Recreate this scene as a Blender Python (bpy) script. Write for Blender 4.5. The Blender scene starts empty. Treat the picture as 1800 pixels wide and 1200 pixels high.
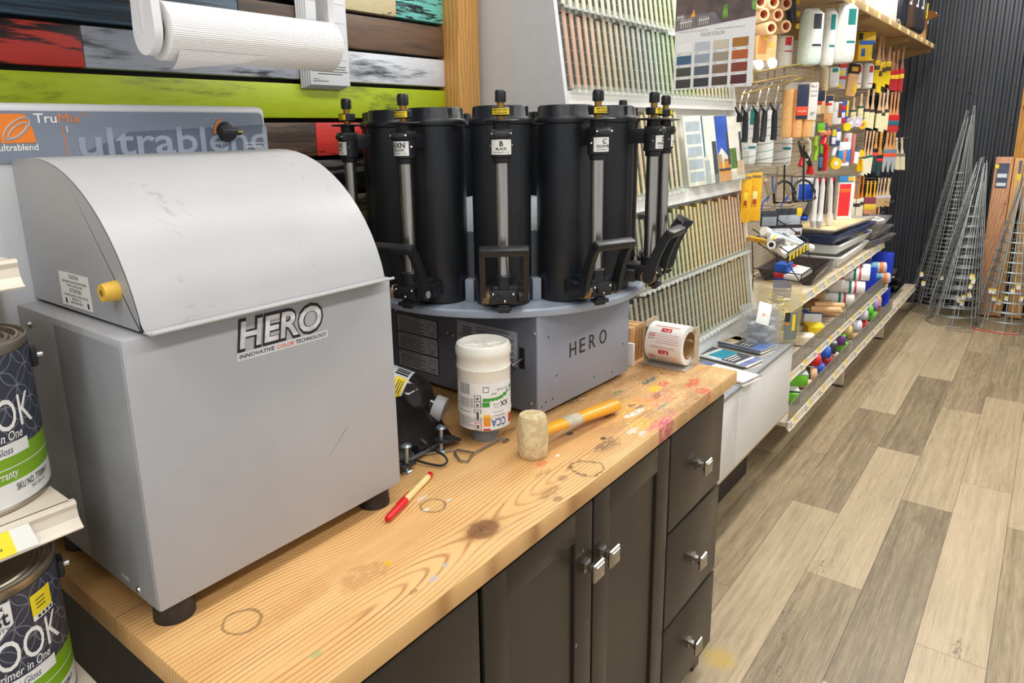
import bpy, bmesh, math, random
from mathutils import Matrix, Vector, Euler
random.seed(7)
C = bpy.context.scene.collection
PI = math.pi
R = math.radians

# ------------------------------------------------------------------ camera model
FPX, PX, PY, CAMH = 1237.45, 863.443, 523.059, 1.52
_yaw, _pit, _rol = R(38.64692), R(13.20275), R(-1.19406)
_f = Vector((math.cos(_yaw)*math.cos(_pit), math.sin(_yaw)*math.cos(_pit), -math.sin(_pit)))
_r0 = Vector((math.sin(_yaw), -math.cos(_yaw), 0))
_u0 = _r0.cross(_f)
_r = math.cos(_rol)*_r0 + math.sin(_rol)*_u0
_u = -math.sin(_rol)*_r0 + math.cos(_rol)*_u0
CAM = Vector((0, 0, CAMH))

def ray(px, py):
    return _f + _r*((px-PX)/FPX) - _u*((py-PY)/FPX)

def at(px, py, X=None, Y=None, Z=None):
    """the point of the plane X=, Y= or Z= that a measured picture point belongs to"""
    d = ray(px, py)
    if X is not None: t = X/d.x
    elif Y is not None: t = Y/d.y
    else: t = (Z-CAMH)/d.z
    return CAM + d*t

def depth(p):
    return (Vector(p)-CAM).dot(_f)

def make_camera():
    cd = bpy.data.cameras.new('camera')
    cd.sensor_fit = 'HORIZONTAL'; cd.sensor_width = 36.0
    cd.lens = FPX*36.0/1800.0
    cd.shift_x = (900-PX)/1800.0
    cd.shift_y = (PY-600)/1800.0
    cd.clip_start = 0.02; cd.clip_end = 60
    o = bpy.data.objects.new('camera', cd); C.objects.link(o)
    m = Matrix(((_r.x, _u.x, -_f.x, 0), (_r.y, _u.y, -_f.y, 0), (_r.z, _u.z, -_f.z, CAMH), (0, 0, 0, 1)))
    o.matrix_world = m
    bpy.context.scene.camera = o
make_camera()

# ------------------------------------------------------------------ materials
def lin(c):
    out = []
    for v in c[:3]:
        v = v/255.0
        out.append(v/12.92 if v <= 0.04045 else ((v+0.055)/1.055)**2.4)
    return (out[0], out[1], out[2], 1.0)

class NT:
    """tiny wrapper round a node tree"""
    def __init__(s, name):
        s.m = bpy.data.materials.new(name); s.m.use_nodes = True
        s.t = s.m.node_tree; s.n = s.t.nodes; s.l = s.t.links
        s.b = s.n['Principled BSDF']; s._tc = None
    def new(s, k): return s.n.new(k)
    def set(s, sock, v):
        if hasattr(v, 'is_output'): s.l.new(v, sock)
        elif isinstance(v, (tuple, list)) and len(v) == 4 and sock.type == 'VECTOR': sock.default_value = v[:3]
        else: sock.default_value = v
    def obj(s):
        if s._tc is None: s._tc = s.new('ShaderNodeTexCoord')
        return s._tc.outputs['Object']
    def sep(s, v):
        n = s.new('ShaderNodeSeparateXYZ'); s.l.new(v, n.inputs[0]); return n.outputs
    def comb(s, x, y, z):
        n = s.new('ShaderNodeCombineXYZ')
        for i, v in enumerate((x, y, z)): s.set(n.inputs[i], v)
        return n.outputs[0]
    def math(s, op, a, b=0.0, c=None, clamp=False):
        n = s.new('ShaderNodeMath'); n.operation = op; n.use_clamp = clamp
        s.set(n.inputs[0], a); s.set(n.inputs[1], b)
        if c is not None: s.set(n.inputs[2], c)
        return n.outputs[0]
    def scale(s, v, sc):
        n = s.new('ShaderNodeVectorMath'); n.operation = 'MULTIPLY'
        s.l.new(v, n.inputs[0]); n.inputs[1].default_value = sc; return n.outputs[0]
    def vadd(s, v, w):
        n = s.new('ShaderNodeVectorMath'); n.operation = 'ADD'
        s.set(n.inputs[0], v); s.set(n.inputs[1], w); return n.outputs[0]
    def noise(s, v, scale=5.0, detail=3.0, rough=0.55, dist=0.0, col=False):
        n = s.new('ShaderNodeTexNoise'); s.l.new(v, n.inputs['Vector'])
        n.inputs['Scale'].default_value = scale; n.inputs['Detail'].default_value = detail
        n.inputs['Roughness'].default_value = rough; n.inputs['Distortion'].default_value = dist
        return n.outputs['Color' if col else 'Fac']
    def ramp(s, f, stops, interp='LINEAR'):
        n = s.new('ShaderNodeValToRGB'); s.set(n.inputs[0], f)
        e = n.color_ramp.elements; n.color_ramp.interpolation = interp
        while len(e) < len(stops): e.new(0.5)
        for i, (p, c) in enumerate(stops):
            e[i].position = p; e[i].color = c if len(c) == 4 else (*c, 1)
        return n.outputs['Color']
    def smooth(s, f, a, b):
        n = s.new('ShaderNodeMapRange'); n.interpolation_type = 'SMOOTHSTEP'
        s.set(n.inputs['Value'], f); n.inputs['From Min'].default_value = a; n.inputs['From Max'].default_value = b
        return n.outputs['Result']
    def remap(s, f, a, b, c, d):
        n = s.new('ShaderNodeMapRange'); s.set(n.inputs['Value'], f)
        for k, v in zip(('From Min', 'From Max', 'To Min', 'To Max'), (a, b, c, d)): n.inputs[k].default_value = v
        return n.outputs['Result']
    def mix(s, f, a, b, mode='MIX'):
        n = s.new('ShaderNodeMix'); n.data_type = 'RGBA'; n.blend_type = mode
        s.set(n.inputs[0], f); s.set(n.inputs[6], a); s.set(n.inputs[7], b)
        return n.outputs[2]
    def bump(s, h, strength=0.2, dist=0.002):
        n = s.new('ShaderNodeBump'); s.set(n.inputs['Height'], h)
        n.inputs['Strength'].default_value = strength; n.inputs['Distance'].default_value = dist
        s.l.new(n.outputs['Normal'], s.b.inputs['Normal'])
    def out(s, col=None, rough=None, metal=None, **kw):
        if col is not None: s.set(s.b.inputs['Base Color'], col)
        if rough is not None: s.set(s.b.inputs['Roughness'], rough)
        if metal is not None: s.set(s.b.inputs['Metallic'], metal)
        for k, v in kw.items(): s.set(s.b.inputs[k], v)
        return s.m

_mc = {}
def M(rgb, rough=0.5, metal=0.0, var=0.05, sc=25.0, bump=0.0, stretch=None, coat=0.0):
    """a painted / plastic / metal surface with a little procedural variation"""
    key = (tuple(rgb), rough, metal, var, sc, bump, stretch, coat)
    if key in _mc: return _mc[key]
    t = NT('surface_%d' % len(_mc))
    v = t.obj()
    if stretch: v = t.scale(v, stretch)
    n = t.noise(v, sc, 3)
    c = lin(rgb)
    lo = tuple(max(0, x*(1-var)) for x in c[:3])+(1,); hi = tuple(min(1, x*(1+var)) for x in c[:3])+(1,)
    t.out(t.mix(t.smooth(n, .3, .7), lo, hi), t.remap(n, .3, .7, max(0, rough-.04), min(1, rough+.04)), metal)
    if coat: t.b.inputs['Coat Weight'].default_value = coat
    if bump: t.bump(n, bump)
    _mc[key] = t.m
    return t.m

def glass(rgb=(240, 240, 236), alpha=0.28, rough=0.12):
    key = ('g', tuple(rgb), alpha, rough)
    if key in _mc: return _mc[key]
    t = NT('clear_plastic_%d' % len(_mc))
    n = t.noise(t.obj(), 30, 2)
    t.out(lin(rgb), t.remap(n, .3, .7, rough*.7, rough*1.3), 0.0, Alpha=alpha)
    _mc[key] = t.m
    return t.m

# ------------------------------------------------------------------ mesh builder
_tcache = {}
def text_mesh(s, bold=0.0, shear=0.0, ext=0.0):
    key = (s, bold, shear, ext)
    if key in _tcache: return _tcache[key]
    cu = bpy.data.curves.new('t', 'FONT'); cu.body = s; cu.size = 1.0
    cu.offset = bold; cu.shear = shear; cu.extrude = ext; cu.resolution_u = 3
    o = bpy.data.objects.new('t', cu); C.objects.link(o)
    dg = bpy.context.evaluated_depsgraph_get()
    me = bpy.data.meshes.new_from_object(o.evaluated_get(dg))
    vs = [v.co.copy() for v in me.vertices]; fs = [tuple(p.vertices) for p in me.polygons]
    bpy.data.objects.remove(o); bpy.data.curves.remove(cu); bpy.data.meshes.remove(me)
    if vs:
        x0 = min(v.x for v in vs); x1 = max(v.x for v in vs); y0 = min(v.y for v in vs); y1 = max(v.y for v in vs)
    else: x0 = x1 = y0 = y1 = 0
    _tcache[key] = (vs, fs, (x0, x1, y0, y1))
    return _tcache[key]

_texts = []
class MB:
    def __init__(s, mat=None):
        s.v = []; s.f = []; s.fm = []; s.sm = []; s.mats = []; s.T = Matrix.Identity(4); s.cur = 0
        if mat is not None: s.use(mat)
    def use(s, mat):
        if mat not in s.mats: s.mats.append(mat)
        s.cur = s.mats.index(mat); return s
    def at(s, T): s.T = T; return s
    def add(s, vs, fs, smooth=False):
        b = len(s.v); T = s.T
        s.v += [T @ Vector(p) for p in vs]
        flip = T.to_3x3().determinant() < 0
        for f in fs:
            f = [b+i for i in f]
            if flip: f.reverse()
            s.f.append(f); s.fm.append(s.cur); s.sm.append(smooth)
        return s
    def bm(s, bm_, smooth=False):
        bm_.verts.index_update()
        s.add([v.co.copy() for v in bm_.verts], [[v.index for v in f.verts] for f in bm_.faces], smooth)
        bm_.free(); return s
    def box(s, x0, x1, y0, y1, z0, z1, bev=0.0, seg=2):
        if bev <= 0:
            vs = [(x, y, z) for z in (z0, z1) for y in (y0, y1) for x in (x0, x1)]
            return s.add(vs, [(0, 2, 3, 1), (4, 5, 7, 6), (0, 1, 5, 4), (2, 6, 7, 3), (0, 4, 6, 2), (1, 3, 7, 5)])
        b = bmesh.new(); bmesh.ops.create_cube(b, size=1)
        for v in b.verts:
            v.co = Vector(((x0+x1)/2+v.co.x*(x1-x0), (y0+y1)/2+v.co.y*(y1-y0), (z0+z1)/2+v.co.z*(z1-z0)))
        bmesh.ops.bevel(b, geom=list(b.edges), offset=min(bev, .49*min(abs(x1-x0), abs(y1-y0), abs(z1-z0))), segments=seg, profile=.5, affect='EDGES')
        return s.bm(b, True)
    def quad(s, a, b, c, d): return s.add([a, b, c, d], [(0, 1, 2, 3)])
    def lathe(s, prof, n=24, c=(0, 0, 0), cap=True):
        vs = []; fs = []
        for r, z in prof:
            for i in range(n):
                a = 2*PI*i/n; vs.append((c[0]+r*math.cos(a), c[1]+r*math.sin(a), c[2]+z))
        for j in range(len(prof)-1):
            for i in range(n):
                k = (i+1) % n
                fs.append((j*n+i, j*n+k, (j+1)*n+k, (j+1)*n+i))
        if cap:
            if prof[0][0] > 1e-6: fs.append(tuple(range(n-1, -1, -1)))
            if prof[-1][0] > 1e-6: fs.append(tuple((len(prof)-1)*n+i for i in range(n)))
        return s.add(vs, fs, True)
    def cyl(s, a, b, r, n=14, r2=None, cap=True):
        a = Vector(a); b = Vector(b); d = b-a; L = d.length
        q = d.to_track_quat('Z', 'Y').to_matrix().to_4x4(); old = s.T
        s.T = old @ Matrix.Translation(a) @ q
        s.lathe([(r, 0), (r if r2 is None else r2, L)], n, cap=cap); s.T = old
        return s
    def turned(s, a, b, prof, n=14):
        """lathe profile laid along a->b; prof is (radius, fraction of length)"""
        a = Vector(a); b = Vector(b); d = b-a; L = d.length
        q = d.to_track_quat('Z', 'Y').to_matrix().to_4x4(); old = s.T
        s.T = old @ Matrix.Translation(a) @ q
        s.lathe([(r, t*L) for r, t in prof], n); s.T = old
        return s
    def tube(s, pts, r, n=8, closed=False):
        pts = [Vector(p) for p in pts]; m = len(pts); vs = []; fs = []
        up = None; rings = []
        for i, p in enumerate(pts):
            if closed: t = pts[(i+1) % m]-pts[i-1]
            else: t = pts[min(i+1, m-1)]-pts[max(i-1, 0)]
            if t.length < 1e-9: t = Vector((0, 0, 1))
            t.normalize()
            if up is None:
                up = Vector((0, 0, 1)) if abs(t.z) < .9 else Vector((1, 0, 0))
            sd = t.cross(up)
            if sd.length < 1e-6: sd = t.orthogonal()
            sd.normalize(); up = sd.cross(t)
            rr = r[i] if isinstance(r, (list, tuple)) else r
            for k in range(n):
                a = 2*PI*k/n; vs.append(p+sd*(rr*math.cos(a))+up*(rr*math.sin(a)))
        for i in range(m if closed else m-1):
            j = (i+1) % m
            for k in range(n):
                l = (k+1) % n
                fs.append((i*n+k, j*n+k, j*n+l, i*n+l))
        if not closed:
            fs.append(tuple(range(n))); fs.append(tuple((m-1)*n+k for k in range(n-1, -1, -1)))
        return s.add(vs, fs, True)
    def prism(s, poly, h0, h1, smooth=False):
        """poly in local XY, extruded along local Z"""
        n = len(poly)
        vs = [(p[0], p[1], h0) for p in poly]+[(p[0], p[1], h1) for p in poly]
        fs = [tuple(range(n-1, -1, -1)), tuple(range(n, 2*n))]+[(i, (i+1) % n, n+(i+1) % n, n+i) for i in range(n)]
        return s.add(vs, fs, smooth)
    def sphere(s, c, r, n=14, sz=1.0):
        k = n//2
        prof = [(max(1e-7, r*math.sin(PI*j/k)), -r*sz*math.cos(PI*j/k)) for j in range(k+1)]
        return s.lathe(prof, n, c, cap=False)
    def text(s, txt, h, T, align='L', bold=0.0, shear=0.0, ext=0.0, w=None):
        """capital letters h high; T maps local x (reading) / y (up) / z (out); w squeezes to a width"""
        vs, fs, (x0, x1, y0, y1) = text_mesh(txt, bold, shear, ext/h*0.7 if h else 0)
        k = h/0.69; kx = k
        if w: kx = w/max(1e-6, x1-x0)
        off = {'L': x0, 'C': (x0+x1)/2, 'R': x1}[align]
        old = s.T; s.T = old @ T
        s.add([((v.x-off)*kx, v.y*k, v.z*k) for v in vs], fs); s.T = old
        return s
    def text_cyl(s, txt, h, rad, ang, z, bold=0.0, shear=0.0, align='C', w=None, flip=False):
        """lettering wrapped round a vertical cylinder of radius rad, centred on azimuth ang (reads left to right)"""
        vs, fs, (x0, x1, y0, y1) = text_mesh(txt, bold, shear, 0)
        k = h/0.69; kx = k if not w else w/max(1e-6, x1-x0)
        off = {'L': x0, 'C': (x0+x1)/2, 'R': x1}[align]
        sg = -1 if flip else 1
        out = []
        for v in vs:
            a = ang+sg*(v.x-off)*kx/rad
            out.append((rad*math.cos(a), rad*math.sin(a), z+sg*v.y*k))
        return s.add(out, fs)
    def patch_cyl(s, rad, a0, a1, z0, z1, n=8):
        """thin sheet wrapped on a vertical cylinder"""
        vs = []; fs = []
        for i in range(n+1):
            a = a0+(a1-a0)*i/n
            vs += [(rad*math.cos(a), rad*math.sin(a), z0), (rad*math.cos(a), rad*math.sin(a), z1)]
        for i in range(n): fs.append((2*i, 2*i+2, 2*i+3, 2*i+1))
        return s.add(vs, fs, True)
    def build(s, name, parent=None, world=False, origin=None):
        me = bpy.data.meshes.new(name)
        vs = s.v
        if world and parent is not None:
            inv = (Matrix.Translation(parent.location) @ parent.rotation_euler.to_matrix().to_4x4()).inverted()
            vs = [inv @ p for p in vs]
        if origin is not None:
            o3 = Vector(origin); vs = [p-o3 for p in vs]
        me.from_pydata([tuple(p) for p in vs], [], s.f)
        for m in s.mats: me.materials.append(m)
        me.polygons.foreach_set('material_index', s.fm)
        me.polygons.foreach_set('use_smooth', s.sm)
        me.update()
        if any(s.sm): me.set_sharp_from_angle(angle=R(38))
        o = bpy.data.objects.new(name, me); C.objects.link(o)
        if parent is not None: o.parent = parent
        if origin is not None: o.location = origin
        return o

def tag(o, label=None, cat=None, group=None, kind=None):
    if label: o['label'] = label
    if cat: o['category'] = cat
    if group: o['group'] = group
    if kind: o['kind'] = kind
    return o

def thing(name, label, cat, loc=(0, 0, 0), rz=0.0, group=None, rot=None):
    o = bpy.data.objects.new(name, None); C.objects.link(o)
    o.empty_display_size = .03
    o.location = loc; o.rotation_euler = rot if rot is not None else (0, 0, rz)
    return tag(o, label, cat, group)

def copy_tree(o, parent=None):
    c = o.copy(); C.objects.link(c)
    if parent is not None: c.parent = parent
    for ch in list(o.children): copy_tree(ch, c)
    return c

def frame(o, x, y):
    """matrix from origin and two axes (x reading direction, y up)"""
    x = Vector(x).normalized(); y = Vector(y).normalized(); z = x.cross(y)
    return Matrix(((x.x, y.x, z.x, o[0]), (x.y, y.y, z.y, o[1]), (x.z, y.z, z.z, o[2]), (0, 0, 0, 1)))

ORD = ['first', 'second', 'third', 'fourth', 'fifth', 'sixth', 'seventh', 'eighth', 'ninth', 'tenth', 'eleventh', 'twelfth', 'thirteenth',
       'fourteenth', 'fifteenth', 'sixteenth', 'seventeenth', 'eighteenth', 'nineteenth', 'twentieth', 'twenty-first', 'twenty-second',
       'twenty-third', 'twenty-fourth', 'twenty-fifth', 'twenty-sixth', 'twenty-seventh', 'twenty-eighth', 'twenty-ninth', 'thirtieth',
       'thirty-first', 'thirty-second', 'thirty-third', 'thirty-fourth', 'thirty-fifth', 'thirty-sixth', 'thirty-seventh', 'thirty-eighth', 'thirty-ninth', 'fortieth']

# common finishes
BLK = M((30, 32, 36), .40, var=.12)
BLKM = M((29, 32, 37), .38, var=.12, sc=12)
STEEL = M((190, 186, 180), .28, 1.0, var=.08, sc=8, stretch=(30, 30, 1))
CHROME = M((205, 205, 205), .2, 1.0)
WHITE = M((238, 238, 236), .5, var=.03)
PAPER = M((236, 236, 232), .7, var=.02)
INK = M((28, 28, 30), .6)
ORANGE = M((238, 130, 40), .5)
YELLOW = M((246, 214, 30), .5)
RED = M((205, 30, 36), .45)
# ================================================================== setting
def floor_mat():
    t = NT('vinyl_oak_planks')
    v = t.obj(); x, y, z = t.sep(v)
    a = t.new('ShaderNodeAttribute'); a.attribute_name = 'plank'
    pr, pg, pb = t.sep(a.outputs['Vector'])
    xo = t.math('ADD', x, t.math('MULTIPLY', pr, 37.0)); yo = t.math('ADD', y, t.math('MULTIPLY', pg, 11.0))
    big = t.noise(t.comb(t.math('MULTIPLY', xo, 1.1), t.math('MULTIPLY', yo, 9.0), 0.0), 1.3, 4, .6, .6)
    warp = t.math('MULTIPLY', t.noise(t.comb(t.math('MULTIPLY', xo, 1.2), t.math('MULTIPLY', yo, 5.0), 3.0), 2.0, 3), 1.0)
    ph = t.math('ADD', t.math('MULTIPLY', yo, 90.0), t.math('MULTIPLY', warp, 34.0))
    wave = t.math('SINE', ph)
    fine = t.noise(t.comb(t.math('MULTIPLY', xo, 9.0), t.math('MULTIPLY', yo, 300.0), 0.0), 1.0, 5, .75)
    grain = t.noise(t.comb(t.math('MULTIPLY', xo, 1.5), t.math('MULTIPLY', yo, 62.0), 1.0), 1.0, 6, .62, .12)
    f = t.math('ADD', t.math('MULTIPLY', wave, .018), t.math('ADD', t.math('MULTIPLY', grain, .42), t.math('ADD', t.math('MULTIPLY', fine, .56), t.math('ADD', -.075, t.math('MULTIPLY', big, .25)))))
    f = t.math('ADD', f, t.math('MULTIPLY', t.math('SUBTRACT', pb, .5), .50))
    col = t.ramp(f, [(.20, lin((84, 74, 56))), (.40, lin((132, 117, 92))), (.55, lin((166, 148, 118))), (.72, lin((190, 171, 140))), (.90, lin((210, 193, 164)))])
    cr = t.noise(t.comb(t.math('MULTIPLY', xo, 4.0), t.math('MULTIPLY', yo, 26.0), 7.0), 1.0, 4, .6, 1.2)
    crack = t.math('LESS_THAN', t.math('ABSOLUTE', t.math('SUBTRACT', cr, .5)), .006)
    zone = t.smooth(t.noise(t.comb(xo, t.math('MULTIPLY', yo, 4.0), 5.0), 1.1, 2), .58, .66)
    col = t.mix(t.math('MULTIPLY', crack, t.math('MULTIPLY', zone, .85)), col, lin((48, 42, 36)))
    # a small yellow paint scuff by the drawers
    d = t.math('SQRT', t.math('ADD', t.math('POWER', t.math('MULTIPLY', t.math('SUBTRACT', x, 1.79), 1.0), 2.0), t.math('POWER', t.math('SUBTRACT', y, .60), 2.0)))
    spl = t.math('MULTIPLY', t.smooth(t.math('ADD', d, t.math('MULTIPLY', t.noise(v, 60, 3), .08)), .10, .06), .6)
    col = t.mix(spl, col, lin((205, 170, 60)))
    t.out(col, t.remap(grain, .3, .7, .34, .46), 0.0)
    t.bump(t.math('ADD', fine, grain), .08, .001)
    return t.m

def build_floor():
    mb = MB(floor_mat()); W = .179; Lp = 1.243
    seams = {0: 3.38, 1: 4.10, 2: 2.38, 3: 3.125, 4: 3.446, 5: 3.128, 6: 4.2, 7: 2.2}
    tone = {(1, 2.857): .30, (3, 1.882): .22, (2, 1.137): .34, (4, 3.446): .62, (2, 2.38): .68, (3, 3.125): .60, (4, 2.203): .78, (1, 1.614): .66, (0, 2.137): .40, (2, 3.623): .25, (3, 4.368): .35, (5, 3.128): .70, (5, 1.885): .40, (0, 3.38): .45}
    col = []
    for k in range(-5, 20):
        y1 = .695+.179-k*W; y0 = y1-W
        s0 = seams.get(k, 2.2+random.random()*1.2)
        x = s0-Lp*4
        while x < 7.0:
            xa = max(x, -1.6); xb = min(x+Lp, 6.97)
            if xb > xa+.01:
                g = .0006
                mb.quad((xa+g, y0+g, 0), (xb-g, y0+g, 0), (xb-g, y1-g, 0), (xa+g, y1-g, 0))
                tn = tone.get((k, round(x, 3)), None)
                if tn is None:
                    for (kk, xx), tv in tone.items():
                        if kk == k and abs(xx-x) < .05: tn = tv
                if tn is None: tn = random.uniform(.25, .8)
                col.append((random.random(), random.random(), tn))
            x += Lp
    n = len(mb.f)
    mb.use(M((60, 52, 44), .8)); mb.quad((-1.6, -2.7, -.002), (6.97, -2.7, -.002), (6.97, 1.78, -.002), (-1.6, 1.78, -.002))
    o = mb.build('floor')
    at_ = o.data.attributes.new('plank', 'FLOAT_VECTOR', 'FACE')
    for i in range(len(mb.f)): at_.data[i].vector = col[i] if i < n else (0, 0, .5)
    tag(o, kind='structure')
build_floor()

# --- left wall: black backing with horizontal distressed boards
def paint(base, top, thr=.5, soft=.05, sc=(3, 3, 26), seed=0.0, mid=None, streak=.5, rough=.42, gloss=True):
    """two coats of brushed paint, the upper one worn through"""
    t = NT('distressed_paint')
    v = t.vadd(t.obj(), (seed*3.1, seed, seed*1.7))
    n1 = t.noise(t.scale(v, sc), 1.4, 5, .62, .5)
    n2 = t.noise(t.scale(v, (sc[0]*4, sc[1]*4, sc[2]*7)), 1.6, 4, .7, .2)
    f = t.math('ADD', n1, t.math('MULTIPLY', t.math('SUBTRACT', n2, .5), streak))
    m = t.smooth(f, thr-soft, thr+soft)
    b = t.mix(n2, tuple(c*.65 for c in lin(base)[:3])+(1,), tuple(min(1, c*1.3) for c in lin(base)[:3])+(1,))
    c2 = t.mix(n2, tuple(c*.8 for c in lin(top)[:3])+(1,), tuple(min(1, c*1.15) for c in lin(top)[:3])+(1,))
    if mid:
        m2 = t.smooth(t.noise(t.scale(v, (sc[0]*1.3, sc[1], sc[2]*.6)), 1.9, 4, .6, .8), .52, .60)
        c2 = t.mix(m2, c2, lin(mid))
    t.out(t.mix(m, b, c2), t.remap(n2, .3, .7, rough-.1, rough+.12), 0.0)
    t.bump(t.math('ADD', f, t.math('MULTIPLY', m, .4)), .25, .002)
    return t.m

WY = 1.47           # face of the boards
DK = (32, 30, 30)
def build_wall_left():
    mb = MB(M((24, 24, 25), .6))
    mb.box(-1.6, 6.97, WY+.03, WY+.10, 0, 3.0)
    w = mb.build('wall_left'); tag(w, kind='structure')
    # rows measured at the post: (z bottom, z top, [(x0, x1, paint)])
    crk = paint((20, 20, 20), (94, 94, 92), .54, .05, (4, 3, 30), 3)
    zz = lambda py: at(797, py, Y=WY).z
    p_ = lambda k: (zz(208.4+54.4*k)+0, zz(160.2+54.4*k))
    bx = lambda px, py: at(px, py, Y=WY).x
    rows = [
        (zz(208.4), zz(160.2), [(-.6, 1.64, paint((84, 96, 16), (178, 198, 34), .43, .10, (2.0, 3, 6), 1, streak=.30))]),
        (zz(153.8), zz(107.3), [(-.6, bx(145, 75), paint((40, 28, 26), (212, 62, 52), .485, .03, (1.6, 3, 9), 5.3, streak=.25)), (bx(145, 75), bx(560, 120), paint((44, 46, 52), (182, 188, 200), .46, .10, (2.0, 3, 8), 2, streak=.45)), (bx(560, 120), 1.64, paint((60, 62, 70), (230, 234, 242), .36, .10, (1.6, 3, 8), 4, streak=.4))]),
        (zz(102.6), zz(51.2), [(-.6, bx(420, 30), paint((30, 38, 48), (78, 106, 128), .50, .16, (1, 3, 30), 7, streak=.6)), (bx(420, 30), 1.64, paint((70, 62, 56), (120, 94, 74), .47, .14, (1.2, 3, 8), 8, streak=.4))]),
        (zz(45.2), zz(-6), [(-.6, bx(560, 10), paint((18, 18, 22), (44, 46, 58), .6, .1, (1, 3, 12), 9)), (bx(560, 10), bx(697, 15), paint((60, 52, 40), (226, 210, 166), .38, .04, (5, 3, 16), 10, streak=.6)), (bx(697, 15), 1.64, paint((26, 34, 34), (124, 218, 206), .45, .04, (2.4, 3, 14), 11, streak=.7))]),
        (zz(-12), zz(-62), [(-.6, 1.64, paint((40, 40, 44), (110, 110, 112), .5, .1, (3, 3, 20), 12))]),
        (zz(263), zz(214.6), [(-.6, bx(556, 240), paint((60, 50, 44), (104, 84, 68), .45, .12, (1.2, 3, 8), 13)), (bx(556, 240), 1.64, paint((34, 28, 28), (212, 60, 52), .48, .03, (2.2, 3, 9), 14.4, streak=.35))]),
        (zz(317.5), zz(269), [(-.6, 1.64, crk)]),
        (zz(372), zz(323.5), [(-.6, 1.64, paint((60, 58, 46), (142, 136, 106), .46, .05, (5, 3, 30), 16, streak=.7))]),
        (zz(426), zz(378), [(-.6, 1.64, paint((50, 44, 38), (96, 84, 70), .48, .1, (2, 3, 12), 17))]),
        (zz(480), zz(432), [(-.6, 1.64, paint((36, 34, 34), (88, 88, 90), .52, .1, (2, 3, 12), 18))]),
    ]
    for k, c in enumerate(((112, 100, 84), (70, 84, 96), (150, 140, 110), (84, 70, 60), (96, 96, 98))):
        rows.append((zz(534.4+54.4*k), zz(486.2+54.4*k), [(-.6, 1.64, paint((44, 42, 40), c, .48, .08, (2, 3, 12), 20+k))]))
    for z0, z1, segs in rows:
        for x0, x1, m in segs:
            b = MB(m); b.box(x0+.0004, x1-.0004, WY, WY+.03, z0, z1, .003)
            b.build('painted_board', w)
build_wall_left()

def wood_mat(c0, c1, c2, axis='z', freq=70, rough=.5, knots=True):
    t = NT('pine_wood'); v = t.obj(); x, y, z = t.sep(v)
    L = {'x': x, 'y': y, 'z': z}[axis]; A, B = [q for k, q in zip('xyz', (x, y, z)) if k != axis]
    w = t.noise(t.comb(t.math('MULTIPLY', L, 2.5), t.math('MULTIPLY', A, 14), t.math('MULTIPLY', B, 14)), 1.0, 3, .6, .4)
    ph = t.math('ADD', t.math('MULTIPLY', t.math('ADD', A, B), freq*6.28), t.math('MULTIPLY', w, 22))
    s = t.math('MULTIPLY', t.math('ADD', t.math('SINE', ph), 1.0), .5)
    fi = t.noise(t.comb(t.math('MULTIPLY', L, 9), t.math('MULTIPLY', A, 240), t.math('MULTIPLY', B, 240)), 1.0, 3)
    f = t.math('ADD', t.math('MULTIPLY', s, .45), t.math('MULTIPLY', fi, .5))
    c = t.ramp(f, [(.1, lin(c0)), (.45, lin(c1)), (.85, lin(c2))])
    if knots:
        k = t.noise(t.scale(v, (24, 24, 24)), 1.0, 1)
        c = t.mix(t.smooth(k, .74, .78), c, lin(tuple(q*.5 for q in c0)))
    t.out(c, rough, 0.0); t.bump(fi, .1, .001)
    return t.m

PINE = wood_mat((232, 176, 100), (214, 160, 88), (188, 132, 66))
mb = MB(PINE); mb.box(1.641, 1.738, 1.415, 1.50, 0, 3.0, .003)
tag(mb.build('trim_1'), kind='structure')

# --- far wall of black corrugated metal
def build_wall_back():
    t = NT('black_corrugated_metal')
    n = t.noise(t.scale(t.obj(), (1, 3, .6)), 3, 4)
    t.out(t.mix(n, lin((44, 47, 52)), lin((64, 68, 74))), t.remap(n, .3, .7, .30, .42), 0.0)
    mb = MB(t.m); X = 6.93; p = .052; vs = []; y = -2.7; prof = []
    while y < 1.52:
        prof += [(y, 0), (y+p*.34, 0), (y+p*.46, .022), (y+p*.84, .022)]; y += p
    for (yy, d) in prof: vs += [(X+d, yy, 0), (X+d, yy, 3.0)]
    fs = [(2*i, 2*i+1, 2*i+3, 2*i+2) for i in range(len(prof)-1)]
    mb.add(vs, fs)
    mb.box(X+.03, X+.06, -2.7, 1.52, 0, 3.0)
    w = mb.build('wall_back'); tag(w, kind='structure')
    s = MB(M((70, 70, 72), .4, .6))
    for yy in (.62, .02, -.5):
        for zz in (.5, 1.1, 1.75): s.sphere((X-.001, yy+.012, zz), .008, 10)
    for yy, zz in ((.72, 1.86), (.58, 1.5), (.33, 1.5), (.66, .78)): s.sphere((X-.001, yy, zz), .008, 10)
    s.build('wall_screws', w)
build_wall_back()

mb = MB(M((236, 236, 232), .8)); mb.quad((-1.6, -2.7, 3.0), (-1.6, 1.57, 3.0), (6.97, 1.57, 3.0), (6.97, -2.7, 3.0))
tag(mb.build('ceiling'), kind='structure')

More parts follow.
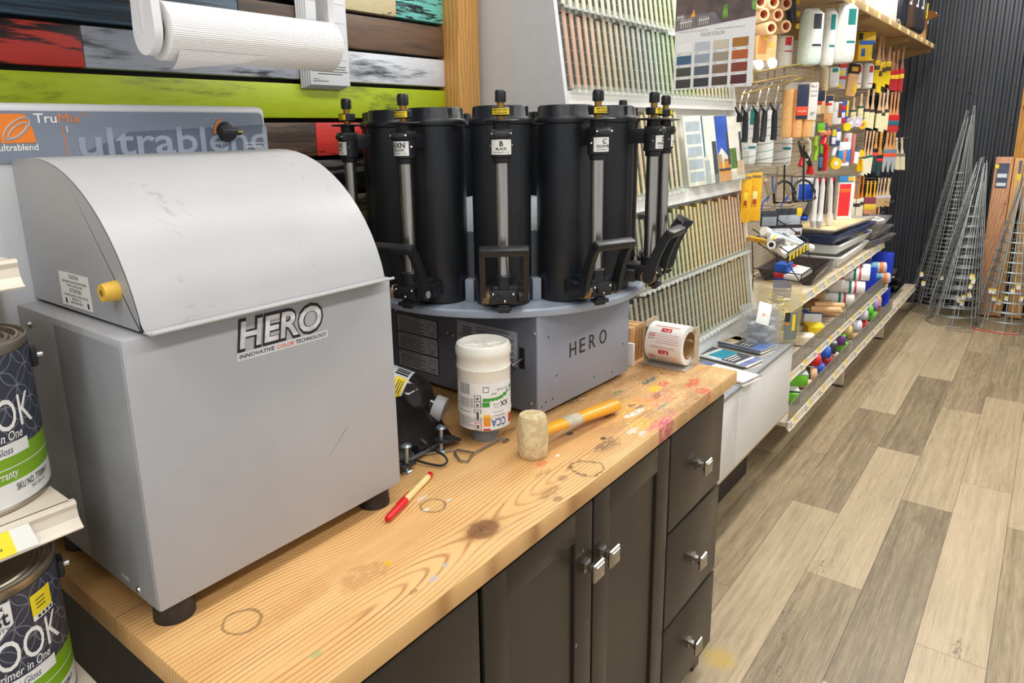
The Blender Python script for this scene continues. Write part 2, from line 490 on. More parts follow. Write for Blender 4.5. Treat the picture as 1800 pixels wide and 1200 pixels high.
# --- ceiling troffers light the shop; the last two are added fill behind the camera
def lights():
    em = NT('lamp_diffuser'); em.b.inputs['Emission Color'].default_value = (1, .97, .92, 1); em.b.inputs['Emission Strength'].default_value = 3.0
    em.out(lin((250, 250, 248)), .6)
    where = [(.2, -.9), (1.9, -.9), (3.6, -.9), (5.3, -.9), (.9, .55), (2.6, .55), (4.3, .45), (5.9, .45), (-.9, -.9), (-1.0, .5)]
    E_ = [9, 11, 13, 12, 8, 21, 25, 17, 14, 11]
    for i, (x, y) in enumerate(where):
        rt = thing('ceiling_light', 'long white fluorescent troffer on the ceiling, %s %s' % (ORD[i % 4], 'along the middle of the aisle' if i < 4 else 'above the counter side' if i < 8 else 'added as fill behind the camera'), 'ceiling light', (x, y, 3.0), 0, 'ceiling troffers')
        b = MB(WHITE); b.box(-.63, .63, -.16, .16, -.05, -.001, .004); b.build('frame', rt)
        b = MB(em.m); b.box(-.60, .60, -.13, .13, -.056, -.05); b.build('diffuser', rt)
        l = bpy.data.lights.new('lamp', 'AREA'); l.shape = 'RECTANGLE'; l.size = 1.2; l.size_y = .26; l.energy = E_[i]; l.color = (1.0, .99, .975)
        o = bpy.data.objects.new('lamp', l); C.objects.link(o); o.parent = rt; o.location = (0, 0, -.07)
lights()
w = bpy.data.worlds.new('world'); bpy.context.scene.world = w; w.use_nodes = True
w.node_tree.nodes['Background'].inputs[0].default_value = (.98, .99, 1.0, 1); w.node_tree.nodes['Background'].inputs[1].default_value = .50
vs_ = bpy.context.scene.view_settings
bpy.context.scene.display_settings.display_device = 'sRGB'
vs_.view_transform = 'Standard'; vs_.look = 'None'; vs_.exposure = 0.20; vs_.gamma = 1.0; vs_.use_curve_mapping = False
# ================================================================== counter and its cabinets
ZC = .91
def counter_mat(ox, oy):
    t = NT('oiled_fir_countertop'); v = t.obj(); x, y, z = t.sep(v)
    kx, ky = .768-ox, .640-oy
    u = t.math('SUBTRACT', x, kx); w = t.math('SUBTRACT', y, ky)
    seam = t.math('GREATER_THAN', y, .896-oy)                     # second plank behind the glue line
    ns = t.noise(t.comb(t.math('MULTIPLY', x, 1.5), t.math('MULTIPLY', y, 8.0), t.math('MULTIPLY', seam, 5.0)), 1.0, 3, .55, .3)
    ns2 = t.noise(t.comb(t.math('MULTIPLY', x, 9.0), t.math('MULTIPLY', y, 30.0), 0.0), 1.0, 2)
    g = t.math('EXPONENT', t.math('MULTIPLY', -1.0, t.math('POWER', t.math('DIVIDE', u, .13), 2.0)))
    fld = t.math('SQRT', t.math('ADD', t.math('POWER', w, 2.0), t.math('ADD', t.math('MULTIPLY', g, .0016), .00003)))
    # cathedral arch left of the knot
    arch = t.math('MULTIPLY', t.smooth(w, .03, .14), t.math('MULTIPLY', t.math('EXPONENT', t.math('MULTIPLY', -1.0, t.math('POWER', t.math('DIVIDE', t.math('ADD', u, .13), .11), 2.0))), .045))
    fld = t.math('ADD', fld, arch)
    ph = t.math('ADD', t.math('MULTIPLY', fld, 820.0), t.math('ADD', t.math('MULTIPLY', ns, 13.0), t.math('MULTIPLY', ns2, 1.6)))
    s = t.math('MULTIPLY', t.math('ADD', t.math('SINE', ph), 1.0), .5)
    ln = t.math('MULTIPLY', t.math('POWER', s, 5.0), t.remap(t.noise(t.comb(t.math('MULTIPLY', x, 5), t.math('MULTIPLY', y, 40), 2.0), 1.0, 2), .3, .7, .25, 1.25))
    fib = t.noise(t.comb(t.math('MULTIPLY', x, 9), t.math('MULTIPLY', y, 330), t.math('MULTIPLY', z, 330)), 1.0, 3, .6)
    big = t.noise(t.scale(v, (2.5, 9, 1)), 1.3, 3)
    dirt = t.noise(t.scale(v, (7, 16, 1)), 1.0, 5, .65)
    base = t.mix(t.smooth(big, .35, .7), lin((234, 192, 132)), lin((218, 172, 112)))
    base = t.mix(t.math('MULTIPLY', fib, .5), base, lin((208, 154, 90)))
    base = t.mix(t.math('MULTIPLY', ln, .72), base, lin((150, 96, 46)))
    worn = t.math('MULTIPLY', t.smooth(x, -.10, .40), t.smooth(dirt, .42, .62))
    base = t.mix(t.math('MULTIPLY', worn, .55), base, lin((150, 112, 72)))
    rear = t.math('MULTIPLY', t.smooth(y, .76-oy, .92-oy), .35)
    base = t.mix(rear, base, lin((160, 112, 62)))
    # the knot
    dk = t.math('SQRT', t.math('ADD', t.math('POWER', t.math('DIVIDE', u, 1.35), 2.0), t.math('POWER', w, 2.0)))
    dk = t.math('ADD', dk, t.math('MULTIPLY', t.math('SUBTRACT', t.noise(v, 55, 3), .5), .010))
    base = t.mix(t.math('MULTIPLY', t.smooth(dk, .028, .018), .85), base, lin((122, 78, 40)))
    rings = t.math('MULTIPLY', t.math('ADD', t.math('SINE', t.math('MULTIPLY', dk, 1500.0)), 1.0), .5)
    base = t.mix(t.math('MULTIPLY', t.math('MULTIPLY', rings, .45), t.smooth(dk, .042, .018)), base, lin((104, 64, 30)))
    ck = t.math('MULTIPLY', t.math('LESS_THAN', t.math('ABSOLUTE', t.math('SUBTRACT', t.noise(v, 70, 3, .6, 1.0), .5)), .02), t.smooth(dk, .016, .010))
    base = t.mix(t.math('MULTIPLY', ck, .9), base, lin((40, 26, 16)))
    # dried paint
    sn = t.noise(v, 38, 4, .65, .4, col=True); sx, sy, sz = t.sep(sn)
    sn2 = t.noise(t.scale(v, (60, 160, 60)), 1.0, 3)
    def stain(base, px, py, rx, ry, c, a=.8, rag=.8, soft=.15, ring=None):
        p = at(px, py, Z=ZC); X, Y = p.x-ox, p.y-oy
        du = t.math('DIVIDE', t.math('SUBTRACT', x, X), rx); dv = t.math('DIVIDE', t.math('SUBTRACT', y, Y), ry)
        d = t.math('SQRT', t.math('ADD', t.math('MULTIPLY', du, du), t.math('MULTIPLY', dv, dv)))
        d = t.math('ADD', d, t.math('MULTIPLY', t.math('SUBTRACT', sx, .5), rag*2))
        if ring: m = t.smooth(t.math('ABSOLUTE', t.math('SUBTRACT', d, 1.0)), ring, ring*.3)
        else: m = t.smooth(d, 1.0, 1.0-soft*3)
        if rag > .5: m = t.math('MULTIPLY', m, t.smooth(sn2, .30, .55))
        return t.mix(t.math('MULTIPLY', m, a), base, lin(c))
    S = [(1112, 718, .11, .050, (232, 170, 30), .60, 1.0), (1128, 748, .06, .028, (238, 190, 40), .5, .9), (1150, 702, .09, .045, (214, 96, 90), .40, 1.0),
         (1174, 747, .045, .022, (190, 40, 100), .80, .6), (1160, 742, .09, .016, (200, 60, 110), .55, .9), (1150, 683, .030, .018, (244, 196, 20), .8, .5),
         (1167, 674, .030, .014, (214, 50, 40), .75, .8), (1217, 674, .055, .014, (206, 50, 34), .75, .9), (1237, 687, .026, .02, (206, 44, 40), .7, .9),
         (1141, 669, .045, .010, (30, 96, 110), .8, .9), (1085, 690, .03, .012, (40, 110, 80), .6, 1.0), (1165, 713, .03, .006, (60, 140, 150), .7, .6),
         (1120, 724, .045, .012, (240, 240, 236), .85, .8), (1105, 730, .02, .008, (240, 236, 236), .7, .8), (1112, 757, .028, .012, (206, 214, 214), .7, .8), (1128, 762, .022, .01, (206, 214, 214), .7, .8),
         (1125, 715, .022, .010, (70, 84, 90), .7, .7), (1110, 712, .014, .01, (60, 70, 80), .7, .6), (1155, 695, .03, .012, (90, 84, 60), .5, .9), (1075, 729, .03, .012, (52, 48, 44), .7, .7), (1002, 762, .012, .008, (30, 28, 28), .8, .3), (1070, 780, .05, .02, (90, 66, 44), .5, 1.0),
         (1057, 785, .05, .01, (80, 60, 40), .5, .9), (1190, 640, .03, .02, (226, 170, 40), .5, .8), (1163, 656, .006, .004, (30, 30, 34), .9, .2), (1060, 770, .01, .006, (40, 40, 46), .9, .3),
         (782, 993, .008, .006, (176, 172, 170), .75, .35), (762, 1017, .011, .008, (182, 176, 174), .7, .4), (682, 990, .008, .007, (232, 186, 20), .85, .4), (727, 1040, .010, .006, (150, 84, 60), .6, .6),
         (1225, 700, .012, .005, (120, 90, 60), .6, .5), (966, 866, .035, .018, (128, 90, 52), .55, .8), (980, 876, .014, .01, (112, 78, 48), .6, .5), (955, 832, .03, .012, (128, 90, 52), .5, .8), (988, 840, .016, .01, (110, 76, 46), .6, .6),
         (640, 1010, .05, .03, (176, 122, 66), .5, .7), (952, 815, .02, .01, (206, 70, 50), .6, .8), (1010, 700, .05, .02, (70, 56, 44), .5, 1.0), (890, 760, .04, .01, (70, 50, 40), .5, .9), (740, 876, .02, .006, (220, 220, 216), .5, .8),
         (920, 780, .01, .005, (240, 238, 236), .9, .4), (935, 776, .007, .004, (240, 238, 236), .9, .4), (980, 800, .008, .004, (236, 236, 240), .8, .5), (749, 896, .008, .004, (236, 236, 236), .8, .5), (790, 878, .009, .004, (226, 226, 226), .7, .6),
         (400, 1030, .10, .02, (190, 134, 74), .4, .8), (520, 1060, .08, .02, (190, 134, 74), .35, .9), (556, 1149, .01, .006, (120, 170, 110), .5, .5)]
    for px, py, rx, ry, c, a, rag in S: base = stain(base, px, py, rx, ry, c, a, rag)
    for px, py, r, a in [(761, 888, .021, .6), (425, 1092, .024, .55), (1030, 822, .030, .75)]:
        base = stain(base, px, py, r, r, (74, 54, 36), a, .30 if px < 1000 else .62, ring=.14)
    fc = t.noise(v, 120, 2, col=True); f1, f2, f3 = t.sep(fc); zone = t.math('MULTIPLY', t.smooth(x, .06, .42), t.smooth(y, -.06, -.16))
    for ch, c, sd in ((f1, (238, 236, 230), .655), (f2, (60, 96, 110), .67), (f3, (196, 70, 60), .675)):
        base = t.mix(t.math('MULTIPLY', t.math('MULTIPLY', t.smooth(ch, sd, sd+.03), zone), .75), base, lin(c))
    spk = t.math('MULTIPLY', t.smooth(t.noise(v, 260, 1), .74, .80), .7)
    base = t.mix(spk, base, lin((84, 56, 34)))
    seamline = t.math('MULTIPLY', t.math('LESS_THAN', t.math('ABSOLUTE', t.math('SUBTRACT', y, .896-oy)), .0009), .55)
    base = t.mix(seamline, base, lin((86, 54, 28)))
    t.out(base, t.remap(fib, .3, .7, .36, .5), 0.0)
    t.bump(t.math('SUBTRACT', fib, t.math('MULTIPLY', ln, .5)), .12, .001)
    return t.m

def build_counter():
    ox, oy = 1.0265, .99
    mb = MB(counter_mat(ox, oy)); mb.box(.315, 1.738, .582, 1.41, ZC-.035, ZC, .0025)
    o = mb.build('wooden_countertop', origin=(ox, oy, ZC-.035))
    tag(o, 'long oiled wooden countertop with a dark knot and dried paint stains', 'countertop')
build_counter()

def espresso():
    t = NT('espresso_lacquer'); v = t.obj()
    n = t.noise(t.scale(v, (60, 60, 2.5)), 1.0, 4, .65); b = t.noise(v, 3, 2)
    s = t.noise(t.scale(v, (120, 120, 30)), 1.0, 1)
    col = t.mix(n, lin((36, 31, 25)), lin((50, 44, 36)))
    col = t.mix(t.math('MULTIPLY', t.smooth(s, .80, .84), .8), col, lin((190, 184, 176)))
    t.out(col, t.remap(b, .3, .7, .30, .40), 0.0)
    t.bump(n, .12, .001); return t.m
ESP = espresso()
ESPD = M((26, 23, 20), .45, var=.1)
NICK = M((186, 182, 176), .25, 1.0, var=.06)

def knob(parent, x, y, z):
    """square pyramid knob on a flared post; y is the drawer face"""
    b = MB(NICK)
    def ring(h, yy):
        h *= 1.14; yy = y+(yy-y)*1.1; return [(x-h, yy, z-h), (x+h, yy, z-h), (x+h, yy, z+h), (x-h, yy, z+h)]
    lv = [(.0095, y), (.0095, y-.004), (.0055, y-.006), (.0050, y-.014), (.009, y-.020), (.0145, y-.022), (.0160, y-.025), (.0150, y-.0285), (.0125, y-.0295), (.0115, y-.031), (.004, y-.0335)]
    vs = []
    for h, yy in lv: vs += ring(h, yy)
    fs = []
    for j in range(len(lv)-1):
        for i in range(4):
            k = (i+1) % 4; fs.append((4*j+i, 4*j+k, 4*j+4+k, 4*j+4+i))
    fs.append(tuple(4*(len(lv)-1)+i for i in range(4)))
    b.add(vs, fs); return b.build('knob', parent)

def slab(b, x0, x1, z0, z1, y0, y1):
    b.box(x0, x1, y0, y1, z0, z1, .004)

def build_cabinets():
    YF, YB = .610, .632
    # main unit: two shaker doors and three drawers
    rt = thing('base_cabinet', 'dark espresso base cabinet with two shaker doors and three drawers under the countertop', 'cabinet', (1.231, .9, 0))
    L = Matrix.Translation((-1.231, -.9, 0))
    b = MB(ESPD).at(L); b.box(.722, 1.735, YB, 1.36, .085, .874); b.build('carcass', rt)
    for x in (.735, 1.69):
        for y in (.64, 1.28): b = MB(ESP).at(L); b.box(x, x+.045, y, y+.05, 0, .085, .003); b.build('foot', rt)
    def shaker(x0, x1, z0, z1, kx, kz):
        d = MB(ESP).at(L); f = .062
        d.box(x0, x1, YF+.007, YB, z0, z1)
        d.box(x0, x0+f, YF, YF+.012, z0, z1, .0028); d.box(x1-f, x1, YF, YF+.012, z0, z1, .0028)
        d.box(x0+f-.002, x1-f+.002, YF, YF+.012, z1-f, z1, .0028); d.box(x0+f-.002, x1-f+.002, YF, YF+.012, z0, z0+f, .0028)
        o = d.build('door', rt); knob(o, kx-1.231, YF-.9, kz)
    shaker(.727, 1.058, .095, .842, 1.033, .715)
    shaker(1.064, 1.402, .095, .842, 1.094, .713)
    for z0, z1 in ((.592, .842), (.328, .584), (.089, .320)):
        d = MB(ESP).at(L); d.box(1.410, 1.735, YF, YB, z0, z1, .0045)
        o = d.build('drawer', rt); knob(o, 1.568-1.231, YF-.9, (z0+z1)/2-.008)
    rt = thing('base_cabinet', 'dark espresso base cabinet with a plain slab front, left of the shaker doors', 'cabinet', (.522, .9, 0))
    L = Matrix.Translation((-.522, -.9, 0))
    b = MB(ESPD).at(L); b.box(.335, .716, YB, 1.36, .085, .874); b.build('carcass', rt)
    b = MB(ESP).at(L); b.box(.335, .718, YF, YB, .095, .842, .0045); b.build('door', rt)
    for x in (.34, .66):
        for y in (.65, 1.28): b = MB(ESP).at(L); b.box(x, x+.045, y, y+.05, 0, .085, .003); b.build('foot', rt)
build_cabinets()

# ================================================================== paint mixer
def metal_paint(c, r=.38, var=.05, scuff=0.0, scol=(70, 70, 72)):
    t = NT('powder_coat'); v = t.obj()
    n = t.noise(v, 4, 4, .6); f = t.noise(v, 420, 2)
    col = t.mix(t.smooth(n, .3, .7), tuple(q*(1-var) for q in lin(c)[:3])+(1,), tuple(min(1, q*(1+var)) for q in lin(c)[:3])+(1,))
    if scuff:
        s = t.noise(t.scale(v, (7, 7, 11)), 1.6, 6, .72, .6)
        col = t.mix(t.math('MULTIPLY', t.smooth(s, .60, .70), scuff), col, lin(scol))
        sp = t.noise(v, 120, 1)
        col = t.mix(t.math('MULTIPLY', t.smooth(sp, .79, .82), scuff), col, lin((96, 80, 64)))
    t.out(col, t.remap(n, .3, .7, r-.05, r+.06), 0.0); t.bump(f, .05, .0005)
    return t.m

def logo_leaf(b, T, s):
    """orange square with a looping white leaf line"""
    b.use(ORANGE); old = b.T; b.T = old @ T
    b.prism([(-s, -s*.9), (s*1.05, -s*.9), (s*.9, s*.2), (s*.55, s*.95), (-s, s*.95)], 0, .0004)
    b.use(M((170, 172, 178), .5))
    for k, (a, bb, off) in enumerate(((1.0, .42, 0), (.72, .26, .12))):
        pts = []
        for i in range(24):
            q = 2*PI*i/24; x = a*s*math.cos(q); y = bb*s*math.sin(q)
            pts.append(((x*.78-y*.62)+off*s*.3, (x*.62+y*.78)-off*s, .0005))
        b.tube(pts, s*.055, 4, True)
    b.T = old

def build_mixer():
    rt = thing('paint_mixer', 'large grey paint mixer with a rounded lid on the left of the wooden countertop', 'paint mixer', (.547, 1.0, ZC))
    BODY = metal_paint((176, 177, 181), .36, .04, .10, (120, 120, 124)); LID = metal_paint((180, 181, 182), .38, .04, .45, (142, 138, 132))
    b = MB(BODY); b.box(.337, .757, .81, 1.135, .942, 1.298, .004); ob = b.build('cabinet_body', rt, True)
    b = MB(M((150, 152, 156), .4, var=.03)); b.box(.3352, .338, .812, .998, .947, 1.29, .001); b.build('side_cover', ob, False) if False else b.build('side_cover', rt, True)
    b = MB(metal_paint((206, 208, 212), .4)); b.box(.322, .772, 1.125, 1.215, .942, 1.573, .012, 4); hs = b.build('rear_housing', rt, True)
    # tilted front strip with the printed control panel
    LB = metal_paint((128, 138, 154), .45, .05, .18, (170, 172, 178)); P = MB(LB)
    T = frame((.330, 1.1235, 1.492), (1, 0, 0), (0, 0, 1))
    P.at(T)
    w, h = .432, .070
    pts = [(0, 0), (w+.004, 0), (w, h-.008), (w-.003, h-.002), (w-.009, h), (0, h)]
    P.prism(pts, 0, .0008)
    DK2 = M((94, 104, 120), .5, var=.08); LG = M((150, 160, 176), .5, var=.06)
    P.use(DK2); P.prism([(.126, .012), (.195, .040), (w-.0, .050), (w+.002, .004), (.126, .004)], .0008, .0011)
    P.use(LG); P.text('ultrablend', .041, Matrix.Translation((.120, .006, .0013)), bold=.012, w=.318)
    logo_leaf(P, Matrix.Translation((.043, .046, .001)), .021)
    P.use(WHITE); P.text('TruMix', .0115, Matrix.Translation((.066, .055, .0014)), bold=.01, w=.0305) if False else P.text('Tru', .0125, Matrix.Translation((.066, .054, .0014)), bold=.012, w=.029)
    P.use(ORANGE); P.text('Mix', .0125, Matrix.Translation((.097, .054, .0015)), w=.030); P.text('TM', .004, Matrix.Translation((.1285, .063, .0014)))
    P.quad((.1000, .050, .0014), (.1012, .050, .0014), (.1045, .008, .0014), (.1030, .008, .0014))
    P.use(WHITE); P.text('1', .0095, Matrix.Translation((.106, .040, .0014))); P.text('ultrablend', .0085, Matrix.Translation((.018, .017, .0014)), bold=.014, w=.048)
    P.text('Technical Service', .0036, Matrix.Translation((.392, .017, .0016))); P.text('(800) 669-3966', .0036, Matrix.Translation((.394, .011, .0016)))
    for i, (x, y) in enumerate(((.347, .060), (.338, .046), (.352, .016), (.372, .026))):
        P.use(ORANGE); P.lathe([(.0011, .0009), (.0011, .0014)], 8, (x, y, 0)); P.use(WHITE); P.text('1234'[i], .004, Matrix.Translation((x-.006, y-.002, .0014)))
    P.build('control_panel', rt, True)
    k = MB(BLK).at(frame((.330+.358, 1.1225, 1.492+.038), (1, 0, 0), (0, 0, 1)))
    k.lathe([(.017, 0), (.016, .008), (.013, .010)], 24)
    k.box(-.019, .019, -.006, .006, .008, .021, .004); k.use(M((200, 180, 60), .5)); k.box(.010, .019, -.0012, .0012, .0205, .0215)
    k.use(ORANGE)
    for s in range(5):
        a0 = R(112+s*15); a1 = a0+R(15)
        k.quad((.0195*math.cos(a0), .0195*math.sin(a0), .001), (.0235*math.cos(a0), .0235*math.sin(a0), .001), (.0235*math.cos(a1), .0235*math.sin(a1), .001), (.0195*math.cos(a1), .0195*math.sin(a1), .001))
    k.build('selector_knob', rt, True)
    # lid: quarter drum with end walls
    prof = [(.803, 1.304)]
    cy, cz, rr = 1.052, 1.248, .252
    for i in range(15):
        a = R(168-i*5.6); prof.append((cy+rr*math.cos(a), cz+rr*math.sin(a)))
    prof += [(1.07, 1.4995), (1.125, 1.497)]
    prof = [(max(.804, y), z) for y, z in prof]
    x0, x1, th = .362, .742, .0025
    L = MB(LID); n = len(prof); vs = [(x0, y, z) for y, z in prof]+[(x1, y, z) for y, z in prof]
    L.add(vs, [(i, n+i, n+i+1, i+1) for i in range(n-1)], True)
    vs = [(x0, y, z) for y, z in prof]+[(x0, 1.125, 1.304)]; L.add(vs, [tuple(range(n))+(n,)])
    vs = [(x1, y, z) for y, z in prof]+[(x1, 1.125, 1.304)]; L.add(vs, [tuple(reversed(range(n)))+()+(n,)] if False else [(n,)+tuple(reversed(range(n)))])
    lid = L.build('lid', rt, True)
    f = MB(LID); f.box(x0-.001, x1+.001, .786, .806, 1.301, 1.3035, .001); f.tube([(x0, .786, 1.3035), (x1, .786, 1.3035)], .0022, 8); f.build('lid_lip', rt, True)
    e = MB(metal_paint((166, 168, 172), .4, .03, .10, (96, 98, 104)))
    vs = [(x0-.0012, max(y, .809), z-.001) for y, z in prof]+[(x0-.0012, 1.123, 1.304)]; e.add(vs, [tuple(range(n))+(n,)]); e.build('lid_end_plate', lid, False) if False else e.build('lid_end_plate', rt, True)
    # bumper on the lid side
    bp = MB(M((236, 190, 74), .5)); bp.cyl((.362, .856, 1.347), (.343, .856, 1.347), .0125, 20, .0105); bp.use(M((150, 110, 40), .6)); bp.cyl((.3432, .856, 1.347), (.3425, .856, 1.347), .0042, 12)
    bp.build('rubber_bumper', rt, True)
    lb = MB(PAPER); T = frame((.3603, 1.022, 1.309), (0, -1, 0), (0, 0, 1)); lb.at(T); lb.prism([(0, 0), (.092, 0), (.090, .045), (.001, .045)], 0, .0004)
    lb.use(INK)
    for tx, hh, yy, ww in (('CAUTION', .0055, .0375, .028), ('KEEP HANDS CLEAR OF BEAM HOLDING', .0032, .0315, .074), ('WHILE CLOSING DOOR', .0032, .0265, .046), ('ATTENTION', .0055, .019, .036), ('ENGAGER LES MAIN LOIN DE LA PLATE', .0032, .0135, .074), ('PENDANT LA', .0032, .0088, .028), ('FERMETURE PORTE', .0032, .004, .036)):
        lb.text(tx, hh, Matrix.Translation((.046, yy, .0006)), 'C', w=ww)
    lb.prism([(.012, .003), (.017, .003), (.016, .010), (.012, .010)], .0005, .0007); lb.prism([(.078, .003), (.083, .003), (.082, .010), (.078, .010)], .0005, .0007)
    lb.build('caution_label', rt, True)
    # badge on the front
    BG = MB(INK); a0 = .4795
    T = frame((a0, .8098, 1.2430), (1, 0, -.012), (0, 0, 1))
    BG.at(T)
    BG.text('HERO', .0385, Matrix.Translation((.000, .0065, .0005)), bold=.055, shear=.16, ext=.0004, w=.141)
    BG.use(M((222, 224, 228), .35, .2, var=.2, sc=60)); BG.text('HERO', .0340, Matrix.Translation((.0035, .0087, .0012)), bold=.022, shear=.16, ext=.0004, w=.134)
    BG.use(M((96, 98, 104), .35, .3)); 
    BG.use(M((214, 216, 220), .4)); BG.prism([(-.002, -.0085), (.1465, -.0085), (.1475, .0025), (-.001, .0025)], 0, .0004)
    BG.use(INK); BG.text('INNOVATIVE', .0052, Matrix.Translation((.002, -.0055, .0008)), bold=.01, shear=.12, w=.054)
    BG.use(M((232, 110, 40), .5)); BG.text('COLOR', .0052, Matrix.Translation((.0595, -.0055, .0008)), bold=.01, shear=.12, w=.028)
    BG.use(INK); BG.text('TECHNOLOGY', .0052, Matrix.Translation((.091, -.0055, .0008)), bold=.01, shear=.12, w=.0535)
    BG.build('badge', rt, True)
    RUB = M((44, 40, 36), .5, var=.35, sc=60)
    for x, y in ((.369, .842), (.722, .842), (.369, 1.12), (.722, 1.12)):
        q = MB(RUB); q.lathe([(.0265, 0), (.0258, .012), (.0245, .0318)], 28, (x, y, ZC)); q.build('rubber_foot', rt, True)
    for p, d in (((.337, .858, .957), (-1, 0, 0)), ((.337, 1.085, 1.275), (-1, 0, 0)), ((.337, 1.10, 1.235), (-1, 0, 0))):
        p = Vector(p); d = Vector(d); s = MB(CHROME); s.cyl(p, p+d*.004, .0055, 12, .004); s.build('screw', rt, True)
    q = MB(M((186, 187, 190), .4)); q.box(.3345, .3375, .885, .905, .958, .963, .001); q.build('latch_slot', rt, True)
    q = MB(M((140, 74, 62), .7)); q.quad((.6498, .8094, 1.0826), (.6502, .8094, 1.0822), (.6110, .8094, 1.046), (.6107, .8094, 1.046)); q.build('scratch', rt, True)
build_mixer()

# ================================================================== tint dispenser
DC = (1.402, 1.083); DTH = R(-2.85)
def build_dispenser():
    rt = thing('tint_dispenser', 'grey tint dispenser with a ring of tall black canisters on a round platter', 'tint dispenser', (DC[0], DC[1], ZC), DTH)
    z = lambda q: q-ZC
    GREY = metal_paint((146, 152, 166), .4, .03); GD = metal_paint((106, 112, 124), .42, .03)
    x0, x1, y0, y1 = -.217, .158, -.281, .20
    b = MB(GREY); b.box(x0, x1, y0, y1, z(.922), z(1.142), .003); bx = b.build('base_box', rt)
    b = MB(GD); b.box(x0-.0012, x0+.001, y0+.004, y1-.002, z(.925), z(1.14)); b.build('side_panel', rt)
    for x, y in ((x0+.03, y0+.03), (x1-.03, y0+.03), (x0+.03, y1-.03), (x1-.03, y1-.03)): b = MB(BLK); b.lathe([(.013, 0), (.015, .013)], 16, (x, y, 0)); b.build('foot', rt)
    T = frame((-.101, y0-.0006, z(1.020)), (1, 0, 0), (0, 0, 1))
    q = MB(M((36, 26, 22), .5)).at(T)
    for i, ch in enumerate('HERO'): q.text(ch, .034, Matrix.Translation((i*.0395+(.004 if i == 3 else 0), .004, 0)), bold=-.004 if ch != 'O' else -.004, ext=.0004, w=(.025, .022, .025, .030)[i])
    q.use(GREY); q.prism([(-.001, .0185), (.16, .0185), (.16, .0200), (-.001, .0200)], .0003, .0006) if False else None
    q.build('lettering', rt)
    for x, zz in ((-.19, .945), (-.165, .945), (-.205, .938), (.0, .95), (.13, 1.0), (.08, .94), (-.18, 1.09), (-.15, .995)): h = MB(M((18, 18, 20), .6)); h.cyl((x, y0-.0004, z(zz)), (x, y0+.001, z(zz)), .0022, 8); h.build('screw_hole', rt)
    # instruction labels on the left face
    def lab(name, ya, yb, za, zb, dark, white):
        T = frame((x0-.0016, ya, z(za)), (0, -1, 0), (0, 0, 1)); w = ya-yb; hh = zb-za
        c1 = M((46, 48, 52), .5) if dark else M((170, 174, 182), .5); c2 = M((158, 162, 168), .5) if dark else INK
        q = MB(c1).at(T); q.prism([(.002, 0), (w-.002, 0), (w, .002), (w, hh-.002), (w-.002, hh), (.002, hh), (0, hh-.002), (0, .002)], 0, .0005)
        return q, T, w, hh
    q, T, w, hh = lab('l', .166, .019, .9465, 1.085, True, False)
    q.use(M((176, 180, 186), .5))
    heads = ('STEP #1: CLEANING THE WIPER PAD', 'STEP #2: CLEANING THE NOZZLE', 'STEP #3: HUMIDIFIER MAINTENANCE')
    for i in range(3):
        yb = hh*(1-(i+1)/3); q.use(M((176, 180, 186), .5)); q.prism([(.003, yb+.002), (w-.003, yb+.002), (w-.003, yb+hh/3-.002), (.003, yb+hh/3-.002)], .0005, .0007)
        q.use(INK); q.text(heads[i], .0042, Matrix.Translation((.006, yb+hh/3-.008, .0009)), bold=.012, w=.085)
        for k in range(6):
            ww = .09 if k % 2 == 0 else .075
            q.prism([(.010, yb+.0062+k*.0052), (.010+ww, yb+.0062+k*.0052), (.010+ww, yb+.0080+k*.0052), (.010, yb+.0080+k*.0052)], .0007, .0008)
        for (ax, ay, bx_, by) in ((.112, .014, .138, .036), (.118, .006, .134, .012)):
            q.tube([(ax, yb+ay, .0009), (bx_, yb+ay, .0009), (bx_-.004, yb+by, .0009), (ax+.006, yb+by, .0009)], .0006, 4, True)
    q.build('instruction_label', rt)
    q, T, w, hh = lab('l', -.046, -.226, 1.020, 1.100, False, True)
    q.use(INK); q.text('DAILY ROUTINE CARE OF THE DISPENSER', .0045, Matrix.Translation((.062, hh-.010, .0008)), bold=.012, w=.098)
    q.text('ADJUST TIMER', .0075, Matrix.Translation((.008, hh-.047, .0008)), bold=.01, w=.046); q.text('with the key pad', .005, Matrix.Translation((.014, hh-.056, .0008)))
    for k in range(12):
        yy = hh-.016-k*.0048; q.prism([(.062, yy), (.062+(.108 if k % 3 else .09), yy), (.062+(.108 if k % 3 else .09), yy+.0016), (.062, yy+.0016)], .0005, .0008)
    for k in range(5): q.prism([(.018, hh-.014-k*.0052), (.046, hh-.014-k*.0052), (.046, hh-.012-k*.0052), (.018, hh-.012-k*.0052)], .0005, .0008)
    q.tube([(.008, hh-.036, .001), (.015, hh-.030, .001)], .0012, 5)
    q.build('care_label', rt)
    s = MB(M((12, 12, 13), .7)); s.prism([(-.008, -.020), (-.004, -.024), (.004, -.024), (.008, -.020), (.008, .020), (.004, .024), (-.004, .024), (-.008, .020)], 0, .0006) if False else s.box(x0-.0022, x0, -.246, -.231, z(1.020), z(1.068), .0008); s.build('lever_slot', rt)
    s = MB(CHROME); s.cyl((x0+.01, -.238, z(1.045)), (x0-.045, -.236, z(1.034)), .0042, 10); lv = s.build('lever', rt)
    s = MB(BLK); s.sphere((x0-.052, -.2355, z(1.032)), .0165, 18); s.build('ball_knob', lv)
    for yy, zz in ((-.010, 1.062), (-.272, 1.105), (-.262, .945), (-.03, 1.058), (.17, 1.09)): s = MB(CHROME); s.cyl((x0-.001, yy, z(zz)), (x0-.004, yy, z(zz)), .0042, 12, .003); s.build('panel_screw', rt)
    # platter
    PL = metal_paint((168, 178, 194), .34, .03)
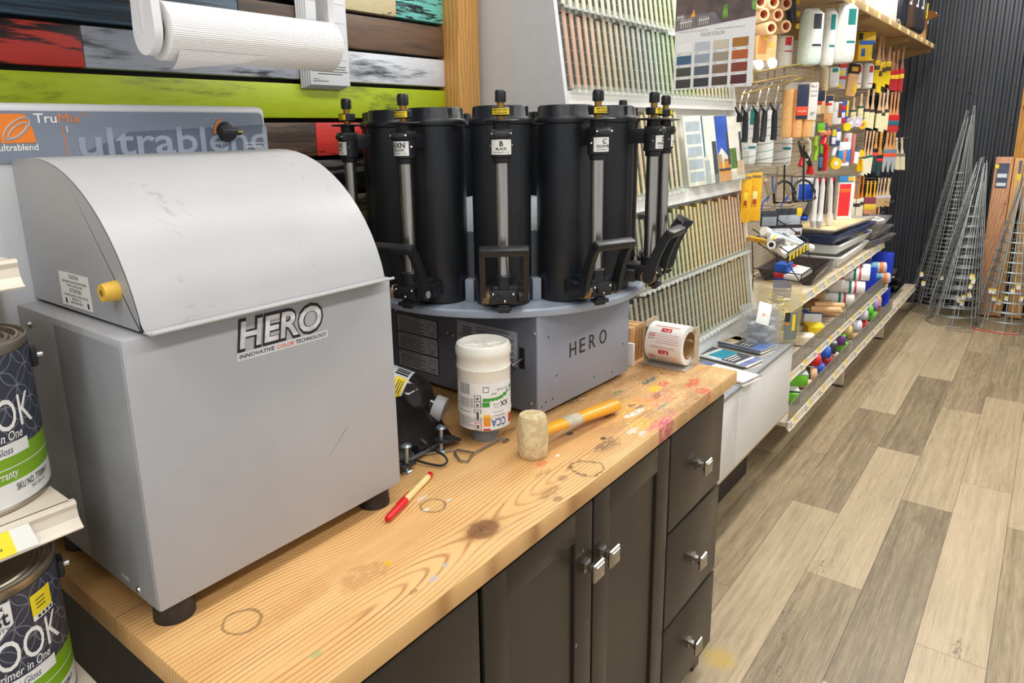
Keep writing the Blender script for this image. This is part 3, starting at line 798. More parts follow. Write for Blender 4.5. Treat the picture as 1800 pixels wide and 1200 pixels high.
    p = MB(PL); p.lathe([(.30, z(1.145)), (.346, z(1.140)), (.354, z(1.143)), (.3555, z(1.148)), (.3555, z(1.156)), (.351, z(1.160)), (.20, z(1.1605)), (.0, z(1.1605))], 72, cap=False)
    p.build('platter', rt)
    p = MB(M((176, 186, 190), .45)); p.lathe([(.19, z(1.16)), (.185, z(1.30)), (.10, z(1.36))], 40); p.build('centre_hub', rt)
    for k in range(12):
        p = MB(M((150, 160, 172), .45))
        a = R(203+30*k)-DTH; c, s_ = math.cos(a), math.sin(a)
        p.at(Matrix.Rotation(a, 4, 'Z')); p.box(.262, .285, -.010, .010, z(1.1603), z(1.21), .002)
        p.build('canister_clip', rt)
    # canisters
    def canister(a):
        T = Matrix.Rotation(a, 4, 'Z') @ Matrix.Translation((.276, 0, 0))
        b = MB(BLKM).at(T); z0, z1 = z(1.1605), z(1.571)
        b.lathe([(.055, z0), (.0585, z0+.004), (.0600, z0+.045), (.0615, z0+.05), (.0620, z(1.5345)), (.0655, z(1.537)), (.0660, z(1.541)), (.0660, z(1.546)), (.0640, z(1.549)), (.0600, z(1.549))], 48)
        o = b.build('canister', rt)
        l = MB(BLKM).at(T); l.lathe([(.0600, z(1.549)), (.0588, z(1.5505)), (.0575, z(1.569)), (.0555, z(1.5725)), (.050, z(1.5725)), (.048, z(1.570)), (.0, z(1.570))], 48, cap=False)
        for k in range(8):
            for d in (-3.5, 0, 3.5):
                q = R(22+45*k+d); l.at(T @ Matrix.Rotation(q, 4, 'Z')); l.box(.0565, .0592, -.0007, .0007, z(1.551), z(1.570))
        l.build('lid', o)
    for k in range(12): canister(R(8+30*k)-DTH)
    # pumps: text shown on the white tag
    tags = {158: ('AXX', 'YELLOW', 'COLANT 1.1 QT'), 188: ('AXN', 'YELLOW', 'COLORANT 1.1 QT'), 218: ('B', 'BLACK', 'COLORANT 1.1 QT'), 248: ('C', 'YELLOW OXIDE', 'COLORANT 1.1 QT'), 278: ('D', 'PHTHALO GREEN', 'COLORANT'), 308: ('E', 'PHTHALO', 'COLORANT')}
    def pump(a_deg, full=True, rad=.385, turn=0):
        a = R(a_deg+turn)-DTH; T = Matrix.Rotation(a, 4, 'Z') @ Matrix.Translation((rad, 0, 0))
        # local: x radial outwards, y tangential, z up
        b = MB(STEEL).at(T); b.lathe([(.0132, z(1.232)), (.0132, z(1.47))], 28, cap=False); o = b.build('pump_tube', rt)
        h = MB(BLK).at(T)
        h.lathe([(.0155, z(1.462)), (.0165, z(1.464)), (.0165, z(1.472)), (.0205, z(1.474)), (.0205, z(1.510))], 28)
        h.box(-.06, .0, -.010, .010, z(1.49), z(1.522), .002)
        h.box(-.014, .020, -.021, .021, z(1.5085), z(1.5265), .003)
        h.lathe([(.0150, z(1.526)), (.0145, z(1.538)), (.019, z(1.539))], 24)
        h.lathe([(.010, z(1.538)), (.034, z(1.5395)), (.0355, z(1.5415)), (.034, z(1.543)), (.010, z(1.5445))], 36)
        h.build('pump_head', o)
        lk = MB(M((58, 60, 64), .4)).at(T @ Matrix.Translation((.0215, 0, z(1.5178))) @ Matrix.Diagonal((.55, 1.9, .8, 1))); lk.sphere((0, 0, 0), .0088, 16); lk.build('lock_button', o)
        s = MB(CHROME).at(T)
        for yy in (-.018, .018): s.sphere((.0205, yy, z(1.5175)), .0027, 8)
        for yy in (-.0205, .0205): s.sphere((.006, yy, z(1.495)), .0024, 8)
        s.build('head_screws', o)
        br = MB(M((176, 136, 70), .35, .8)).at(T); br.lathe([(.0072, z(1.543)), (.0072, z(1.5845))], 14); br.build('brass_stem', o)
        r = MB(BLK).at(T); r.lathe([(.0165, z(1.5505)), (.0178, z(1.552)), (.0178, z(1.5645)), (.0165, z(1.566)), (.007, z(1.566))], 26)
        r.build('warning_collar', o)
        y = MB(YELLOW).at(T); y.patch_cyl(.0180, R(-62), R(62), z(1.5525), z(1.5640), 10)
        y.use(INK); y.text_cyl('IMPORTANT!', .0034, .01815, 0, z(1.5592), bold=.02, w=.030)
        for kk in range(2): y.patch_cyl(.01815, R(-44), R(44), z(1.5540+kk*.0022), z(1.5550+kk*.0022), 6)
        y.build('warning_label', o)
        c = MB(BLK).at(T); c.lathe([(.0098, z(1.5755)), (.0102, z(1.577)), (.0102, z(1.5955)), (.0090, z(1.5975))], 20)
        for kk in range(6):
            q = 2*PI*kk/6; c.at(T @ Matrix.Rotation(q, 4, 'Z')); c.box(.0096, .0112, -.0015, .0015, z(1.5765), z(1.5945))
        c.build('stem_cap', o)
        if a_deg in tags:
            t3 = tags[a_deg]; w = MB(PAPER).at(T); w.patch_cyl(.0222, R(-58), R(58), z(1.4785), z(1.5065), 12); w.patch_cyl(.0218, R(-58), R(58), z(1.4785), z(1.5065), 12)
            w.use(INK); w.text_cyl(t3[0], .0095, .0224, 0, z(1.4940), bold=.03); w.text_cyl(t3[1], .0048, .0224, 0, z(1.4870), bold=.03, w=min(.036, .0046*len(t3[1])*.95)); w.text_cyl(t3[2], .0026, .0224, 0, z(1.4815), bold=.01, w=.034)
            w.build('name_tag', o)
        if not full: return
        # valve block, spring, knob at the foot
        v = MB(BLK).at(T)
        v.lathe([(.0195, z(1.204)), (.0195, z(1.240)), (.0165, z(1.2425))], 24)
        v.box(-.05, .016, -.022, .030, z(1.184), z(1.222), .003); v.box(.012, .024, -.030, .026, z(1.186), z(1.214), .003)
        v.box(-.058, -.02, -.040, .042, z(1.185), z(1.212), .003)
        v.box(.010, .020, -.012, .012, z(1.1665), z(1.184), .002); v.box(.004, .026, -.018, .016, z(1.172), z(1.180), .002)
        v.cyl((.010, .030, z(1.199)), (.010, .046, z(1.199)), .0125, 16); v.cyl((.012, -.026, z(1.199)), (.012, -.046, z(1.199)), .0105, 16)
        v.cyl((.024, -.012, z(1.2)), (.031, -.012, z(1.2)), .005, 10)
        v.build('valve_block', o)
        sp = MB(M((172, 150, 118), .35, .8)).at(T)
        pts = []
        for i in range(72):
            q = 2*PI*i/12; pts.append((.010+.0150*math.cos(q), -.028-.0155*i/72, z(1.199)+.0150*math.sin(q)))
        sp.tube(pts, .0012, 5); sp.build('spring', o)
        sc_ = MB(CHROME).at(T)
        for yy, zz in ((-.021, 1.207), (.019, 1.207), (.002, 1.193)): sc_.sphere((.0245, yy, z(zz)), .0032, 9)
        sc_.build('valve_screws', o)
        nk = MB(M((150, 152, 154), .45)).at(T); nk.cyl((.010, .0465, z(1.199)), (.010, .0505, z(1.199)), .0085, 18, .0075); nk.build('pivot_cap', o)
        hd = MB(BLK).at(T)
        lean = R(24); dx, dz = math.sin(lean), math.cos(lean)
        px0, pz0 = .012, z(1.199); Lh = .112
        for yy, sg in ((.044, 1), (-.041, -1)):
            a0 = Vector((px0, yy, pz0)); a1 = Vector((px0+dx*Lh, yy, pz0+dz*Lh))
            n1 = Vector((dz, 0, -dx))
            # flattened arm that widens to the pivot and bows outwards
            poly = []
            for t_, bw, hw in ((-.012, 0, .007), (0, 0, .0135), (.03, .004, .0115), (.06, .006, .010), (.09, .005, .0095), (.112, 0, .009)):
                poly.append((t_, bw, hw))
            vs = []; fs = []
            for t_, bw, hw in poly:
                c0 = Vector((px0, yy, pz0))+Vector((dx, 0, dz))*t_+n1*(-bw)
                for ww in (-.0055, .0055):
                    vs += [c0+n1*hw+Vector((0, ww, 0)), c0-n1*hw+Vector((0, ww, 0))]
            for i in range(len(poly)-1):
                p_, q_ = 4*i, 4*i+4
                fs += [(p_, p_+2, q_+2, q_), (p_+1, q_+1, q_+3, p_+3), (p_, q_, q_+1, p_+1), (p_+2, p_+3, q_+3, q_+2)]
            fs += [(0, 1, 3, 2), (len(vs)-4, len(vs)-2, len(vs)-1, len(vs)-3)]
            hd.add(vs, fs)
        tx, tz = px0+dx*(Lh-.002), pz0+dz*(Lh-.002)
        hd.at(T @ Matrix.Translation((tx, 0, tz)) @ Matrix.Rotation(lean, 4, 'Y')); hd.box(-.0105, .0105, -.047, .050, -.009, .007, .004)
        hd.build('lever_handle', o)
    for d in (158, 188, 218, 248, 278): pump(d)
    pump(308, True, .399, -3)
    for d in (338,): pump(d, False)
build_dispenser()
# ================================================================== small things on the counter
def bottle_mats(): pass

def build_white_bottle():
    c = Vector((1.040, .855, ZC)); rt = thing('colorant_bottle', 'white plastic bottle standing upside down on its grey cap in front of the dispenser', 'bottle', c)
    z = lambda q: q-ZC
    GR = M((136, 142, 150), .5)
    b = MB(GR); b.lathe([(.0255, 0), (.0265, .002), (.0265, .0195), (.0255, .021)], 32)
    for k in range(32):
        q = 2*PI*k/32; b.at(Matrix.Rotation(q, 4, 'Z')); b.box(.0262, .0271, -.0009, .0009, .003, .018)
    b.build('cap', rt)
    b = MB(M((240, 238, 228), .32, var=.03)); b.lathe([(.0225, .021), (.0225, .036), (.030, .039), (.046, .047), (.0535, .058), (.0545, .066), (.0545, .072), (.0535, .075), (.0535, z(1.066)), (.0550, z(1.069)), (.0535, z(1.073)), (.0535, z(1.090)), (.0555, z(1.094)), (.0560, z(1.106)), (.0530, z(1.1145)), (.047, z(1.117)), (.038, z(1.112)), (.020, z(1.1085)), (.006, z(1.108)), (.0, z(1.109))], 48, cap=False)
    for k in range(6):
        q = R(20+60*k); p0 = Vector((.008*math.cos(q), .008*math.sin(q), z(1.1088))); p1 = Vector((.037*math.cos(q), .037*math.sin(q), z(1.1118)))
        b.tube([p0, (p0+p1)/2+Vector((0, 0, .0006)), p1], [.0018, .0018, .0004], 6)
    b.build('body', rt)
    f = math.atan2(-c.y, -c.x)                         # azimuth that faces the camera
    Rr = .0540; A = lambda px: f+math.asin(max(-.97, min(.97, (px-849)/48.5)))
    Zp = lambda py: z(1.115-(py-605)*.00122)
    L = MB(M((236, 236, 236), .45)); L.patch_cyl(Rr, A(804), A(895), Zp(742), Zp(662), 16)
    r2 = Rr+.0003; r3 = Rr+.0006
    G = M((60, 158, 58), .45); BL = M((30, 92, 176), .45); OR = M((240, 150, 40), .45)
    L.use(INK)
    for k in range(11):
        a = A(808+k*1.45); L.patch_cyl(r2, a, a+.010+.012*(k % 3 == 0), Zp(682), Zp(664), 1)
    L.use(G)
    pts = []
    for i in range(9):
        a0 = A(846+i*6); a1 = A(846+(i+1)*6) if i < 8 else A(896)
        zz = Zp(690-max(0, i-3)**2*.55); L.patch_cyl(r2, a0, a1, zz-.0035, zz+.0035, 1)
    L.patch_cyl(r2, A(845), A(858), Zp(702), Zp(694), 2)
    L.use(OR); L.patch_cyl(r2, A(847), A(859), Zp(735), Zp(713), 2); L.use(M((238, 190, 60), .5)); L.patch_cyl(r3, A(847), A(859), Zp(720), Zp(715), 2)
    L.use(RED); L.patch_cyl(r2, A(846), A(859), Zp(742), Zp(739), 2)
    L.use(WHITE); L.patch_cyl(r2, A(860), A(894), Zp(707), Zp(691), 6)
    L.use(INK); L.text_cyl('XX', .0105, r3, A(884), Zp(699)+.005, bold=.02, flip=True); L.text_cyl('LMT 48', .003, r3, A(870), Zp(697), flip=True); L.text_cyl('JF 16', .003, r3, A(870), Zp(702), flip=True); L.text_cyl('12 FL OZ (US Q)', .004, r3, A(886), Zp(673), flip=True); L.text_cyl('00000', .003, r3, A(866), Zp(679), flip=True)
    L.use(BL); L.text_cyl('CCA', .0155, r3, A(874), Zp(730)+.008, bold=.012, flip=True, w=.034); L.text_cyl('NovoColor II', .0042, r3, A(874), Zp(718)+.002, flip=True, w=.028); L.text_cyl('COLORANT LIQUID', .0026, r3, A(874), Zp(712)+.001, flip=True, w=.026)
    L.use(M((200, 60, 50), .5)); L.patch_cyl(r2, A(891), A(895), Zp(738), Zp(722), 2)
    L.use(INK)
    for i, (pa, pb) in enumerate(((682, 692), (693, 703), (706, 727), (729, 741))):
        z0, z1 = Zp(pb), Zp(pa)
        L.use(M((60, 60, 64), .5) if i < 3 else RED); L.patch_cyl(r2, A(831), A(843), z0, z1, 2); L.use(WHITE); L.patch_cyl(r3, A(832.3), A(841.7), z0+.001, z1-.001, 2)
        L.use(M((90, 90, 94), .5)); L.patch_cyl(r3+.0002, A(834.5), A(839), z0+.003, z1-.004, 1)
    L.use(M((96, 96, 100), .6))
    for k in range(6): L.patch_cyl(r2, A(805), A(829), Zp(690+k*2.6)-.0006, Zp(690+k*2.6)+.0006, 3)
    for k in range(9): L.patch_cyl(r2, A(805.5), A(829 if k % 3 else 824), Zp(712+k*3.1)-.0006, Zp(712+k*3.1)+.0006, 3)
    L.use(INK); L.patch_cyl(r2, A(847), A(857), Zp(677), Zp(668), 2); L.use(WHITE); L.patch_cyl(r3, A(848), A(856), Zp(676), Zp(669), 2)
    L.build('label', rt)
build_white_bottle()

def build_dark_bottle():
    tip = at(781, 722, Y=.935); d = Vector((-.40, .84, .30)).normalized()
    rt = thing('colorant_bottle', 'dark colorant bottle with a pale grey cap lying tilted in the black rack', 'bottle', tip)
    q = d.to_track_quat('Z', 'Y').to_matrix().to_4x4()
    b = MB(M((186, 188, 190), .5)).at(q); b.lathe([(.026, 0), (.0275, .0015), (.0275, .021), (.0265, .023)], 32)
    b.use(M((120, 120, 124), .6)); b.text('NOVO', .007, Matrix.Rotation(PI, 4, 'Y') @ Matrix.Translation((0, -.004, .0006)), 'C')
    b.build('cap', rt)
    b = MB(M((40, 38, 38), .12, var=.25, sc=14)).at(q); b.lathe([(.0215, .023), (.0215, .032), (.034, .040), (.047, .054), (.0525, .072), (.0525, .20), (.049, .207), (.0, .207)], 36, cap=False); b.build('body', rt)
    L = MB(M((214, 218, 224), .45)).at(q); f = R(-60)
    cl = (q.inverted() @ (CAM-tip)); f = math.degrees(math.atan2(cl.y, cl.x))
    L.patch_cyl(.0531, R(f-130), R(f+130), .085, .190, 30)
    L.use(YELLOW); L.patch_cyl(.0535, R(f-8), R(f+38), .088, .112, 8); L.use(ORANGE); L.patch_cyl(.0535, R(f-20), R(f+20), .118, .132, 6); L.use(M((40, 90, 170), .5)); L.patch_cyl(.0535, R(f-62), R(f-24), .088, .110, 6)
    L.use(INK)
    for k in range(3): L.patch_cyl(.0538, R(f-2), R(f+30), .092+.005*k, .0938+.005*k, 4)
    for k in range(3): L.patch_cyl(.0535, R(f+44+9*k), R(f+50+9*k), .090, .118, 2)
    L.build('label', rt)

def build_rack():
    rt = thing('bottle_rack', 'black acrylic bottle rack on steel bolts beside the mixer', 'rack', (.90, .90, ZC))
    GL = M((20, 20, 22), .1, var=.1, coat=.5)
    # sloping front sheet
    P = [at(690, 700, Y=.985), at(757, 700, Y=.985), at(800, 768, Y=.905), at(696, 824, Y=.870)]
    P[0] = Vector((.835, .985, 1.02)); P[1] = Vector((.985, .975, 1.0)); P[2] = at(796, 767, Y=.905); P[3] = at(694, 822, Y=.885)
    n = (P[1]-P[0]).cross(P[3]-P[0]).normalized()*.004
    b = MB(GL); b.add([*P, *[p+n for p in P]], [(0, 1, 2, 3), (7, 6, 5, 4), (0, 4, 5, 1), (1, 5, 6, 2), (2, 6, 7, 3), (3, 7, 4, 0)]); b.build('sloping_sheet', rt, True)
    b = MB(M((92, 94, 98), .4)); b.cyl(P[2]+Vector((0, -.002, .001)), P[3]+Vector((0, -.002, .001)), .0035, 8); b.build('edge_trim', rt, True)
    # curved cradle above
    b = MB(GL); pts = []
    for i in range(9):
        a = R(200+i*17); pts.append((math.cos(a), math.sin(a)))
    o = at(724, 705, Y=.97)
    for i in range(8):
        (c0, s0), (c1, s1) = pts[i], pts[i+1]
        b.quad(o+Vector((c0*.055, .0, s0*.055)), o+Vector((c1*.055, .0, s1*.055)), o+Vector((c1*.055-.06, .03, s1*.055+.02)), o+Vector((c0*.055-.06, .03, s0*.055+.02)))
    ob = b.build('cradle', rt, True); md = ob.modifiers.new('thickness', 'SOLIDIFY'); md.thickness = .003
    BZ = M((176, 190, 206), .25, .9)
    for hx, hy, fy_, yy in ((775, 752, 812, .880), (714, 784, 838, .875)):
        h = at(hx, hy, Y=yy); ft = Vector((h.x-.002, h.y, ZC))
        s = MB(BZ); s.cyl(ft+Vector((0, 0, .006)), h, .0042, 12)
        s.lathe([(.0105, 0), (.0100, .002), (.006, .005), (.0, .006)], 18, h, cap=False); s.lathe([(.0, 0), (.0105, 0)], 18, h, cap=False)
        s.lathe([(.0105, 0), (.0105, .004), (.0085, .006)], 6, ft)
        s.build('bolt', rt, True)
    for a_, b_ in (((770, 775), (803, 770)), ((700, 822), (724, 810))):
        p = at(*a_, Y=.878); q = at(*b_, Y=.884); k = MB(M((46, 46, 50), .45))
        k.at(frame(p, q-p, Vector((0, 0, 1)).cross(q-p).cross(q-p)*-1 if False else Vector((0, 1, 0)))); L_ = (q-p).length
        k.box(0, L_, -.012, .012, -.003, .003, .001); k.box(L_*.35, L_*.75, -.013, .013, .003, .006, .001); k.build('bracket', rt, True)
    b = MB(M((30, 30, 32), .5)); pts = [at(738, 772, Y=.90), at(748, 780, Y=.89), at(762, 790, Y=.88), at(780, 800, Z=.93), at(786, 810, Z=.922), at(776, 818, Z=.916), at(750, 814, Z=.916), at(725, 806, Z=.92), at(712, 800, Z=.925)]
    sm = []
    for i in range(len(pts)-1):
        for t_ in (0, .25, .5, .75):
            p0, p1, p2, p3 = pts[max(0, i-1)], pts[i], pts[i+1], pts[min(len(pts)-1, i+2)]
            sm.append(.5*((2*p1)+(p2-p0)*t_+(2*p0-5*p1+4*p2-p3)*t_**2+(3*p1-p0-3*p2+p3)*t_**3))
    b.tube(sm, .0022, 8); b.tube([sm[1], sm[4]], .0055, 10); b.build('cable', rt, True)
    b = MB(M((150, 140, 120), .5)); b.tube([at(728, 800, Z=.914), at(760, 796, Z=.914), at(800, 790, Z=.914)], .0016, 6); b.build('strap_wire', rt, True)
build_dark_bottle(); build_rack()

def build_opener():
    Z_ = .9135
    b = MB(M((168, 166, 164), .3, .9)); P = [at(832, 797, Z=Z_), at(822, 811, Z=Z_), at(809, 810, Z=Z_), at(799, 796, Z=Z_), at(803, 790, Z=Z_+.002), at(833, 796, Z=Z_+.003), at(850, 787, Z=Z_), at(876, 773, Z=Z_), at(881, 770, Z=Z_+.003), at(889, 774, Z=Z_)]
    b.tube(P, .0022, 8)
    b.prism([(-.003, -.010), (.003, -.010), (.004, .010), (-.004, .010)], 0, .0015) if False else None
    b.box(P[-1].x-.006, P[-1].x+.008, P[-1].y-.004, P[-1].y+.004, Z_-.002, Z_+.0012)
    o = b.build('can_opener', origin=(P[5].x, P[5].y, ZC)); tag(o, 'bent wire paint can opener with a triangular loop lying by the upside-down bottle', 'can opener')
build_opener()

def build_mallet():
    hc = Vector((1.028, .727, ZC)); rt = thing('mallet', 'white rubber mallet with a yellow wooden handle lying in front of the dispenser', 'mallet', hc)
    t = NT('grubby_rubber'); v = t.obj(); n = t.noise(v, 60, 5, .7, .5); n2 = t.noise(v, 22, 3)
    t.out(t.mix(t.smooth(n, .42, .62), lin((206, 184, 138)), lin((226, 212, 174))), .75, 0.0); t.bump(n, .6, .003)
    b = MB(t.m); b.lathe([(.0245, 0), (.0262, .0015), (.0285, .012), (.0300, .030), (.0302, .048), (.0288, .066), (.0268, .080), (.0250, .0845), (.0, .0855)], 40); b.build('head', rt)
    t = NT('worn_yellow_varnish'); v = t.obj(); n = t.noise(t.scale(v, (14, 14, 14)), 2.0, 5, .7, .3)
    t.out(t.mix(t.smooth(n, .66, .70), lin((238, 168, 26)), lin((96, 74, 44))), .3, 0.0)
    p0 = hc+Vector((.012, -.004, .044)); p1 = at(1081, 711, Z=.928)
    d = p1-p0; h = MB(t.m); M4 = Matrix.Translation(p0) @ d.to_track_quat('Z', 'Y').to_matrix().to_4x4() @ Matrix.Diagonal((1, .72, 1, 1)); L_ = d.length
    h.at(M4); h.lathe([(.0135, 0), (.0140, L_*.2), (.0155, L_*.5), (.0185, L_*.8), (.0190, L_*.97), (.0175, L_)], 24)
    h.use(M((196, 186, 166), .7, var=.2)); h.lathe([(.01475, L_*.30), (.0151, L_*.30), (.0160, L_*.48), (.0157, L_*.48)], 24)
    h.build('handle', rt, True)
build_mallet()

def build_pen():
    a = at(680, 913, Z=.917); c = at(758, 832, Z=.917); d = (c-a)
    rt = thing('pen', 'cream ballpoint pen with a red cap and red plug in front of the mixer', 'pen', (a.x, a.y, ZC))
    T = Matrix.Translation(a) @ d.to_track_quat('Z', 'Y').to_matrix().to_4x4(); L_ = d.length
    b = MB(M((238, 218, 150), .4)).at(T)
    b.lathe([(.0056, L_*.36), (.0056, L_*.92)], 8); b.build('barrel', rt, True)
    b = MB(M((214, 22, 30), .35)).at(T); b.lathe([(.0, 0), (.0048, .001), (.0058, .006), (.0068, L_*.36), (.0068, L_*.385)], 16, cap=False); b.box(.0055, .0088, -.0020, .0018, L_*.28, L_*.56, .0008); b.build('cap', rt, True)
    b = MB(M((214, 22, 30), .35)).at(T); b.lathe([(.0054, L_*.92), (.0054, L_*.985), (.0035, L_)], 12); b.build('end_plug', rt, True)
build_pen()

def build_label_roll():
    c = Vector((1.690, .744, ZC)); rt = thing('label_roll', 'roll of white paint labels in a scuffed holder at the far end of the countertop', 'label roll', c)
    CB = M((196, 176, 146), .7, var=.12, sc=60); y0, y1 = -.050, .050; zc = .060; r = .0515
    b = MB(M((170, 160, 146), .4)); b.box(-.045, .042, y0-.010, y1+.012, 0, .003, .001); b.build('holder_base', rt)
    for y, nm in ((y0-.010, 'front'), (y1+.008, 'rear')):
        q = MB(CB); hh = .118 if nm == 'rear' else .105
        q.at(Matrix.Translation((0, y+.003, 0)) @ Matrix.Rotation(R(90), 4, 'X')); 
        if nm == 'rear': q.prism([(-.038, 0), (.040, 0), (.040, hh-.01), (.03, hh), (-.030, hh), (-.038, hh-.01)], 0, .003)
        else: q.prism([(.012, 0), (.040, 0), (.040, hh), (.012, hh)], 0, .003)
        q.build('end_plate', rt)
    q = MB(M((150, 132, 104), .6)); q.cyl((0, y0-.008, zc+.012), (0, y1+.010, zc+.012), .004, 10); q.cyl((-.034, y1+.008, .100), (.034, y1+.008, .100), .005, 10); q.build('spindle', rt)
    T = Matrix.Translation((-.004, 0, zc)) @ Matrix.Rotation(R(90), 4, 'X')
    q = MB(M((242, 240, 234), .6)).at(T); q.lathe([(r, y0), (r, y1)], 48, cap=False); q.lathe([(.036, y0), (r, y0)], 48, cap=False); q.lathe([(r, y1), (.036, y1)], 48, cap=False)
    lr = q.build('paper_roll', rt)
    q = MB(M((186, 150, 100), .7)).at(T); q.lathe([(.036, y0+.001), (.036, y1)], 40, cap=False); q.lathe([(.033, y1), (.033, y0), (.036, y0-.001)], 40, cap=False); q.build('core', lr, False) if False else q.build('core', rt)
    # printing on the outer turn: local cylinder axis is y; wrap along the camera side
    p = MB(M((216, 54, 48), .6))
    def P3(u, s): # u along -y (reading right), s height angle
        a = s; return Vector((-.004-(r+.0006)*math.cos(a), -u, zc+(r+.0006)*math.sin(a)))
    def strip(u0, u1, a0, a1, n=4):
        for i in range(n):
            b0 = a0+(a1-a0)*i/n; b1 = a0+(a1-a0)*(i+1)/n
            p.quad(P3(u0, b0), P3(u1, b0), P3(u1, b1), P3(u0, b1))
    for base in (R(-22), R(46)):
        p.use(M((206, 30, 34), .6)); strip(-.012, .016, base, base+R(13))
        p.use(WHITE); vs, fs, (x0, x1, yy0, yy1) = text_mesh('nb', .03, .1, 0)
        p.add([P3(-.009+(v.x-x0)*.021/(x1-x0), base+R(2)+(v.y/.69)*R(9)) for v in vs], fs)
        for v in range(1): pass
        p.use(M((216, 96, 84), .6))
        for k, (u0, u1) in enumerate(((-.042, .040), (-.040, .042), (-.020, .042), (-.020, .042), (-.020, .042))):
            a = base-R(8+6.5*k); strip(u0, u1, a, a+R(1.1), 1)
        for k in range(3): a = base-R(10+6.5*k); strip(-.043, -.024, a-R(1), a+R(1), 1)
        for k in range(2): a = base+R(18+4*k); strip(-.034, .034, a, a+R(1.1), 1)
    p.build('printing', lr)
build_label_roll()

def build_sticks():
    rt = thing('stir_stick_bundle', 'bundle of wooden paint stir sticks standing behind the right end of the dispenser', 'stir sticks', (1.665, .862, ZC))
    for i in range(5):
        b = MB(wood_mat(*(((226, 190, 130), (210, 170, 110), (190, 150, 90)) if i % 2 else ((216, 170, 124), (200, 150, 104), (182, 134, 90))), axis='z', freq=40, knots=False))
        b.box(-.040+i*.0165, -.0245+i*.0165, -.030, .030, 0, .098-.001*(i % 2), .001); b.build('stick', rt)
    b = MB(PAPER); b.box(1.612, 1.622, .815, .835, ZC, ZC+.062, .001); o = b.build('paper_pad', origin=(1.617, .825, ZC)); tag(o, 'small white paper pad standing by the stir sticks behind the dispenser', 'paper pad')
build_sticks()

# ================================================================== towel roll, leaflets on the wall
def build_towels():
    A = at(272, 50, Y=1.0); B = at(584, 86, Y=1.0); A.z = B.z = (A.z+B.z)/2
    rt = thing('paper_towel_holder', 'white plastic under-shelf holder with arms gripping the paper towel roll', 'towel holder', (A.x, 1.0, A.z))
    W = M((236, 236, 240), .35, var=.02)
    for x, sg in ((A.x-.016, -1), (B.x-.010, 1)):
        b = MB(W); kx = 1 if sg < 0 else .62
        b.at(Matrix.Translation((x, 1.0 if sg < 0 else 1.008, A.z)) @ Matrix.Rotation(R(90), 4, 'Y') @ Matrix.Rotation(R(90), 4, 'Z'))
        pts = []
        for i in range(13):
            a = R(180+15*i); pts.append((.030*math.cos(a), .034*math.sin(a)))
        pts += [(.026, .06), (.022, .19), (-.022, .19), (-.026, .06)]; pts = [(p*kx, q) for p, q in pts]
        b.prism(pts, 0, .012); 
        if sg < 0: b.box(-.002, .002, -.004, .13, -.0015, 0, .0005)
        b.build('arm', rt, True)
    b = MB(W); b.box(A.x-.016, B.x+.018, .97, 1.03, A.z+.185, A.z+.20, .003); b.build('mount_bar', rt, True)
    sh = MB(M((60, 58, 56), .6)); z0 = A.z+.20; sh.box(A.x-.06, B.x+.06, .93, 1.50, z0, z0+.02, .002); o = sh.build('wall_shelf', origin=(A.x, 1.4, z0)); tag(o, 'dark wooden wall shelf carrying the towel holder above the mixer', 'shelf')
    r = .0395; t = NT('embossed_towel'); v = t.obj(); x, y, z = t.sep(v)
    ang = t.math('MULTIPLY', t.math('ARCTAN2', z, y), r)
    rib = t.math('SINE', t.math('MULTIPLY', ang, 2200.0))
    tri = t.math('PINGPONG', x, .013)
    zz = t.math('MODULO', t.math('ADD', t.math('ADD', ang, t.math('MULTIPLY', tri, .55)), 1.0), .022)
    gro = t.math('LESS_THAN', t.math('ABSOLUTE', t.math('SUBTRACT', zz, .011)), .0011)
    h = t.math('SUBTRACT', t.math('MULTIPLY', rib, .08), gro)
    t.out(lin((246, 245, 244)), .85, 0.0); t.bump(h, 1.0, .0030)
    rt2 = thing('paper_towel_roll', 'embossed white paper towel roll hanging above the mixer', 'paper towels', ((A.x+B.x)/2, 1.0, A.z))
    hw = (B.x-A.x)/2-.004
    b = MB(t.m); b.at(Matrix.Rotation(R(90), 4, 'Y')); b.lathe([(.020, -hw), (r-.001, -hw), (r, -hw+.001), (r, hw-.004), (r-.004, hw), (.020, hw)], 48, cap=False); b.build('towels', rt2)
    b = MB(M((186, 160, 120), .8)); b.at(Matrix.Rotation(R(90), 4, 'Y')); b.lathe([(.020, -hw), (.020, hw)], 24, cap=False); b.lathe([(.018, hw), (.018, -hw)], 24, cap=False); b.build('core', rt2)
    # loose sheet hanging under the roll
    b = MB(t.m); vs = []; n = 7
    for i in range(n+1):
        s = i/n; yy = -r*math.cos(R(60-60*s))*.9+.012*s; zz_ = -r*math.sin(R(60-10*s))-.012*s
        vs += [(-hw+.012+.03*s*0, -r*math.cos(R(40+45*s))*1.0, -r*math.sin(R(40+45*s))-.002-.010*s), (-hw+.055+.10*(1-s), -r*math.cos(R(40+45*s)), -r*math.sin(R(40+45*s))-.002-.004*s)]
    b.add(vs, [(2*i, 2*i+1, 2*i+3, 2*i+2) for i in range(n)], True); b.build('loose_sheet', rt2)
build_towels()

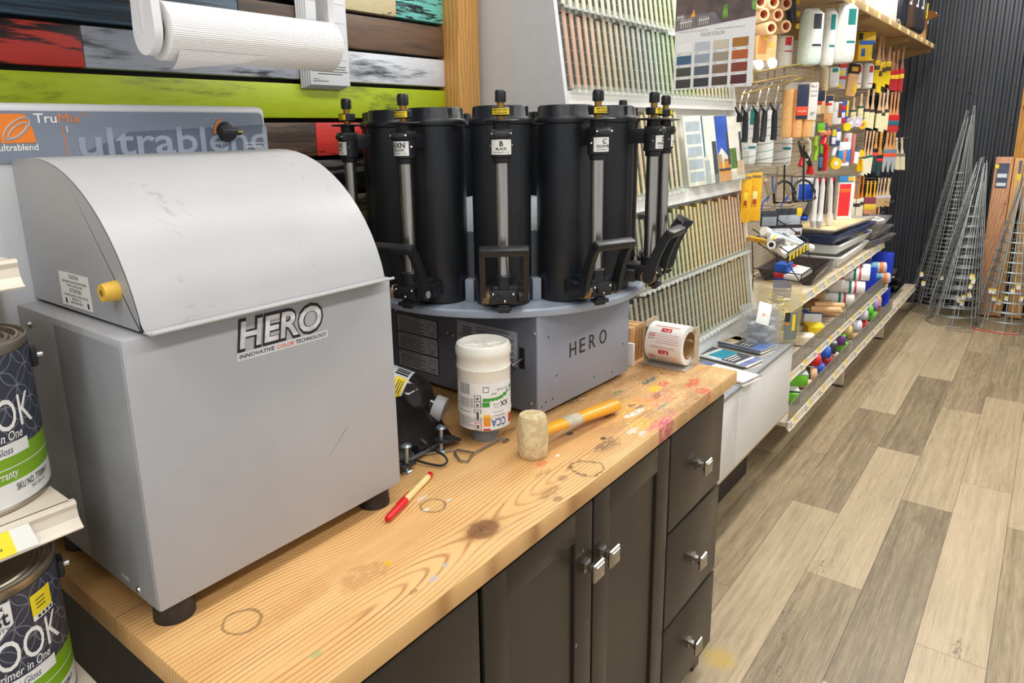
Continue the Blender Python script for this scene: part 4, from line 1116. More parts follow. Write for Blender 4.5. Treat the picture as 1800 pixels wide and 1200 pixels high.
def build_leaflets():
    Y = 1.452; c0 = at(545, 150, Y=Y); c1 = at(614, 150, Y=Y); z0 = c0.z-.002; w = c1.x-c0.x
    rt = thing('leaflet_stack', 'stack of white ceiling paint leaflets hanging on the painted boards beside the towel roll', 'leaflets', (c0.x, Y, z0))
    for k in range(5):
        b = MB(M((232-3*k, 234-3*k, 236-3*k), .6, var=.01)); b.box(-.004*k, w-.003*k, .004*k-.004, .004*k-.001, -.0022*k+.004, .36, .0004)
        o = b.build('leaflet', rt)
        if k == 0:
            q = MB(M((110, 112, 118), .7)); q.at(frame((0, -.0045, .005), (1, 0, 0), (0, 0, 1)))
            for i in range(5): q.prism([(.004, .060+.044*i), (w-.006, .060+.044*i), (w-.006, .0604+.044*i), (.004, .0604+.044*i)], 0, .0002)
            for i, s in enumerate(('Ceiling Paint', 'Ceiling Paint', 'Base', 'Base', 'Base')): q.text(s, .0045, Matrix.Translation((w*.55, .064+.044*i+.012, .0003)))
            q.use(INK); q.text('White Pastel', .0055, Matrix.Translation((w*.55, .052, .0003)), 'C'); 
            for i, ww in enumerate((.8, .78, .9, .62)): q.prism([(w*.5-w*ww/2, .043-.006*i), (w*.5+w*ww/2, .043-.006*i), (w*.5+w*ww/2, .0445-.006*i), (w*.5-w*ww/2, .0445-.006*i)], 0, .0002)
            q.text('Available at', .003, Matrix.Translation((.008, .012, .0003))); q.prism([(.008, .008), (.055, .008), (.055, .0092), (.008, .0092)], 0, .0002)
            q.build('printing', o)
build_leaflets()

# ================================================================== paint shelf in the left foreground
def lattice_label():
    t = NT('ring_lattice_label'); v = t.obj(); x, y, z = t.sep(v)
    u = t.math('MULTIPLY', t.math('ARCTAN2', y, x), .084); p = .040
    def cell(off):
        a = t.math('SUBTRACT', t.math('PINGPONG', t.math('ADD', t.math('ADD', u, 2.0), off), p/2), 0.0)
        b = t.math('PINGPONG', t.math('ADD', t.math('ADD', z, 2.0), off), p/2)
        return a, b
    m = None
    for off in (0.0, p/2):
        for q in ((0, 0),):
            a, b = cell(off)
            d = t.math('SQRT', t.math('ADD', t.math('MULTIPLY', a, a), t.math('MULTIPLY', b, b)))
            k = t.math('LESS_THAN', t.math('ABSOLUTE', t.math('SUBTRACT', d, p*.49)), .00055)
            m = k if m is None else t.math('MAXIMUM', m, k)
            a2 = t.math('SUBTRACT', p/2, a)
            d2 = t.math('SQRT', t.math('ADD', t.math('MULTIPLY', a2, a2), t.math('MULTIPLY', t.math('SUBTRACT', p/2, b), t.math('SUBTRACT', p/2, b))))
            k2 = t.math('LESS_THAN', t.math('ABSOLUTE', t.math('SUBTRACT', d2, p*.49)), .00055)
            m = t.math('MAXIMUM', m, k2)
    n = t.noise(v, 8, 2)
    t.out(t.mix(t.math('MULTIPLY', m, .65), t.mix(n, lin((48, 52, 66)), lin((62, 66, 82))), lin((140, 142, 150))), .4, 0.0)
    return t.m

def paint_can(c, label, fa, stickers):
    """gallon tin; fa is the azimuth of the middle of the big word"""
    rt = thing('paint_can', label, 'paint can', c); r = .0835; H_ = .190
    TIN = M((176, 166, 150), .32, .85, var=.1)
    b = MB(TIN); b.lathe([(r-.003, 0), (r+.0008, .001), (r+.0008, .005), (r, .006), (r, H_-.008), (r+.0012, H_-.006), (r+.0012, H_-.001), (r-.001, H_), (r-.004, H_-.004), (r-.006, H_-.004), (r-.0075, H_-.001), (r-.010, H_-.001), (r-.012, H_-.006), (r-.016, H_-.006), (r-.018, H_-.003), (r-.021, H_-.003), (r-.024, H_-.007), (0, H_-.007)], 72, cap=False); can = b.build('tin', rt)
    LT = lattice_label(); GRN = M((124, 170, 30), .4, var=.03); WH = M((232, 232, 230), .45)
    l = MB(LT); R1 = r+.0006; l.lathe([(R1, .072), (R1, H_-.012)], 72, cap=False)
    l.use(GRN); l.lathe([(R1, .034), (R1, .072)], 72, cap=False); l.use(WH); l.lathe([(R1, .007), (R1, .034)], 72, cap=False); l.lathe([(R1+.0003, .0505), (R1+.0003, .0517)], 72, cap=False)
    l.patch_cyl(R1+.0004, fa-R(60), fa+R(22), .064, .079, 16)
    R2 = R1+.0008
    l.use(WHITE); l.text_cyl('LOOK', .036, R2, fa, .094, w=.094, bold=.004)
    l.text_cyl('Primer in One', .0105, R2, fa-R(3), .0820, bold=.006, shear=.2, w=.062)
    l.text_cyl('Lifetime Warranty', .0095, R2, fa-R(14), .0395, bold=.01, shear=.2, w=.066)
    l.use(M((70, 80, 110), .5)); l.text_cyl('Semi-Gloss', .0085, R2, fa-R(6), .0675, shear=.25, w=.040); l.text_cyl('WHITE', .0095, R2, fa-R(24), .012, bold=.01); 
    l.use(INK); l.text_cyl('SKU NO. 770084 9', .0080, R2, fa+R(22), .0225, bold=.006, w=.050); l.text_cyl('INT EN SG', .0036, R2, fa+R(26), .0165)
    # shield with the maker's word
    sh = [(-.040, .178), (.026, .178), (.024, .148), (-.004, .122), (-.040, .134)]
    l.use(WH)
    def cy(u, z_, rr): a = fa-R(22)+u/r; return (rr*math.cos(a), rr*math.sin(a), z_)
    for k, (ua, ub) in enumerate(((-.040, -.030), (-.030, -.020), (-.020, -.010), (-.010, 0), (0, .010), (.010, .020), (.020, .025))):
        zb = lambda u: .148-(.026)*max(0, (.024-u))/.028 if u > -.004 else .122+.012*(-.004-u)/.036
        l.add([cy(ua, zb(ua), R2), cy(ub, zb(ub), R2), cy(ub, .176, R2), cy(ua, .176, R2)], [(0, 1, 2, 3)])
    l.use(M((40, 44, 60), .5)); l.text_cyl('Best', .018, R2+.0004, fa-R(22)+(.004/r), .150, bold=.02, w=.036); l.text_cyl('&', .010, R2+.0004, fa-R(22)+(.014/r), .168); l.text_cyl('QUALITY', .005, R2+.0004, fa-R(22)+(.006/r), .142)
    l.build('wrap_label', rt)
    if stickers:
        s = MB(M((244, 222, 40), .5)); a = fa+R(9); s.patch_cyl(R1+.0010, a, a+R(20), .134, .166, 5); s.use(WHITE); s.patch_cyl(R1+.0013, a, a+R(20), .134, .140, 5); s.use(INK)
        for k in range(3): s.patch_cyl(R1+.0013, a+R(4), a+R(13), .147+.005*k, .1482+.005*k, 2)
        for k in range(4): s.patch_cyl(R1+.0016, a+R(4+4*k), a+R(6.5+4*k), .1355, .139, 1)
        s.build('price_sticker', rt)
    e = MB(BLK); a = fa+R(62); e.at(Matrix.Rotation(a, 4, 'Z')); e.box(r-.001, r+.007, -.012, .012, H_-.045, H_-.022, .003)
    e.build('handle_ear', rt)
    e = MB(CHROME); e.at(Matrix.Rotation(a, 4, 'Z')); e.cyl((r+.006, 0, H_-.033), (r+.013, 0, H_-.033), .0035, 10); e.build('handle_pin', rt)
    e = MB(CHROME); e.at(Matrix.Rotation(a, 4, 'Z')); pts = [((r+.010)*math.cos(R(q)), (r+.010)*math.sin(R(q)), H_-.033-.05*math.sin(R(q))) for q in range(0, 181, 12)]; e.tube(pts, .0016, 6); e.build('wire_handle', rt)

def build_paint_shelves():
    BG = M((214, 203, 186), .45, var=.05, sc=10); xe = .275
    rt = thing('paint_shelving', 'beige steel shelving with price rails in the left foreground, holding paint cans', 'shelving', (-.2, 1.2, 0))
    for zt, yf, tg in ((1.393, .905, 0), (1.113, .852, 1), (.853, .800, 2)):
        b = MB(BG); b.box(-.62, xe, yf, 1.32, zt-.022, zt, .002); o = b.build('shelf', rt, True)
        rl = MB(M((222, 212, 196), .4, var=.05)); rl.at(Matrix.Translation((xe+.003, 0, 0)) @ Matrix.Rotation(R(-90), 4, 'Y') @ Matrix.Rotation(R(0), 4, 'Z'))
        pr = [(zt, yf+.004), (zt, yf-.003), (zt-.004, yf-.005), (zt-.0095, yf-.0035), (zt-.020, yf-.0055), (zt-.027, yf-.0115), (zt-.030, yf-.0155), (zt-.032, yf-.0145), (zt-.029, yf-.009), (zt-.022, yf-.002)]
        rl.prism(pr, 0, .90); rl.build('price_rail', o, True) if False else rl.build('price_rail', rt, True)
        if tg == 1:
            s = MB(M((250, 226, 50), .5)); X0 = .150; T = frame((X0, yf-.0150, zt-.0285), (1, 0, 0), (0, .42, 1)); s.at(T)
            s.prism([(-.09, 0), (.060, 0), (.058, .026), (-.09, .026)], 0, .0006); s.use(PAPER); s.prism([(.060, 0), (.082, .0), (.0775, .026), (.058, .026)], 0, .0005); s.prism([(-.09, .014), (-.055, .014), (-.058, .024), (-.09, .024)], .0006, .0009); s.prism([(-.045, .002), (-.014, .002), (-.016, .008), (-.045, .008)], .0006, .0009)
            s.use(INK); s.text('1/5 Vig Semi', .0055, Matrix.Translation((-.010, .0165, .001)), shear=.2); s.text('Ext-7', .0042, Matrix.Translation((.004, .010, .001))); s.text('98-24', .0036, Matrix.Translation((.036, .007, .001))); s.text('38', .003, Matrix.Translation((-.03, .0095, .001)))
            s.build('price_label', rt, True)
    b = MB(BG); b.box(-.62, xe-.005, 1.32, 1.335, 0, 1.75); b.build('back_panel', rt, True)
    b = MB(BG); b.box(-.62, xe-.02, .86, 1.32, .0, .12, .003); b.build('base_deck', rt, True)
build_paint_shelves()
CANZ = {}
def cans():
    r = .0835
    for (px, py, Y, zt, fa, lab, st) in ((66, 700, .935, 1.1135, R(284), 'gallon paint can with a dark ring-pattern label and green band, on the upper visible shelf', False),
                                     (112, 1060, .905, .8535, R(283), 'gallon paint can with a yellow price sticker, under the shelf with the yellow price label', True)):
        P = at(px, py, Y=Y); d = Vector((P.x, P.y, 0)).normalized(); c = Vector((P.x, P.y, 0))+Vector((-d.y, d.x, 0))*r
        paint_can((c.x, c.y, zt), lab, fa, st)
cans()
# ================================================================== white base cabinet and colour-card display beside the counter
YD, XD0, XD1, ZD = .80, 1.78, 3.08, .602
def build_display_cabinet():
    Wm = M((232, 232, 230), .35, var=.02); Gm = M((150, 153, 158), .4, var=.04)
    rt = thing('display_cabinet', 'white laminate base cabinet with a grey top ledge beside the dark drawers', 'cabinet', (2.43, 1.1, 0))
    b = MB(Wm); b.box(XD0, XD1, YD+.018, 1.46, .297, ZD-.002); b.build('carcass', rt, True)
    for x0, x1 in ((XD0, 2.417), (2.420, XD1)):
        b = MB(Wm); b.box(x0, x1, YD, YD+.018, .297, ZD-.003, .001); b.build('front_panel', rt, True)
    b = MB(M((204, 176, 140), .6)); b.box(XD0, XD1, YD+.001, 1.46, .288, .297); b.build('bottom_edge', rt, True)
    b = MB(Gm); b.box(XD0-.03, XD1+.02, YD-.004, 1.46, ZD-.002, ZD+.015, .0015); b.build('top_ledge', rt, True)
    b = MB(M((40, 34, 32), .5)); b.box(XD0, 2.98, .93, 1.40, 0, .288, .002); b.build('kick', rt, True)
build_display_cabinet()
ZL = ZD+.0152

def yf(z): return 1.128+.15*(z-1.62)
XT0, XT1 = 1.765, 3.135
def hue_mat(base, tint, edge=(236, 218, 172)):
    key = ('card', base, tint)
    if key in _mc: return _mc[key]
    t = NT('colour_card_%d' % len(_mc)); x, y, z = t.sep(t.obj())
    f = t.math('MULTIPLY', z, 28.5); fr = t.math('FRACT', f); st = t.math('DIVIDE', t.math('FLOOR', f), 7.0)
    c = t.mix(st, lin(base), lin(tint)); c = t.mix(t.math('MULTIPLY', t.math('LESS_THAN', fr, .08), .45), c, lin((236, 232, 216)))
    t.out(c, .45, 0.0); _mc[key] = t.m; return t.m
EDGE = M((240, 224, 182), .6, var=.08, sc=60)

def build_display():
    Wm = M((244, 244, 240), .4, var=.02); Gp = M((216, 217, 220), .5, var=.02)
    rt = thing('colour_card_display', 'tall white sloping paint colour display with clear card racks on the grey ledge', 'display stand', (2.44, 1.3, ZL))
    zt = 2.42; zb = ZL
    for nm, x0, x1, m in (('side_panel', XT0, XT0+.018, Gp), ('side_panel', XT1-.018, XT1, Wm)):
        b = MB(m); q = [(1.46, zb), (1.46, zt), (yf(zt), zt), (yf(zb+.12), zb+.12), (yf(zb+.12)+.03, zb)]
        b.at(Matrix(((0, 0, 1, x0), (1, 0, 0, 0), (0, 1, 0, 0), (0, 0, 0, 1)))); b.prism(q, 0, x1-x0); b.build(nm, rt, True)
    def sheet(nm, z0, z1, off, th=.008, m=Wm, x0=XT0+.018, x1=XT1-.018):
        b = MB(m); vs = []
        for x in (x0, x1):
            vs += [(x, yf(z0)+off, z0), (x, yf(z1)+off, z1), (x, yf(z1)+off+th, z1), (x, yf(z0)+off+th, z0)]
        b.add(vs, [(0, 1, 5, 4), (3, 7, 6, 2), (1, 2, 6, 5), (0, 4, 7, 3), (0, 3, 2, 1), (4, 5, 6, 7)]); return b.build(nm, rt, True)
    sheet('back_panel', 1.265, zt, .034); sheet('back_panel', zb, 1.265, .050)
    sheet('cross_rail', 1.252, 1.300, .0, .034); sheet('cross_rail', 1.592, 1.632, .0, .034)
    sheet('header', 2.12, zt, -.01, .04)
    AC = glass((196, 204, 190), .20, .08)
    def rack(z0, z1, x0, x1, pitch):
        b = MB(AC); n = int(round((x1-x0)/pitch))
        T = Matrix(((1, 0, 0, 0), (0, 1, .15, yf(z0)), (0, 0, 1, z0), (0, 0, 0, 1))); b.at(T)
        b.box(x0-.006, x1+.004, -.012, .030, -.010, -.007); b.box(x0-.006, x1+.004, -.014, -.011, -.010, .010)
        for i in range(n+1): b.box(x0+i*pitch-.0045, x0+i*pitch-.0035, -.010, .030, -.004, z1-z0-.02)
        b.build('card_rack', rt, True)
        t = MB(glass((240, 244, 236), .5, .1)).at(T); pts = [(x0, -.012)]
        for i in range(n): xx = x0+i*pitch; pts += [(xx+.005, -.014), (xx+.008, -.024), (xx+.020, -.024), (xx+.023, -.014)]
        pts += [(x1, -.012)]; t.prism(pts, -.012, -.004); t.build('rack_lip', rt, True)
    rows = [('top', 1.872, 2.108, 1.80, 2.58, .038, [(236, 226, 206), (224, 214, 190), (206, 208, 196), (200, 214, 190), (186, 210, 150), (170, 206, 130)]),
            ('upper', 1.640, 1.862, 1.795, 3.10, .038, [(150, 86, 84), (176, 120, 112), (150, 130, 118), (150, 146, 140), (130, 140, 150), (110, 140, 160), (120, 164, 160), (120, 170, 130), (130, 176, 90), (170, 190, 90), (220, 210, 150), (236, 220, 176), (240, 226, 190), (240, 224, 186)]),
            ('middle', 1.306, 1.584, 2.02, 2.52, .038, [(210, 196, 150), (200, 180, 140), (220, 206, 164), (196, 190, 160)]),
            ('lower', .998, 1.245, 2.06, 3.105, .0365, [(96, 104, 98), (104, 120, 112), (110, 130, 110), (130, 146, 110), (176, 170, 100), (206, 180, 100), (196, 176, 120), (206, 160, 96), (206, 150, 100), (214, 150, 110), (220, 160, 136)]),
            ('bottom', .748, .988, 1.92, 3.105, .0365, [(80, 80, 80), (92, 92, 90), (84, 90, 92), (96, 96, 88), (104, 106, 96), (110, 116, 104), (134, 124, 92), (150, 140, 112), (170, 146, 100), (190, 164, 120), (206, 176, 140)])]
    names = ['dusky', 'muted', 'soft', 'pale', 'clear']
    for rn, z0, z1, x0, x1, p, cols in rows:
        rack(z0, z1, x0, x1, p); n = int(round((x1-x0)/p))
        for i in range(n):
            f = i/max(1, n-1)*(len(cols)-1); a = int(f); a2 = min(a+1, len(cols)-1); g = f-a
            g = round(g*3)/3
            c = tuple(int(cols[a][k]*(1-g)+cols[a2][k]*g) for k in range(3)); dark = tuple(int(q*.72) for q in c); lt = tuple(int(q+(255-q)*.45) for q in c)
            o3 = (x0+i*p+.013, yf(z0)+.010, z0)
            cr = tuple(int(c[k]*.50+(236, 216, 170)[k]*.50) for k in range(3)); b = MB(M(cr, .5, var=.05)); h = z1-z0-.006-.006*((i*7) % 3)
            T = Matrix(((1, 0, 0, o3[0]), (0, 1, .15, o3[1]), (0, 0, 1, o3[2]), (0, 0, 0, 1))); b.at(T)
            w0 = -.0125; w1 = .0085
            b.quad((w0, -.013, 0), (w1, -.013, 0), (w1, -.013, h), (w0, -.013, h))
            b.use(hue_mat(tuple(int(q*.42) for q in c), tuple(int(q*.75) for q in c))); b.add([(w0, -.013, 0), (w1, -.013, 0), (w1, .013, 0), (w0, .013, 0), (w0, -.013, h), (w1, -.013, h), (w1, .013, h), (w0, .013, h)], [(0, 3, 2, 1), (4, 5, 6, 7), (1, 2, 6, 5), (2, 3, 7, 6), (3, 0, 4, 7)])  # card sides darkened to stand in for shade in the gaps between stacks
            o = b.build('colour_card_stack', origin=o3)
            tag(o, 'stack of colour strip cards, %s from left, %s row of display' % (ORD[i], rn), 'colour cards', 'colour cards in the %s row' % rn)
    # leaflets in the clear pocket
    b = MB(AC); z0, z1 = 1.306, 1.56
    for x in (2.545, 2.66, 2.785, 2.91, 3.03, 3.11): b.box(x-.001, x+.001, yf(1.4)-.045, yf(1.4)+.03, 1.302, 1.42)
    b.box(2.545, 3.11, yf(1.32)-.046, yf(1.32)-.044, 1.302, 1.345); b.box(2.545, 3.11, yf(1.32)-.045, yf(1.32)+.03, 1.300, 1.302); b.build('leaflet_pocket', rt, True)
    skyb = M((60, 96, 190), .4, var=.15, sc=8); cream = M((246, 240, 224), .5); org = M((236, 156, 44), .5); gry = M((176, 190, 198), .45, var=.1); dkg = M((70, 76, 84), .5); grn = M((96, 130, 60), .6, var=.3, sc=60); nb = M((60, 110, 140), .5)
    kinds = [('pale grey leaflet with swatch squares in the clear pocket of the display', 0), ('leaflet with a white and slate design, second from left in the clear pocket', 1), ('leaflet with a blue sky over an orange house in the clear pocket of the display', 2), ('leaflet with greenery and a pale timber deck at the right end of the clear pocket', 3)]
    for i, (lb, k) in enumerate(kinds):
        xx = 2.56+i*.125+(.02 if i == 3 else 0); w = .108; h = .262; o3 = (xx, yf(1.31)-.010+.012*(3-i)*.3, 1.304)
        T = Matrix.Translation(o3) @ Matrix.Rotation(R(-9), 4, 'X') @ Matrix.Rotation(R(-14), 4, 'Z'); b = MB(cream).at(T)
        b.box(0, w, -.004, 0, 0, h); e = -.0044; b.use(gry)
        q = lambda x0, x1, z0, z1: b.quad((x0*w, e, z0*h), (x1*w, e, z0*h), (x1*w, e, z1*h), (x0*w, e, z1*h))
        if k == 0:
            for r_ in range(5): q(.10, .9, .06+.18*r_, .2+.18*r_)
        elif k == 1:
            q(0, .5, .0, .35); b.use(nb); q(.0, .30, .40, 1.0); b.use(dkg); q(.72, .98, .0, .62)
        elif k == 2:
            b.use(skyb); q(0, 1, .34, 1); b.use(org); q(.02, .98, .0, .16); b.use(dkg); q(.0, .98, .16, .20); b.use(cream); e -= .0003
            b.add([(.0, e, .30*h), (w*.5, e, .52*h), (w*.98, e, .34*h), (w*.98, e, .30*h)], [(0, 3, 2, 1)] if False else [(0, 1, 2, 3)][:0] or [(3, 2, 1, 0)])
            b.use(org); q(.04, .50, .20, .42); q(.6, .95, .2, .34); b.use(dkg); e -= .0003; q(.86, .99, .25, .75)
        else:
            b.use(grn); q(.05, .55, .18, .5); b.use(M((224, 200, 160), .5)); q(.5, 1, .06, .3); b.use(dkg); q(.80, .96, .3, .75)
        o = b.build('leaflet', origin=o3); tag(o, lb, 'leaflet', 'leaflets in the clear pocket')
build_display()

# --- swatch leaflet hanging out over the aisle
def build_swatch_leaflet():
    X = 2.30; bl, br = at(1183, 159, X=X), at(1321, 151, X=X); y0, y1 = bl.y, br.y; zb = (bl.z+br.z)/2; w = y0-y1; h = .33
    rt = thing('swatch_leaflet', 'white fold-out leaflet with sixteen solid colour swatches hanging beside the colour display', 'leaflet', (X, y0, zb))
    T = frame((0, 0, 0), (0, -1, 0), (0, 0, 1)); b = MB(M((236, 238, 242), .4, var=.01)).at(T)
    b.box(0, w*.49, 0, h, -.0015, 0); b.box(w*.51, w, 0, h, -.0015, 0); b.box(w*.48, w*.52, 0, h, -.0012, -.0004); b.build('sheet', rt)
    k = w/1.0; P_ = MB(INK).at(T); e = .0006
    # photo print at the top: dark patio, pale chairs, fire
    P_.use(M((96, 84, 84), .5, var=.35, sc=14)); zp = .69*w
    P_.quad((.0, zp+.02*w, e), (w, zp+.10*w, e), (w, h, e), (0, h, e))
    P_.use(M((122, 116, 124), .5, var=.2, sc=30)); P_.quad((0, zp+.02*w, e*1.5), (w*.6, zp+.07*w, e*1.5), (w*.5, zp+.20*w, e*1.5), (0, zp+.20*w, e*1.5))
    P_.use(M((226, 220, 214), .5))
    for cx, cz, s in ((.13, .80, .10), (.36, .81, .09), (.06, .87, .06)):
        cx *= w; cz *= w; s *= w
        for i in range(5): P_.quad((cx-s*.6+i*s*.3, cz-s*.6, e*2), (cx-s*.6+i*s*.3+s*.09, cz-s*.6, e*2), (cx-s*.5+i*s*.3+s*.09, cz+s*.5, e*2), (cx-s*.5+i*s*.3, cz+s*.5, e*2))
        P_.quad((cx-s*.7, cz-s*.05, e*2.2), (cx+s*.9, cz+s*.05, e*2.2), (cx+s*.9, cz+s*.2, e*2.2), (cx-s*.7, cz+s*.1, e*2.2))
    P_.use(M((250, 170, 60), .5)); P_.add([(w*.20, w*.86, e*2.4), (w*.26, w*.86, e*2.4), (w*.24, w*.95, e*2.4)], [(0, 1, 2)])
    P_.use(M((110, 160, 70), .6, var=.4, sc=60)); P_.quad((w*.60, w*.80, e*2), (w*.67, w*.80, e*2), (w*.66, w*.96, e*2), (w*.61, w*.95, e*2)); P_.quad((w*.95, w*.86, e*2), (w, w*.86, e*2), (w, w*.98, e*2), (w*.95, w*.96, e*2))
    P_.use(M((120, 122, 128), .6)); P_.text('SOLID COLOR', .040*w, Matrix.Translation((w*.49, w*.795-.17*w, e)), 'C', w=.30*w)
    for a, tx in ((.06, 'Siding: Pearl 3180 Trim: Sterling 3190'), (.52, 'Siding: Basswood 3180 Trim: Silk Sable 3190')): P_.text(tx, .016*w, Matrix.Translation((a*w, w*.685-.0*w, e)), w=.36*w)
    cols = [[(244, 244, 246), (192, 198, 208), (206, 200, 184), (172, 118, 62)], [(70, 106, 138), (158, 170, 186), (164, 152, 136), (186, 102, 54)], [(78, 82, 78), (94, 104, 122), (138, 112, 98), (142, 70, 58)], [(72, 70, 70), (64, 66, 76), (88, 70, 66), (94, 54, 58)]]
    for r_ in range(4):
        for c in range(4):
            x0 = (.035+.235*c)*w; z0 = (.440-.142*r_+.006*c)*w+.005*w
            P_.use(M(cols[r_][c], .5, var=.02)); P_.quad((x0, z0, e), (x0+.195*w, z0+.004*w, e), (x0+.195*w, z0+.108*w, e), (x0, z0+.104*w, e))
            P_.use(M((150, 150, 156), .6)); P_.quad((x0+.002, z0-.022*w, e), (x0+.05*w, z0-.022*w, e), (x0+.05*w, z0-.016*w, e), (x0+.002, z0-.016*w, e)); P_.quad((x0+.165*w, z0-.020*w, e), (x0+.195*w, z0-.020*w, e), (x0+.195*w, z0-.014*w, e), (x0+.165*w, z0-.014*w, e))
    P_.build('printing', rt)
    for yy in (-w*.2, -w*.8): a = MB(M((180, 180, 182), .4, .6)); a.tube([(0, yy, h-.005), (0, yy, 2.998-zb)], .0015, 6); a.build('hanging_wire', rt)
build_swatch_leaflet()

# --- leaflets, tub and jar on the ledge
def build_ledge():
    dk = M((72, 78, 84), .4, var=.06); wh = M((236, 236, 232), .45, var=.03); teal = M((40, 150, 176), .4, var=.2, sc=10); blue = M((84, 120, 190), .4, var=.2, sc=8); tan = M((196, 176, 140), .5, var=.3, sc=30); lav = M((120, 130, 176), .4, var=.3, sc=20)
    def pile(c, ang, n, kind, pos):
        for i in range(n):
            z = ZL+i*.0032; w, d = .225, .125; jx = (i % 3-1)*.004; jy = ((i*5) % 4-1.5)*.003
            o3 = (c[0]+jx, c[1]+jy, z); b = MB(wh if i < n-1 else dk).at(Matrix.Translation(o3) @ Matrix.Rotation(R(ang+((i*7) % 5-2)*.8), 4, 'Z'))
            b.use([wh, tan, lav, dk][i % 4] if i < n-1 else wh)
            b.box(-w/2, w/2, -d/2, d/2, 0, .0030)
            if i == n-1:
                e = .0033; q = lambda x0, x1, y0, y1: b.quad((x0*w, y0*d, e), (x1*w, y0*d, e), (x1*w, y1*d, e), (x0*w, y1*d, e))
                if kind == 0:
                    b.use(blue); q(.28, .5, -.5, .5); b.use(dk); q(-.05, .28, -.5, .5); b.use(tan); q(-.32, -.05, -.45, .45); b.use(M((150, 180, 210), .4)); q(-.28, -.08, 0, .4); b.use(wh); q(-.5, -.36, -.5, .5)
                elif kind == 1:
                    b.use(dk); q(.02, .30, -.5, .5); b.use(lav); q(.36, .5, -.5, .5); b.use(teal); q(-.28, .02, -.40, .5); b.use(dk); q(-.5, -.36, -.5, .5)
                else: b.use(lav); q(-.5, -.3, -.5, .5); b.use(M((200, 120, 110), .5)); q(-.5, .5, -.5, -.44)
                if kind < 2:
                    b.use(wh)
                    for k in range(3): b.quad(((.05+.07*k)*w, -.40*d, e+.0003), ((.075+.07*k)*w, -.40*d, e+.0003), ((.075+.07*k)*w, (.30-.1*k)*d, e+.0003), ((.05+.07*k)*w, (.30-.1*k)*d, e+.0003))
            o = b.build('leaflet', origin=o3)
            if i == n-1: tag(o, 'leaflet with %s topping the %s pile on the grey ledge' % (('a blue roof and tan deck', 'a teal panel', 'a white cover')[kind], pos), 'leaflet', 'leaflets piled on the ledge')
            else: tag(o, 'leaflet, %s from the bottom of the %s pile on the grey ledge' % (ORD[i], pos), 'leaflet', 'leaflets piled on the ledge')
    pile((2.862, .945), -100, 9, 0, 'far'); pile((2.665, .935), -100, 6, 1, 'middle'); pile((2.50, .885), -100, 4, 2, 'near')
    # clear tub of felt pads
    c = (2.90, .885, ZL); rt = thing('clear_tub', 'clear plastic tub full of grey boxed pads on the grey ledge', 'tub', c)
    b = MB(glass((236, 240, 242), .16, .12)); b.lathe([(0, .001), (.070, .001), (.074, .006), (.083, .145), (.087, .168), (.0895, .169), (.0895, .175), (.086, .175), (.081, .145), (.072, .008), (0, .004)], 36, c=(0, 0, 0), cap=False); b.build('tub', rt)
    gx = M((150, 156, 164), .35, var=.12); lt = M((214, 218, 222), .4, var=.06)
    rnd = random.Random(3)
    for i in range(14):
        a = 2.4*i; rr = .024+.012*(i % 2); zc = .028+.0095*i
        rr = min(rr, .034); s = .030
        o3 = (c[0]+rr*math.cos(a), c[1]+rr*math.sin(a), ZL+zc); rot = Euler((rnd.uniform(-.5, .5), rnd.uniform(-.5, .5), rnd.uniform(0, 3)))
        t2 = thing('pad_pack', 'grey shrink-wrapped pad pack, %s from the bottom inside the clear tub' % ORD[i], 'pad pack', o3, group='pad packs in the tub', rot=rot)
        b = MB(gx); b.box(-s, s, -s*.7, s*.7, -.008, .008, .003); b.build('pack', t2); b = MB(lt); b.box(-s*.7, s*.7, -.006, .006, -.0088, .0088, .0005); b.build('label', t2)
    o3 = (c[0]-.035, c[1]-.018, ZL+.160); t2 = thing('pad_pack', 'white carded pad pack sticking out of the top of the clear tub', 'pad pack', o3, rot=Euler((R(52), R(16), R(-62))))
    b = MB(PAPER); b.box(-.026, .026, -.050, .050, -.002, .002, .001); b.build('card', t2); b = MB(M((230, 150, 70), .5)); b.box(-.006, .006, -.012, .0, .002, .0026); b.build('print', t2)
    # big jar with paper tags
    c = (3.087, .872, ZL); rt = thing('clear_jar', 'wide yellowed clear jar of price tags standing behind the tub', 'jar', c)
    b = MB(glass((232, 216, 160), .20, .10)); b.lathe([(0, .001), (.082, .001), (.090, .010), (.0935, .15), (.0945, .19), (.086, .205), (.088, .212), (.0905, .214), (.0905, .222), (.088, .224), (.088, .232), (.0905, .234), (.0905, .240), (.086, .243), (.083, .240), (.083, .205), (.089, .188), (.088, .15), (.084, .012), (0, .005)], 40, cap=False); b.build('jar', rt)
    b = MB(M((120, 128, 120), .5)); b.patch_cyl(.0930, R(212), R(252), .02, .14, 8); b.use(M((44, 46, 52), .5)); b.patch_cyl(.0932, R(212), R(226), .10, .14, 4); b.use(YELLOW); b.patch_cyl(.0934, R(232), R(242), .06, .13, 4); b.use(ORANGE); b.patch_cyl(.0936, R(214), R(224), .085, .095, 3); b.build('label', rt)
    for i in range(26):
        a = 2.399*i; rr = .02+.038*((i*7) % 5)/4; o3 = (c[0]+rr*math.cos(a), c[1]+rr*math.sin(a), ZL+.03+.0065*i)
        b = MB(M((240, 234, 200), .6) if i % 3 else M((246, 222, 70), .6)).at(Matrix.Translation(o3) @ Euler((rnd.uniform(-.7, .7), rnd.uniform(-.7, .7), rnd.uniform(0, 3))).to_matrix().to_4x4())
        b.box(-.018, .018, -.011, .011, -.0008, .0008); b.use(INK); b.box(-.010, .010, -.005, -.002, .0008, .0011)
        o = b.build('price_tag', origin=o3); tag(o, '%s paper price tag, %s from the bottom inside the clear jar' % ('yellow' if i % 3 == 0 else 'cream', ORD[i]), 'price tag', 'price tags in the jar')
